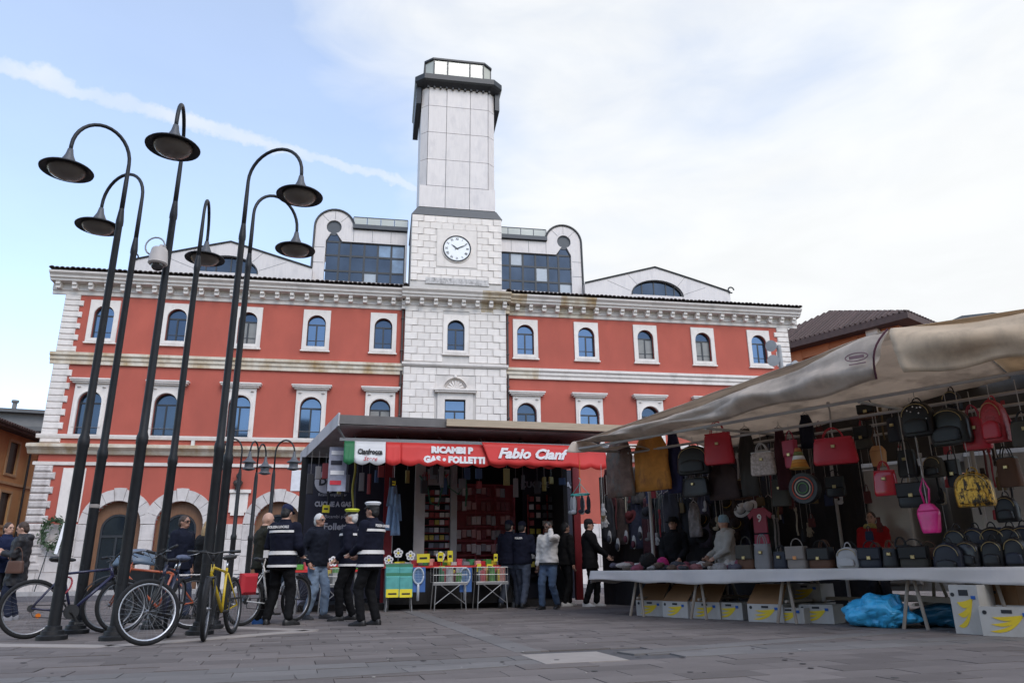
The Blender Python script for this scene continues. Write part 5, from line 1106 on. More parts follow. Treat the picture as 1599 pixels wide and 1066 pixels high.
# on the table: (pixel centre x, pixel width, pixel height, kind, materials, label)
row = [(1163, 28, 40, 'flap', brn, olv, 'dark brown flap bag with a white tag beside the grey tote'), (1189, 27, 42, 'tote', gry, gry, 'grey tote with tall looped handles on the table'), (1217, 24, 30, 'tote', nvy, blk, 'small navy tote with a hanging chain loop on the table'), (1243, 32, 38, 'flap', tau, tau, 'taupe flap bag with an orange clasp on the table'), (1280, 40, 36, 'flap', brn, blk, 'brown and black patchwork bag beside the pale backpack'), (1322, 36, 38, 'back', wht, wht, 'pale grey backpack with front pocket on the table'), (1359, 38, 36, 'flap', nvy, nvy, 'dark navy boxy bag beside the pale backpack'), (1390, 28, 36, 'tote', blk, brn, 'narrow black tote wedged between boxy bags'), (1427, 48, 38, 'flap', olv, blk, 'black-olive flap bag with a gold clasp plate'), (1480, 52, 58, 'back', nvy, blk, 'dark backpack with bright buckles hanging over the table edge'), (1512, 44, 48, 'back', mat('studded_black', (.02, .02, .022), .3, .8, 60), blk, 'black studded backpack behind the buckled one'), (1552, 40, 50, 'back', blk, blk, 'plain black backpack leaning beside the studded one'), (1588, 40, 54, 'back', blk, nvy, 'black backpack at the open end of the bag row')]
for i, (px, pw, ph, kind, m, m2, lb) in enumerate(row):
    yy = .14 if i != 9 else .04; x, _ = spt(px, 888, yy); x2, _ = spt(px+pw, 888, yy); zt = spt(px, 893-ph, yy)[1]; w_ = abs(x2-x)*.98
    bag(kind, lb, sworld(x, yy+.09, TZ+.012 if i != 9 else TZ-.08), SA+random.uniform(-.12, .12), w_, max(.22, min(.45, zt-TZ)), .16, m, m2, trim=cmat((.7, .3, .1), .5) if i == 3 else None, name='backpack' if kind == 'back' else 'handbag')
for k in range(9):                                   # second row of dark handbags behind
    x = 3.0+k*.34; bag(('tote', 'flap', 'tote')[k % 3], ('dark handbag with raised handles in the back row of the table', 'dark flap bag standing in the back row of the table', 'dark handbag with raised handles in the back row of the table')[k % 3], sworld(x, .58+random.uniform(-.05, .05), TZ+.012), SA+random.uniform(-.2, .2), .30, random.uniform(.22, .28), .14, (blk, brn, olv, nvy)[k % 4], (brn, blk)[k % 2], group=('raised-handle bags in the back row' if k % 3 != 1 else 'flap bags in the back row'))
# hanging bags: pixel box and depth
def hang(px0, px1, py0, py1, yy, kind, m, m2, lb, name='handbag', d_=.14, body=.7, trim=None):
    xm, _ = spt((px0+px1)/2, (py0+py1)/2, yy); x0, _ = spt(px0, (py0+py1)/2, yy); x1, _ = spt(px1, (py0+py1)/2, yy); _, zt = spt((px0+px1)/2, py0, yy); _, zb = spt((px0+px1)/2, py1, yy)
    T_ = bag(kind, lb, sworld(xm, yy, zb), SA+random.uniform(-.25, .25), abs(x1-x0), (zt-zb)*body, d_, m, m2, group='hanging bags', name=name, trim=trim)
    hk = MB(); top = max(2.7-zb, (zt-zb)*body*1.3); hk.tube([(0, 0, (zt-zb)*body*.95), (0, 0, top)], .005, 5); obj('hook', hk, m_alup, T_); return T_
hang(1100, 1142, 655, 725, .1, 'tote', red, red, 'red tote with a furry top edge hanging above the scarves', body=.68)
hang(1172, 1208, 685, 742, .15, 'tote', mat('net_bag', (.30, .25, .22), .7, .9, 30), wht, 'pale net-patterned tote hanging beside dark cloth', body=.62)
hang(1224, 1246, 675, 730, .1, 'flap', crm, crm, 'narrow crimson bag hanging beside the striped straw hat', d_=.1, body=.75)
hang(1268, 1335, 658, 725, -.1, 'tote', red, red, 'wide red tote with fur trim and looped handles hanging', body=.60)
hang(1358, 1384, 688, 728, .3, 'pouch', tan_, brn, 'small tan pouch bag hanging above the red one', body=.8)
hang(1364, 1401, 726, 774, .2, 'tote', mat('red_patent', (.42, .008, .02), .15), red, 'glossy red patent bag with tassel hanging low', body=.8)
hang(1406, 1460, 622, 681, -.3, 'back', blk, blk, 'black backpack dotted with white spots hanging under the canopy', 'backpack', .2, .92)
hang(1450, 1516, 632, 694, -.25, 'back', cmat((.02, .022, .02), .35), blk, 'wide black dome bag with gold zip hanging beside the dotted backpack', 'handbag', .22, .92)
hang(1500, 1546, 640, 702, -.15, 'tote', red, crm, 'plain red tote hanging beside the quilted red backpack', body=.8)
hang(1530, 1572, 612, 690, -.35, 'back', mat('red_quilted', (.33, .012, .02), .45, .3, 30, .5, 40), red, 'quilted red backpack hanging under the beige flap', 'backpack', .2, .85)
hang(1490, 1551, 733, 791, -.3, 'back', gld, gld, 'gold sequin backpack hanging before the van', 'backpack', .2, .95)
hang(1402, 1446, 748, 792, .2, 'flap', blk, blk, 'black satchel hanging before the open van door', body=.85)
hang(1433, 1470, 786, 832, -.35, 'pouch', pnk, pnk, 'shiny pink pouch with a long red strap hanging low', body=1.0)
hang(1576, 1625, 645, 697, -.4, 'tote', olv, blk, 'dark brown tote hanging beside the quilted red backpack', body=.75)
hang(1060, 1106, 690, 740, .2, 'back', blk, blk, 'black backpack hanging among dark straps over the hats', 'backpack', .18, .9); hang(1062, 1110, 735, 775, .35, 'tote', blk, olv, 'wide black bag hanging below a black backpack', body=.7)
lay = [(1400, 1432, 690, 745), (1440, 1475, 700, 745), (1478, 1500, 705, 760), (1555, 1595, 700, 760), (1552, 1590, 760, 815), (1335, 1362, 655, 700), (1385, 1406, 640, 690), (1146, 1172, 735, 780), (1290, 1318, 735, 775), (1205, 1232, 735, 790), (1470, 1500, 600, 640), (1340, 1368, 625, 655)]
for k, (a, b_, c_, d_) in enumerate(lay): hang(a, b_, c_, d_, .75+.12*(k % 3), ('tote', 'back', 'flap')[k % 3], (blk, olv, nvy, brn)[k % 4], blk, '%s %s hanging in the second row behind the front bags' % (('black', 'olive black', 'navy', 'brown')[k % 4], ('tote', 'backpack', 'flap bag')[k % 3]), 'backpack' if k % 3 == 1 else 'handbag', .14, .75)
for k, px in enumerate((1495, 1525, 1552, 1580, 1602)):
    x, _ = spt(px, 860, .45); bag('back', '%s backpack on the wooden display step' % ('black', 'navy', 'plain black')[k % 3], sworld(x, .5, TZ+.13), SA+random.uniform(-.2, .2), .30, .34, .16, (blk, nvy, blk)[k % 3], blk, group='raised rear row of backpacks', name='backpack')
tag(obj('display_step', MB().add([sworld(x, y, z) for z in (TZ+.012, TZ+.128) for x, y in ((4.9, .36), (6.9, .36), (6.9, .8), (4.9, .8))], [(0, 3, 2, 1), (4, 5, 6, 7), (0, 1, 5, 4), (1, 2, 6, 5), (2, 3, 7, 6), (3, 0, 4, 7)]), m_trest), 'wooden display step behind the front row of bags', 'step')
# white dots on the dotted backpack
dots = [o for o in bpy.data.objects if o.get('label', '').startswith('black backpack dotted')][0]
for k in range(16):
    t = random.uniform(-.9, .9); zz_ = random.uniform(.06, .36); obj('dot', MB().ell((t*.15*(1 if zz_ < .25 else .7), -.115+.04*abs(t)+.06*max(0, zz_-.25), zz_), (.009, .006, .009), 6, 4), m_prw, dots)
# hanging clothes: rail of garments
def garment(px0, px1, py0, py1, yy, m, lb, cat, group=None, sleeves=False):
    x0, zt = spt(px0, py0, yy); x1, _ = spt(px1, py0, yy); _, zb = spt((px0+px1)/2, py1, yy); w_ = (x1-x0); T_ = thing('hanging_garment', lb, cat, sworld((x0+x1)/2, yy, 0), SA, group); mb = MB()
    n_ = 18
    rings = []
    for k in range(9):
        t = k/8; z = zt-(zt-zb)*t; hw = w_/2*(.42+.58*min(1, t*3.2) if t < .3 else 1.0+.05*math.sin(t*9)); rings.append([(hw*math.cos(a), (.06+.03*math.sin(a*5+t*6))*math.sin(a)+.015*math.sin(a*7), z) for a in [2*math.pi*j/n_ for j in range(n_)]])
    mb.ring_loft(rings); obj('cloth', mb, m, T_, smooth=True); hk = MB(); hk.tube([(-w_*.3, 0, zt-.01), (0, 0, zt+.05), (w_*.3, 0, zt-.01)], .008, 5); hk.tube([(0, 0, zt+.05), (0, 0, max(zt+.1, 2.68))], .005, 5); obj('hanger', hk, m_alup, T_); return T_
garment(945, 986, 683, 776, .2, mat('brown_print', (.14, .085, .065), .85, .6, 9, dirt=((.10, .14, .13), 4, .5, .7)), 'brown and teal patterned dress hanging at the stall corner', 'dress')
garment(988, 1042, 678, 766, .25, mat('orange_print', (.42, .17, .025), .8, .35, 8, dirt=((.10, .04, .02), 6, .55, .75)), 'orange patterned shirt hanging beside the brown dress', 'shirt')
garment(1038, 1062, 680, 770, .4, cmat((.03, .03, .07), .9), 'dark blue wrap hanging beside the orange shirt', 'scarf'); garment(1104, 1150, 722, 780, .5, mat('dark_brown_print', (.035, .02, .018), .9, .5, 9), 'dark brown shawl hanging below the red tote', 'scarf'); garment(1150, 1176, 672, 775, .5, cmat((.05, .045, .04), .9), 'dark olive scarf hanging beside the net bag', 'scarf'); garment(1206, 1226, 670, 765, .6, cmat((.06, .02, .025), .9), 'dark maroon scarf hanging beside the crimson bag', 'scarf'); garment(1246, 1268, 650, 700, .4, cmat((.02, .02, .03), .9), 'black scarf hanging above the striped hat', 'scarf'); garment(1030, 1060, 770, 842, 1.6, cmat((.05, .05, .06), .9), 'dark garment hung on the back screen beside the vendor', 'scarf'); garment(1074, 1092, 786, 838, 1.5, mat('grey_print', (.22, .2, .2), .8, .5, 15), 'pale grey printed scarf hung behind the vendor', 'scarf')
dk_cols = [(.02, .02, .025), (.05, .03, .025), (.03, .03, .05), (.07, .02, .025), (.04, .045, .04), (.10, .09, .085), (.015, .015, .018), (.06, .05, .07)]
for k in range(13):
    px = 938+k*21; garment(px, px+random.uniform(17, 24), random.uniform(772, 782), random.uniform(840, 875), 2.3+.1*(k % 3), mat('dark_wear_%d' % (k % 8), dk_cols[k % 8], .9, .5, 14), '%s garment on the lower rear rail of the stall' % ('black', 'dark brown', 'dark blue', 'maroon', 'dark green', 'grey', 'jet black', 'dusky purple')[k % 8], 'garment', 'garments on the rear rail')
for k in range(8):
    px = 940+k*22; garment(px, px+20, random.uniform(722, 736), random.uniform(785, 800), 2.45, mat('dark_wear_%d' % ((k+3) % 8), dk_cols[(k+3) % 8], .9, .5, 14), '%s garment high on the rear rail of the stall' % ('black', 'dark brown', 'dark blue', 'maroon', 'dark green', 'grey', 'jet black', 'dusky purple')[(k+3) % 8], 'garment', 'garments high on the rear rail')
# straw hat stack striped, round striped bag, hats on the back screen
x, z = spt(1249, 730, -.05); H = thing('striped_hat', 'conical hat striped in orange, white and green hanging by the crimson bag', 'hat', sworld(x, -.05, z), SA)
for k, c_ in enumerate(((.45, .18, .03), (.50, .22, .05), (.65, .63, .58), (.16, .17, .06), (.40, .16, .06))): obj('stripe', MB().lathe([(.125-.018*k, .055*k), (.108-.018*k, .055*k+.053)], 20), cmat(c_, .8), H, smooth=True)
obj('brim', MB().lathe([(.10, -.02), (.14, -.012), (.13, .0)], 20), cmat((.35, .2, .05), .8), H)
x, z = spt(1257, 762, .1); RBg = thing('round_bag', 'round black bag with coloured concentric rings hanging under the striped hat', 'bag', sworld(x, .1, z), SA)
obj('body', MB().tube([(0, -.05, 0), (0, -.06, 0), (0, .06, 0), (0, .05, 0)], [.19, .21, .21, .19], 28), blk, RBg)
for r_, c_ in ((.15, (.45, .08, .05)), (.11, (.5, .45, .35)), (.07, (.10, .2, .08))):
    mb = MB(); mb.tube([(r_*math.cos(t), -.063, r_*math.sin(t)) for t in [2*math.pi*k/28 for k in range(29)]], .008, 5); obj('ring', mb, cmat(c_, .8), RBg)
def hat(px, py, yy, c_, lb, band=None, r_=.14):
    x, z = spt(px, py, yy); T_ = thing('hat', lb, 'hat', sworld(x, yy, z), SA, 'hats on the back screen'); T_.rotation_euler = (R(65), 0, SA+random.uniform(-.3, .3)); obj('crown', MB().lathe([(.085, 0), (.085, .05), (.07, .10), (.02, .11)], 18), cmat(c_, .85), T_, smooth=True); obj('brim', MB().lathe([(.08, .005), (r_, -.005), (r_, .0), (.08, .012)], 20, cap=False), cmat(c_, .85), T_)
    if band: obj('band', MB().lathe([(.087, .01), (.088, .03)], 18), cmat(band, .7), T_)
for i, (px, py, c_, b_) in enumerate(((1098, 812, (.015, .012, .012), (.35, .2, .05)), (1118, 818, (.015, .012, .012), (.35, .2, .05)), (1135, 786, (.02, .015, .012), (.4, .25, .05)), (1158, 796, (.55, .54, .54), (.03, .03, .04)), (1172, 792, (.55, .54, .54), (.03, .03, .04)), (1096, 836, (.015, .015, .015), None), (1122, 842, (.015, .015, .015), None), (1010, 800, (.03, .03, .035), None), (985, 806, (.10, .02, .02), None), (1150, 818, (.03, .02, .02), (.4, .3, .1)))): hat(px, py, 1.7, c_, ('dark brimmed hat with a gold band on the back screen', 'dark brimmed hat with a gold band on the back screen', 'dark brimmed hat with a gold band on the back screen', 'white brimmed hat with a dark band', 'white brimmed hat with a dark band', 'plain black hat low on the back screen', 'plain black hat low on the back screen', 'charcoal hat beside the patterned shirt', 'dark red hat beside the slippers', 'dark brown hat below the white hats')[i], b_)
x, z = spt(1187, 812, 1.5); JR = thing('sports_shirt', 'small red sports shirt with number 9 pinned at the back', 'shirt', sworld(x, 1.5, z), SA); mb = MB(); mb.prism([(-.12, -.2), (.12, -.2), (.12, .08), (.19, .02), (.22, .10), (.10, .2), (-.10, .2), (-.22, .10), (-.19, .02), (-.12, .08)], -.015, .015); obj('cloth', mb, crm, JR); text('number', '9', .17, m_prw, JR, (0, -.02, .03), (0, 0, 0), bold=.004)
x, z = spt(1190, 842, 1.45); JS = thing('sports_shorts', 'small red sports shorts pinned below the number 9 shirt', 'shorts', sworld(x, 1.45, z), SA); obj('cloth', MB().prism([(-.12, .08), (.12, .08), (.14, -.12), (.02, -.12), (0, -.04), (-.02, -.12), (-.14, -.12)], -.015, .015), crm, JS)
for i, (px, py) in enumerate(((952, 838), (978, 838), (965, 850), (990, 846), (1000, 832))):      # slippers hung in pairs
    x, z = spt(px, py, 1.6); sl_ = thing('slipper', 'pale-soled slipper hung by the heel on the back screen', 'slipper', sworld(x, 1.6, z), SA, 'slippers on the back screen'); mb = MB(); mb.ell((0, 0, 0), (.05, .02, .13), 12, 8); obj('sole', mb, cmat((.40, .38, .36), .8), sl_, smooth=True); mb = MB(); mb.ell((0, -.025, -.04), (.045, .035, .07), 12, 8); obj('upper', mb, cmat((.10, .03, .04) if i % 2 else (.05, .05, .06), .8), sl_, smooth=True)
# heap of scarves, gloves and woolly hats on the far half of the table
hp_cols = [(.30, .28, .27), (.05, .05, .06), (.20, .05, .08), (.42, .38, .34), (.12, .08, .06), (.48, .46, .45), (.25, .10, .10), (.08, .07, .09)]
for k in range(46):
    x = XL+.15+random.random()*2.7; yy = random.uniform(.08, .95); r_ = random.uniform(.08, .16); zc = TZ+.012; sd_ = random.random()*50
    mb = MB(); mb.ell((0, 0, .03), (r_, r_*random.uniform(.6, 1), random.uniform(.03, .065)), 14, 8, lambda p: p+Vector((0, 0, .025*noise.noise(p*18+Vector((sd_, 0, 0)))))+p*(.25*noise.noise(p*9+Vector((0, sd_, 0)))))
    o = tag(obj('folded_scarf', mb, mat('knit_%d' % (k % 8), hp_cols[k % 8], .95, .35, 25, .5, 80), None, sworld(x, yy, zc+(.05 if k > 26 else 0)), (0, 0, random.uniform(0, 3)), smooth=True), 'crumpled %s knitted scarf in the heap on the table' % ('pale grey', 'black', 'wine red', 'beige', 'brown', 'off-white', 'dull red', 'charcoal')[k % 8], 'scarf', 'heaped scarves')
x, _ = spt(1035, 880, .5); BN = thing('pompom_hat', 'bright pink knitted hat on the heap of scarves', 'hat', sworld(x, .5, TZ+.06), SA); mb = MB(); mb.ell((0, 0, .06), (.10, .10, .10), 14, 10); obj('crown', mb, mat('pink_knit', (.42, .02, .14), .9, .3, 30), BN, smooth=True); obj('turnup', MB().lathe([(.10, .0), (.11, .01), (.11, .05), (.10, .055)], 18), mat('pink_knit', (.42, .02, .14), .9, .3, 30), BN)
x, _ = spt(1012, 872, .5); mb = MB(); mb.ell((0, 0, .1), (.15, .13, .13), 16, 12, lambda p: p*(1+.22*noise.noise(p*22))); tag(obj('fur_hat', mb, mat('black_fur', (.015, .013, .012), .95, .5, 40, .8, 90), None, sworld(x, .5, TZ+.06), (0, 0, 0), smooth=True), 'black fur hat heaped beside the pink knitted hat', 'hat')
# teal sock hanger
x, z = spt(906, 772, -.1); TH = thing('peg_hanger', 'teal plastic peg hanger with socks clipped on at the stall corner', 'hanger', sworld(x, -.1, z), SA); m_tl = mat('teal_plastic', (.05, .42, .36), .4); mb = MB(); mb.tube([(.2*math.cos(t), .12*math.sin(t), 0) for t in [2*math.pi*k/20 for k in range(21)]], .012, 6)
for a in range(4): mb.tube([(.19*math.cos(a*1.571+.4), .11*math.sin(a*1.571+.4), 0), (0, 0, .2)], .005, 5)
mb.tube([(0, 0, .2), (.02, 0, .27), (-.02, 0, .30)], .008, 5); obj('ring', mb, m_tl, TH); obj('cord', MB().tube([(0, 0, .3), (.02, 0, .62)], .006, 5), cmat((.5, .15, .03)), TH)
for k in range(7): t = 2*math.pi*k/7; q = MB(); q.ell((.19*math.cos(t), .11*math.sin(t), -.17), (.045, .02, .15), 10, 8); q.ell((.19*math.cos(t)-.03, .11*math.sin(t), -.30), (.07, .02, .04), 10, 6); obj('sock', q, cmat(((.03, .03, .035), (.25, .25, .25), (.45, .44, .43))[k % 3], .9), TH, smooth=True)
# ---- banana boxes, blue bag and planks beneath
m_box = mat('white_cardboard', (.45, .43, .40), .8, .08, 4, dirt=((.36, .32, .27), 3, .5, .8)); m_brown = mat('brown_cardboard', (.22, .115, .05), .85, .12, 4); m_ban = mat('banana_print', (.70, .50, .02), .6, .1, 6); m_tip = cmat((.03, .10, .35), .6)
def bananas(par, w_, h_, y, n_=3):
    S_ = Vector((w_*.30, 0, h_*.74)); bz = lambda a, c, b, t: a*(1-t)**2+c*(2*t*(1-t))+b*t*t
    for k in range(n_):                                 # a hand of bananas fanning from one stalk
        tp = Vector((-w_*(.36-.04*k), 0, h_*(.16+.24*k))); lo = Vector((w_*.02, 0, h_*(-.04+.20*k))); hi = Vector((w_*.06, 0, h_*(.26+.20*k)))
        lp = [bz(S_, lo, tp, j/8) for j in range(9)]+[bz(tp, hi, S_, j/8) for j in range(1, 8)]
        obj('banana_print', MB().prism([(v.x, v.z) for v in lp], y-.003-.0012*k, y-.001), m_ban, par)
    obj('stalk_print', MB().box(S_.x-.015, S_.x+.03, y-.009, y-.001, S_.z-.015, S_.z+.02), m_tip, par)
    obj('seal_print', MB().tube([(-w_*.4, y-.004, h_*.8), (-w_*.4, y-.001, h_*.8)], .022, 12), m_ink, par)
def banana_box(px, py, yy, rz, lb, w_=.50, h_=.25, open_=True, tilt=0):
    x, _ = spt(px, py, yy); T_ = thing('banana_box', lb, 'box', sworld(x, yy), SA+rz, 'banana boxes under the table'); T_.rotation_euler[0] = tilt; mb = MB()
    for a in ((-w_/2, w_/2, -.2, -.192), (-w_/2, w_/2, .192, .2), (-w_/2, -w_/2+.008, -.19, .19), (w_/2-.008, w_/2, -.19, .19)): mb.box(*a, 0, h_)
    mb.box(-w_/2+.01, w_/2-.01, -.19, .19, .002, .012); obj('carton', mb, m_box, T_); bananas(T_, w_, h_, -.2)
    hh = MB().box(-.05, .05, -.204, -.2, h_*.78, h_*.9); obj('hand_hole', hh, m_ink, T_)
    if open_:
        f_ = MB(); f_.add([(-w_/2, -.2, h_+.002), (w_/2, -.2, h_+.002), (w_/2-.03, .10, h_+.26), (-w_/2+.03, .10, h_+.26)], [(0, 1, 2, 3)]); obj('flap', f_, m_brown, T_, solid=.008)
    return T_
for i, (px, py, yy, rz, op) in enumerate(((1025, 950, .45, .1, True), (1068, 953, .35, -.1, True), (1112, 956, .40, .05, True), (1150, 956, .45, 0, False), (1205, 962, .30, .12, True), (1245, 966, .35, -.05, False), (1285, 968, .5, .1, False))): banana_box(px, py, yy, rz, ('white banana box under the scarf end of the table', 'white banana box with a raised brown flap behind the second trestle', 'white banana box with raised flap between trestles', 'closed white banana box beside a raised-flap one', 'white banana box with brown flap at the middle trestle', 'low white banana box beside the middle trestle', 'white banana box beside the blue plastic sack')[i], op and .52 or .46, .24 if i != 5 else .2, op)
for i, (px, yy) in enumerate(((1225, .95), (1270, 1.0))):
    t_ = banana_box(px, 950, yy, 0, ('upper white banana box stacked in the shade behind the middle trestle', 'white banana box in the shade behind the blue sack')[i], .5, .24, False); t_.location.z = .26
    banana_box(px, 950, yy, 0, ('lower white banana box stacked in the shade behind the middle trestle', 'white banana box at the bottom of the shaded stack')[i], .5, .24, False)
u = banana_box(1528, 985, -.05, -.1, 'tall white banana carton stood on end beside brown cardboard', .30, .52, False); v2 = banana_box(1585, 990, -.12, .1, 'white banana box with big yellow print at the end of the table', .52, .30, False)
x, _ = spt(1562, 985, .22); bb_ = thing('cardboard_box', 'plain brown cardboard box behind the banana cartons', 'box', sworld(x, .32), SA); obj('carton', MB().bbox(-.26, .26, -.16, .16, 0, .56, .008), m_brown, bb_); obj('slot', MB().box(-.05, .05, -.166, -.160, .42, .45), m_ink, bb_)
x, _ = spt(1368, 978, .0); mb = MB()
def crumple(p):
    q = p*7; d = .20*noise.noise(q*.7)+.12*abs(noise.noise(q*1.5))+.02*noise.noise(q*3.2); s_ = 1+d*1.6; r_ = Vector((p.x*s_, p.y*s_, (p.z-.18)*s_+.18)); r_.z = max(.004, r_.z*(.75 if p.x > .2 else 1)); return r_
mb.ell((0, 0, .18), (.42, .26, .20), 56, 36, crumple); tag(obj('plastic_sack', mb, mat('blue_plastic', (.05, .40, .70), .35, .25, 5, .4, 25, spec=.6), None, sworld(x, .15), (0, 0, SA)), 'crumpled bright blue plastic sack under the table', 'sack')
x, _ = spt(1480, 965, .45); mb = MB(); mb.ell((0, 0, .14), (.42, .22, .15), 40, 24, crumple); tag(obj('plastic_sack', mb, mat('dark_blue_plastic', (.012, .10, .17), .3, .25, 5, .4, 25), None, sworld(x, .62), (0, 0, SA)), 'dark teal plastic sack in the shade behind the trestle', 'sack')
x, _ = spt(1440, 930, .4); tag(obj('wooden_plank', MB().box(-.35, .35, -.04, .04, 0, .07), m_trest, None, sworld(x, .42, .305), (0, R(3), SA+.2)), 'short wooden plank resting over the sack', 'plank')

# small wares crowding the shaded middle of the stall: belts, socks, gloves, purses on cords
sm_cols = [(.02, .02, .022), (.10, .03, .03), (.20, .18, .17), (.05, .035, .03), (.30, .05, .06), (.03, .04, .08), (.32, .28, .22), (.14, .10, .05), (.45, .43, .42)]
nm = ['belt', 'purse', 'sock', 'glove']
for k in range(130):
    px = random.uniform(940, 1245) if k < 80 else random.uniform(1250, 1595); py = random.uniform(705, 850) if k < 100 else random.uniform(640, 800); yy = random.uniform(1.25, 2.35); x, z = spt(px, py, yy); kd_ = nm[k % 4]; ci_ = random.randrange(9); c_ = sm_cols[ci_]; mb = MB(); h_ = random.uniform(.12, .26); w_ = random.uniform(.04, .09)
    T_ = thing('hanging_'+kd_, 'small %s %s hanging on a cord in the shaded middle of the stall' % ({0: 'black', 1: 'dark red', 2: 'grey', 3: 'brown', 4: 'red', 5: 'navy', 6: 'beige', 7: 'tan', 8: 'white'}[ci_], kd_), kd_, sworld(x, yy, z), SA+random.uniform(-.6, .6), '%ss hanging in the shade' % kd_)
    if kd_ == 'belt': mb.tube([(.01*math.sin(j*1.3), 0, h_*1.4-j*h_*.5) for j in range(6)], .014, 6); mb.bbox(-.025, .025, -.012, .012, h_*1.35, h_*1.35+.06, .005)
    elif kd_ == 'purse': rbox(mb, w_*2, w_*1.8, .05, 0, h_*.8); handle_arc(mb, 0, 0, h_*.75, w_, h_*.5, .006)
    elif kd_ == 'sock': mb.ell((0, 0, h_*.5), (.035, .018, h_*.5), 10, 8); mb.ell((-.03, 0, .0), (.06, .018, .035), 10, 6)
    else:
        mb.ell((0, 0, 0), (.045, .018, .06), 10, 8)
        for j in range(4): mb.tube([(-.03+.02*j, 0, -.04), (-.036+.024*j, 0, -.12+.01*abs(j-1.5))], .009, 6)
        mb.tube([(.04, 0, .0), (.07, 0, -.05)], .010, 6); mb.tube([(0, 0, .05), (0, 0, .12)], .03, 8)
    obj('body', mb, cmat(c_, .8), T_, smooth=True, angle=60); obj('cord', MB().tube([(0, 0, .05), (0, 0, max(.3, 2.75-z))], .003, 4), m_alup, T_)
# ================================================================ people
TOR = [(.80, .13, .10), (.88, .168, .122), (.97, .175, .125), (1.08, .155, .112), (1.2, .165, .122), (1.32, .185, .130), (1.40, .182, .115), (1.45, .135, .09), (1.49, .068, .068), (1.545, .058, .062)]
def tor(z):
    for (z0, a0, b0), (z1, a1, b1) in zip(TOR, TOR[1:]):
        if z <= z1: t = max(0, (z-z0)/(z1-z0)); return a0+(a1-a0)*t, b0+(b1-b0)*t
    return TOR[-1][1:]
def two_bone(a, c, l1, l2, pole):
    a, c = Vector(a), Vector(c); d = c-a; L_ = min(d.length, l1+l2-.002); d.normalize(); c = a+d*L_
    q = (l1*l1-l2*l2+L_*L_)/(2*L_); h = math.sqrt(max(0, l1*l1-q*q)); p = Vector(pole); p = (p-d*p.dot(d)); p = p.normalized() if p.length > 1e-5 else d.orthogonal(); return a+d*q+p*h, c
def chain(mb, pts, rad, n=12):
    mb.tube(pts, rad, n)
    for p, r in zip(pts, rad): mb.ell(p, (r, r, r), n, 8)
def remesh(mb, mats, name, vox, smooth=3, fold=0.0, fs=9.0, seed=0.0):
    me = mb.mesh(name+'_src', mats[0]); o = bpy.data.objects.new('tmp', me); COL.objects.link(o)
    md = o.modifiers.new('r', 'REMESH'); md.mode = 'VOXEL'; md.voxel_size = vox; s = o.modifiers.new('s', 'SMOOTH'); s.factor = .5; s.iterations = smooth
    dg = bpy.context.evaluated_depsgraph_get(); res = bpy.data.meshes.new_from_object(o.evaluated_get(dg)); bpy.data.objects.remove(o); bpy.data.meshes.remove(me); res.name = name
    res.materials.clear()
    for m in mats: res.materials.append(m)
    if fold:
        nr = [v.normal.copy() for v in res.vertices]
        for v, n_ in zip(res.vertices, nr):
            q = v.co*fs; v.co += n_*fold*(noise.noise(Vector((q.x+seed, q.y, q.z*1.5)))+.6*noise.noise(Vector((q.x*2.1, q.y*2.1+seed, q.z*2.6))))
    res.shade_smooth(); return res
SKIN = {'fair': mat('skin_fair', (.50, .29, .21), .55, .06, 8), 'tan': mat('skin_tan', (.36, .19, .13), .55, .06, 8), 'dark': mat('skin_dark', (.095, .048, .032), .5, .06, 8)}
m_shoe = cmat((.014, .013, .013), .45); m_eye = cmat((.02, .015, .012), .25); m_hairw = mat('hair_white', (.55, .54, .52), .7, .2, 30, .4, 60); m_hairb = mat('hair_brown', (.05, .028, .018), .6, .3, 30, .4, 60); m_hairk = mat('hair_black', (.012, .011, .011), .6, .3, 30, .4, 60); m_blonde = mat('hair_blonde', (.38, .25, .12), .6, .3, 30, .4, 60)
m_refl = mat('reflective_band', (.66, .63, .60), .5, .05); m_pnavy = mat('uniform_navy', (.008, .009, .019), .85, .2, 8, spec=.15); m_pblue = mat('uniform_blue_yoke', (.012, .016, .045), .8, .12, 8, spec=.2)
PN = [0]
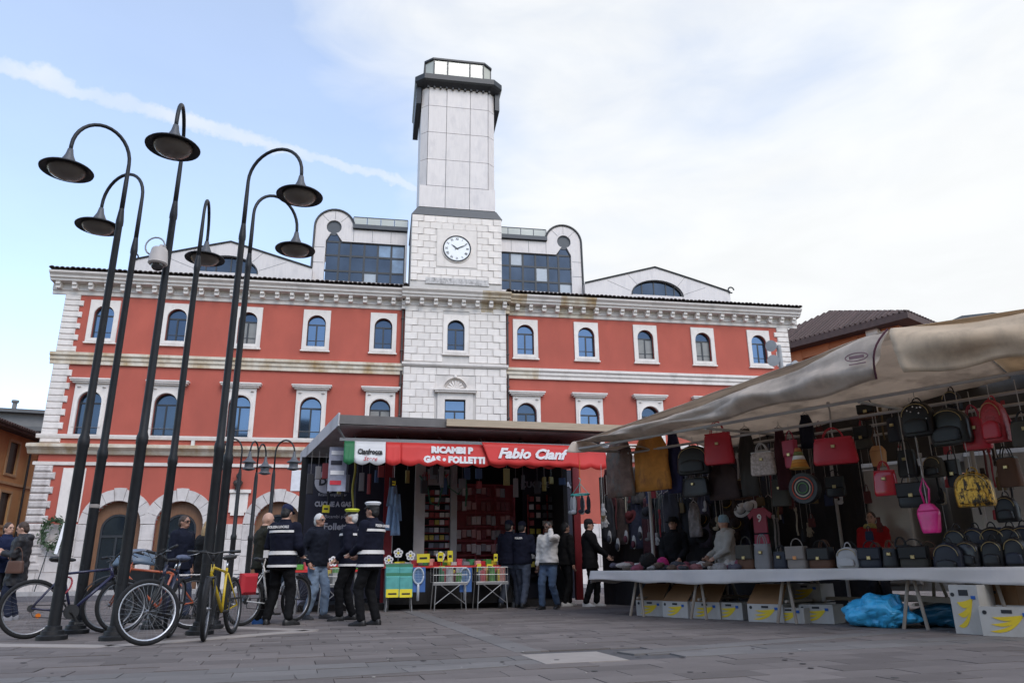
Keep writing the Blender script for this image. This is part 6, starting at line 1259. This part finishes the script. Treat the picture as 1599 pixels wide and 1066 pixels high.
def person(label, loc, face, H=1.75, jacket=(.02, .02, .03), trousers=(.02, .02, .025), skin='fair', hair=None, hairlen=0, hat=None, hatm=None, feet=None, hands=None, lean=0.0, head_turn=0.0, head_tilt=0.0, hem=.82, pad=.035, shoe=None, jm=None, tm=None, bands=False, back_text=None, glasses=False, hood=False, puffy=False, scarf=None, seat=False, belt=None):
    """body as one skin, clothes as parts; local: faces -y, left hand at +x"""
    PN[0] += 1; s = H/1.75; P = thing('person', label, 'person', loc, math.atan2(face[0], -face[1])); P.scale = (s, s, s); jm = jm or cmat(jacket, .85); tm = tm or cmat(trousers, .85); sk = SKIN[skin]; sd_ = PN[0]*3.3
    rot = Matrix.Translation((0, 0, .95)) @ Matrix.Rotation(lean, 4, 'X') @ Matrix.Translation((0, 0, -.95)); U = lambda p: rot @ Vector(p)
    feet = feet or ((.11, .0, 0, 12), (-.11, .02, 0, -12)); hands = hands or ((.25, -.03, .80), (-.25, -.03, .80))
    legs = []
    for i, sx in enumerate((1, -1)):
        fx, fy, fl_, ta = feet[i]; kn_, an = two_bone((sx*.09, 0, .90), (fx, fy, .085+fl_), .425, .415, (0, -1, 0)); legs.append(((sx*.09, 0, .90), kn_, an, ta))
    arms = []
    for i, sx in enumerate((1, -1)):
        sh = U((sx*.185, 0, 1.405)); el, wr = two_bone(sh, U(hands[i]) if hands[i][2] > .7 else Vector(hands[i]), .285, .255, (sx*.55, .8, -.5) if hands[i][2] < 1.35 else (sx*.5, -.35, -1)); arms.append((sh, el, wr))
    # body
    b = MB(); b.ring_loft([[U((a*math.cos(t), c*math.sin(t), z)) for t in [2*math.pi*k/20 for k in range(20)]] for z, a, c in TOR])
    for hp_, kn_, an, ta in legs: chain(b, [hp_, kn_, an], [.082, .055, .040]); d = Vector((math.sin(R(ta)), -math.cos(R(ta)), 0)); chain(b, [an+Vector((0, 0, -.04)), an+d*.14+Vector((0, 0, -.06))], [.035, .025])
    for sh, el, wr in arms: chain(b, [sh, el, wr], [.055, .042, .028])
    HR = rot @ Matrix.Translation((0, -.005, 1.53)) @ Matrix.Rotation(head_turn, 4, 'Z') @ Matrix.Rotation(head_tilt, 4, 'X'); h = MB()
    h.ell((0, 0, .105), (.074, .094, .112), 18, 14); h.ell((0, -.035, .045), (.054, .058, .058), 14, 10); h.ell((0, -.098, .088), (.013, .018, .024), 8, 6); h.ell((0, -.082, .135), (.05, .016, .014), 8, 6); h.ell((0, -.088, .042), (.024, .012, .010), 8, 6)
    for sx in (-1, 1): h.ell((sx*.075, .005, .095), (.011, .024, .032), 8, 6)
    h.tube([(0, .01, -.06), (0, .005, .06)], .052, 12); h.v = [tuple(HR @ Vector(p)) for p in h.v]; b.add(h.v, h.f)
    fing = MB()
    for (sh, el, wr), sx in zip(arms, (1, -1)):
        d = (wr-el).normalized(); side = d.cross(Vector((0, -1, 0))); side = side.normalized() if side.length > .1 else Vector((1, 0, 0)); up_ = side.cross(d)
        for t in (0, .35, .7, 1): b.ell(wr+d*(.02+.07*t), (.036, .036, .036) if t else (.028, .028, .028), 10, 8)
        for k, L_ in enumerate((.062, .072, .068, .052)):
            a = wr+d*.10+side*(k-1.5)*.019; fing.tube([a, a+d*L_*.5+up_*.008, a+d*L_*.8+up_*.028, a+d*L_*.9+up_*.042], [.0095, .009, .0085, .007], 7)
        a = wr+d*.045+side*(-.034*sx if False else -.034); fing.tube([a, a+d*.03-side*.02+up_*.012, a+d*.06-side*.022+up_*.028], [.012, .010, .008], 7)
    bm = remesh(b, [sk], 'body', .0105, 2); bm2 = bmesh.new(); bm2.from_mesh(bm); tmp = fing.mesh('f', sk, True); bm2.from_mesh(tmp); bm2.to_mesh(bm); bm2.free(); bpy.data.meshes.remove(tmp); bm.shade_smooth()
    body = link('body', bm, P)
    for sx in (-1, 1): e = MB(); e.ell((sx*.03, -.084, .108), (.012, .008, .007), 8, 6); e.v = [tuple(HR @ Vector(p)) for p in e.v]; obj('eye', e, m_eye, P, smooth=True)
    if True:
        mo = MB(); mo.tube([(-.022, -.0945, .036), (0, -.1005, .035), (.022, -.0945, .036)], .0035, 5); mo.v = [tuple(HR @ Vector(p)) for p in mo.v]; obj('mouth', mo, cmat((.20, .06, .05), .6), P)
        for sx in (-1, 1): br = MB(); br.tube([(sx*.014, -.0975, .128), (sx*.034, -.0955, .132), (sx*.052, -.083, .127)], .0045, 5); br.v = [tuple(HR @ Vector(p)) for p in br.v]; obj('eyebrow', br, hair or m_hairb, P)
    # trousers
    t_ = MB(); t_.ring_loft([[(a*math.cos(q), c*math.sin(q), z) for q in [2*math.pi*k/20 for k in range(20)]] for z, a, c in ((.78, .13, .11), (.88, .182, .135), (1.0, .18, .13), (1.06, .165, .12))])
    for hp_, kn_, an, ta in legs: chain(t_, [Vector(hp_), kn_, an+(kn_-an).normalized()*.02], [.105, .080, .066]); 
    link('trousers', remesh(t_, [tm], 'trousers', .015, 2, .011, 10, sd_), P)
    # jacket or coat
    j = MB(); pz = [z for z in (hem, .9, .97, 1.08, 1.2, 1.32, 1.40, 1.45) if z >= hem]
    def jr(z): a, c = tor(max(z, .88)); fl = max(0, .88-z)*.10; return a+pad+fl, c+pad+.01+fl
    j.ring_loft([[U((jr(z)[0]*math.cos(q), jr(z)[1]*math.sin(q), z)) for q in [2*math.pi*k/22 for k in range(22)]] for z in pz]+[[U((.085*math.cos(q), .085*math.sin(q)+.005, z)) for q in [2*math.pi*k/22 for k in range(22)]] for z in (1.485, 1.53)])
    for sh, el, wr in arms: chain(j, [sh, el, wr+(el-wr).normalized()*.015], [.082+pad*.25, .062+pad*.3, .046+pad*.2])
    if hood: j.ell(U((0, .10, 1.46)), (.13, .09, .07), 12, 8)
    link('coat' if hem < .7 else 'jacket', remesh(j, [jm], 'jacket', .015, 2, .016 if puffy else .010, 7 if puffy else 9, sd_), P)
    def strip_ring(z0, z1, m, name, off=.012):
        mb = MB(); mb.ring_loft([[U(((jr(z)[0]+o)*math.cos(q), (jr(z)[1]+o)*math.sin(q), z)) for q in [2*math.pi*k/32 for k in range(32)]] for z, o in ((z0, off-.01), (z0, off), (z1, off), (z1, off-.01))], False); return obj(name, mb, m, P, smooth=True, angle=40)
    if bands:
        strip_ring(1.325, 1.36, m_refl, 'chest_band', .010); strip_ring(1.0, 1.055, m_refl, 'belt', .016); strip_ring(hem+.02, hem+.055, m_refl, 'hem_band', .014)
        for (sh, el, wr) in arms:
            q0 = sh.lerp(el, .52); q1 = sh.lerp(el, .60); mb = MB(); mb.tube([q0, q1], .098, 14, False); obj('sleeve_piping', mb, m_refl, P, smooth=True) if False else None
    if belt: strip_ring(hem+.0, hem+.04, cmat(belt, .6), 'waistband', .012)
    if back_text:
        a, c = jr(1.4)
        for k, ln in enumerate(back_text.split('|')): tx = text('lettering', ln, .05, m_refl, P, tuple(U((0, c+.020, 1.405-.07*k))), (-lean, 0, math.pi), bold=.003, sx=.95)
    for (hp_, kn_, an, ta) in legs:                       # shoes
        d = Vector((math.sin(R(ta)), -math.cos(R(ta)), 0)); sdv_ = Vector((d.y, -d.x, 0)); z0 = an.z-.085; mb = MB(); rings = []
        for f_, w_, hh in ((-.075, .028, .06), (-.06, .038, .085), (0, .042, .10), (.07, .046, .075), (.13, .046, .05), (.175, .036, .04), (.195, .018, .025)):
            c = an+d*f_; rings.append([(c.x+sdv_.x*w_*q, c.y+sdv_.y*w_*q, z0+hh*v_) for q, v_ in ((-1, 0), (-1.02, .3), (-.85, .75), (-.4, 1), (.4, 1), (.85, .75), (1.02, .3), (1, 0))])
        mb.ring_loft(rings); obj('shoe', mb, shoe or m_shoe, P, smooth=True, angle=60)
    if hair and hat not in ('beanie',):
        mb = MB(); ln = hairlen
        def hf(p):
            n_ = .006*noise.noise(p*45+Vector((sd_, 0, 0)))+.006*noise.noise(p*20); return p*(1+n_*3)
        mb.ell((0, .016, .128), (.083, .094, .100), 20, 14, hf); mb.ell((0, .045, .085), (.074, .062, .09), 16, 12, hf)
        if ln: mb.ell((0, .06, .04-ln*.3), (.095, .07, .11+ln*.5), 18, 14, hf)
        mb.v = [tuple(HR @ Vector(p)) for p in mb.v]; obj('hair', mb, hair, P, smooth=True)
    if hat == 'peaked':
        c = MB(); c.lathe([(.083, .150), (.086, .175), (.088, .185), (.114, .212), (.116, .225), (.095, .238), (.02, .243)], 24); c.v = [tuple(HR @ Vector((x, y*1.1+.005, z))) for x, y, z in c.v]; CP = obj('cap', c, hatm, P, smooth=True, angle=50)
        c = MB(); c.lathe([(.087, .145), (.090, .15), (.091, .185), (.088, .19)], 24); c.v = [tuple(HR @ Vector((x, y*1.1+.005, z))) for x, y, z in c.v]; obj('cap_band', c, m_shoe, CP)
        c = MB(); c.grid(lambda u, v: HR @ Vector(((.085+.02*v)*math.sin((u-.5)*2.1), -(.09+.045*v)*math.cos((u-.5)*2.1), .158-.022*v)), 12, 3); obj('visor', c, m_shoe, CP, solid=.005, smooth=True)
    elif hat == 'cap':
        c = MB(); c.lathe([(.085, .125), (.087, .15), (.083, .185), (.065, .22), (.03, .237), (.005, .24)], 22); c.v = [tuple(HR @ Vector((x, y*1.16+.008, z))) for x, y, z in c.v]; CP = obj('cap', c, hatm, P, smooth=True)
        c = MB(); c.grid(lambda u, v: HR @ Vector(((.08+.0*v)*math.sin((u-.5)*2.2), -(.09+.075*v)*math.cos((u-.5)*1.6), .145-.015*v)), 12, 3); obj('visor', c, hatm, CP, solid=.005, smooth=True)
    elif hat == 'beanie':
        c = MB(); c.lathe([(.086, .095), (.090, .10), (.091, .14), (.088, .15), (.08, .20), (.055, .235), (.01, .248)], 22); c.v = [tuple(HR @ Vector((x, y*1.16+.008, z))) for x, y, z in c.v]; obj('knit_hat', c, hatm, P, smooth=True)
    elif hat == 'brim':
        c = MB(); c.lathe([(.15, .142), (.152, .147), (.09, .155), (.088, .20), (.075, .24), (.03, .245)], 24); c.v = [tuple(HR @ Vector((x, y*1.1+.008, z))) for x, y, z in c.v]; obj('hat', c, hatm, P, smooth=True, angle=50)
    if glasses:
        g_ = MB()
        for sx in (-1, 1): g_.ell((sx*.033, -.094, .108), (.027, .008, .018), 10, 6); g_.tube([(sx*.058, -.088, .112), (sx*.077, .0, .112)], .004, 5)
        g_.tube([(-.01, -.1, .112), (.01, -.1, .112)], .004, 5); g_.v = [tuple(HR @ Vector(p)) for p in g_.v]; gl_ = obj('sunglasses' if glasses == 'sun' else 'glasses', g_, m_shoe, P, smooth=True)
    if scarf:
        mb = MB(); mb.tube([U((.10*math.cos(t), .10*math.sin(t)-.01, 1.49+.012*math.sin(3*t))) for t in [2*math.pi*k/18 for k in range(19)]], .045, 10, False); obj('scarf', mb, scarf, P, smooth=True)
    return P
gx = lambda px, py: tuple(ground(px, py))
stand = ((.13, .02, 0, 14), (-.13, -.02, 0, -14))
jean = mat('washed_jeans', (.17, .23, .32), .9, .25, 7, .2, 60); jeand = mat('blue_jeans', (.055, .085, .14), .9, .25, 7, .2, 60); m_yelcap = mat('high_visibility', (.62, .66, .05), .6); m_whcap = mat('white_cap_cloth', (.76, .76, .76), .6, .04)
# officer with back turned, navy cap
p1_ = person('officer seen from behind in navy jacket with white bands and navy cap', gx(433, 975), (.25, .97), 1.74, jm=m_pnavy, tm=cmat((.005, .005, .006), .85), hair=m_hairk, hat='cap', hatm=m_pblue, feet=((.19, .0, 0, 25), (-.19, .03, 0, -30)), hands=((.15, -.24, 1.10), (-.20, -.20, 1.02)), bands=True, back_text='POLIZIA LOCALE', hem=.80, head_tilt=R(14), pad=.045)
hst = MB(); hst.tube([(.0, 0, .0), (.01, 0, -.1), (.03, 0, -.18), (.0, 0, -.26)], .012, 6); hst.bbox(-.04, .04, -.02, .02, -.06, .05, .01); obj('white_holster', hst, m_refl, p1_, (.22, .10, 1.02))
person('officer in navy jacket with white bands and white peaked cap, seen from behind', gx(574, 976), (-.86, .38), 1.72, jm=m_pnavy, tm=cmat((.005, .005, .006), .85), skin='tan', hair=m_hairk, hat='peaked', hatm=m_whcap, feet=((.13, -.03, 0, 8), (-.13, .06, 0, -8)), hands=((.12, -.25, 1.02), (-.10, -.25, 1.0)), bands=True, back_text='POLIZIA LOCALE', hem=.80, pad=.045, head_turn=R(6))
person('officer in profile with yellow-topped peaked cap and white belt', gx(541, 968), (-.95, .05), 1.72, jm=m_pnavy, tm=cmat((.005, .005, .006), .85), hair=m_hairw, hat='peaked', hatm=m_yelcap, feet=((.14, -.08, 0, 12), (-.11, .06, 0, -10)), hands=((.15, -.16, .97), (-.15, -.15, .97)), bands=True, hem=.82, pad=.04)
person('white-haired man in dark hooded jacket and pale jeans, hands in pockets', gx(489, 966), (.90, -.42), 1.70, jacket=(.008, .010, .018), tm=jean, skin='tan', hair=m_hairw, feet=((.14, -.10, 0, 15), (-.13, .05, 0, -15)), hands=((.24, -.02, .93), (-.24, -.02, .93)), glasses='sun', hood=True, hem=.86, shoe=cmat((.04, .04, .045), .6))
person('bald man in olive jacket facing the officer with the navy cap', gx(402, 973), (.75, .45), 1.66, jacket=(.022, .022, .016), trousers=(.010, .010, .012), feet=((.11, -.02, 0, 10), (-.12, .04, 0, -10)), hands=((.12, -.28, 1.05), (-.10, -.30, 1.08)), hem=.84, shoe=cmat((.03, .10, .30), .6), head_tilt=R(12), hair=None)
# police pair walking towards the bag stall
person('police officer from behind in navy jacket lettered POLIZIA, walking', gx(817, 949), (.42, .90), 1.70, jm=m_pnavy, tm=cmat((.060, .070, .095), .85), hair=m_hairk, hat='cap', hatm=m_pnavy, feet=((.10, -.20, 0, 8), (-.12, .26, .03, -6)), hands=((.24, -.12, .86), (-.14, -.20, 1.25)), back_text='POLIZIA', hem=.88, pad=.04)
person('second police officer in navy cap beside the lettered one', tuple(aty(796, 943, 16.0)[:2])+(0,), (.55, .83), 1.74, jm=m_pnavy, tm=cmat((.050, .058, .08), .85), hair=m_hairk, hat='cap', hatm=m_pnavy, feet=((.11, .16, .02, 8), (-.10, -.16, 0, -6)), hem=.86)
person('man in white jacket and jeans holding a phone to his ear', gx(859, 951), (-.55, -.83), 1.66, jacket=(.55, .52, .49), tm=jeand, skin='dark', hair=m_hairk, feet=((.11, .12, .02, 12), (-.12, -.10, 0, -8)), hands=((.13, -.12, 1.57), (-.24, -.06, .86)), hem=.88, belt=(.02, .02, .02), head_tilt=R(8), puffy=True)
ph_ = bpy.data.objects[-1] if False else None
person('man in black jacket and pale trainers behind the white jacket', tuple(aty(886, 940, 16.6)[:2])+(0,), (.85, .45), 1.72, jacket=(.009, .008, .008), trousers=(.006, .006, .007), skin='tan', hair=m_hairk, feet=((.11, -.12, 0, 10), (-.11, .14, 0, -8)), shoe=cmat((.5, .48, .46), .6), hem=.84)
person('person in black coat and pale trainers browsing at the stall end', tuple(aty(924, 940, 16.2)[:2])+(0,), (.88, -.1), 1.76, jacket=(.007, .007, .008), trousers=(.006, .006, .007), hair=m_hairk, hat='cap', hatm=cmat((.02, .02, .022), .8), feet=((.11, -.10, 0, 10), (-.11, .12, 0, -8)), hands=((.14, -.34, 1.02), (-.14, -.36, .98)), shoe=cmat((.5, .48, .46), .6), hem=.74)
# behind the bag table
person('vendor in black coat and dark brimmed hat behind the scarf heap', sworld(spt(1055, 880, 1.5)[0], 1.5), (-.45, -.88), 1.62, jacket=(.010, .010, .012), hair=m_hairk, hat='brim', hatm=cmat((.012, .011, .011), .85), hem=.62, hands=((.16, -.22, .98), (-.16, -.22, .98)))
person('woman in pale grey jacket and light blue knitted hat behind the table', sworld(spt(1136, 880, 1.35)[0], 1.35), (-.97, -.15), 1.58, jacket=(.38, .36, .33), hair=m_hairb, hat='beanie', hatm=mat('blue_knit', (.22, .34, .42), .9, .3, 30), hem=.78, hood=True, hands=((.12, -.28, 1.0), (-.12, -.30, 1.02)), puffy=True)
person('person in red coat and patterned scarf in the open van doorway', sworld(spt(1366, 850, 2.6)[0], 2.6), (-.6, -.8), 1.58, jacket=(.32, .012, .015), hair=m_hairb, scarf=mat('patterned_scarf', (.30, .24, .08), .9, .7, 25), hem=.72, hands=((.14, -.24, .98), (-.14, -.24, .98)))
# by the building
wl_ = aty(20, 930, 13.6)
PW = person('woman in dark quilted coat reading her phone, brown bag at her elbow', (wl_.x, 13.6, 0), (-.85, -.30), 1.66, jm=mat('quilted_coat', (.016, .015, .017), .6, .2, 8), tm=cmat((.02, .025, .045), .85), hair=m_hairb, feet=((.09, .0, 0, 8), (-.10, .06, 0, -8)), hands=((.08, -.26, 1.18), (-.07, -.27, 1.20)), hem=.60, hood=True, puffy=True, head_tilt=R(16), shoe=cmat((.25, .25, .27), .6))
hb2 = MB(); rbox(hb2, .30, .26, .12, 0, .22); obj('handbag_body', hb2, cmat((.10, .05, .035), .5), PW, (.28, .02, .82), (0, 0, R(80)), smooth=True, angle=50); hs2 = MB(); handle_arc(hs2, 0, 0, 0, .2, .26); obj('bag_strap', hs2, cmat((.10, .05, .035), .5), PW, (.28, .02, 1.02), (0, 0, R(80)))
wl2 = aty(-6, 930, 14.0)
person('person in blue jacket facing the woman in the quilted coat', (wl2.x, 14.0, 0), (.9, -.3), 1.68, jacket=(.012, .018, .05), hair=m_hairb, hands=((.1, -.3, 1.15), (-.14, -.28, 1.1)))
person('man in navy jacket and glasses standing behind the lamp posts', tuple(aty(272, 950, 13.3)[:2])+(0,), (.85, -.25), 1.72, jacket=(.009, .011, .022), tm=cmat((.03, .04, .07), .85), skin='tan', hair=m_hairb, glasses=True, feet=((.10, -.16, 0, 8), (-.10, .18, 0, -8)))
person('woman with long blonde hair in a black coat, back turned, behind the lamps', tuple(aty(312, 950, 13.8)[:2])+(0,), (.4, .9), 1.66, jacket=(.010, .010, .011), hair=m_blonde, hairlen=.12, hem=.66)
# wreath on the wall
uu = MB(); random.seed(4)
for k in range(260):
    t = random.uniform(0, 2*math.pi); r_ = .42+random.gauss(0, .09); c = Vector((r_*math.cos(t), random.uniform(-.10, .02), r_*1.25*math.sin(t))); d = Vector((random.gauss(0, 1), random.gauss(0, .5), random.gauss(0, 1))).normalized()*.10; e = d.cross(Vector((random.gauss(0, 1), 1, random.gauss(0, 1)))).normalized()*.03
    uu.add([c-d, c+e, c+d, c-e], [(0, 1, 2, 3)])
WR = thing('laurel_wreath', 'green laurel wreath with white ribbon on the wall by the quoins', 'wreath', (U0*math.cos(BA)+(-16.1)*math.cos(BA)+.17*.3, 34+U0*math.sin(BA)-16.1*math.sin(BA)-.3, 2.35), BA)
o = obj('leaves', uu, mat('laurel_leaf', (.035, .065, .025), .6, .4, 6), WR); o['kind'] = 'stuff'; obj('ribbon', MB().box(.30, .42, -.16, -.14, -.75, .45), m_prw, WR, (0, 0, 0), (0, R(8), 0)); obj('ring', MB().tube([(.42*math.cos(t), 0, .52*math.sin(t)) for t in [2*math.pi*k/24 for k in range(25)]], .05, 8, False), mat('laurel_leaf', (.035, .065, .025), .6, .4, 6), WR); obj('stand', MB().tube([(-.1, .05, -.4), (-.25, -.3, -2.35)], .02, 6), m_blackm, WR)
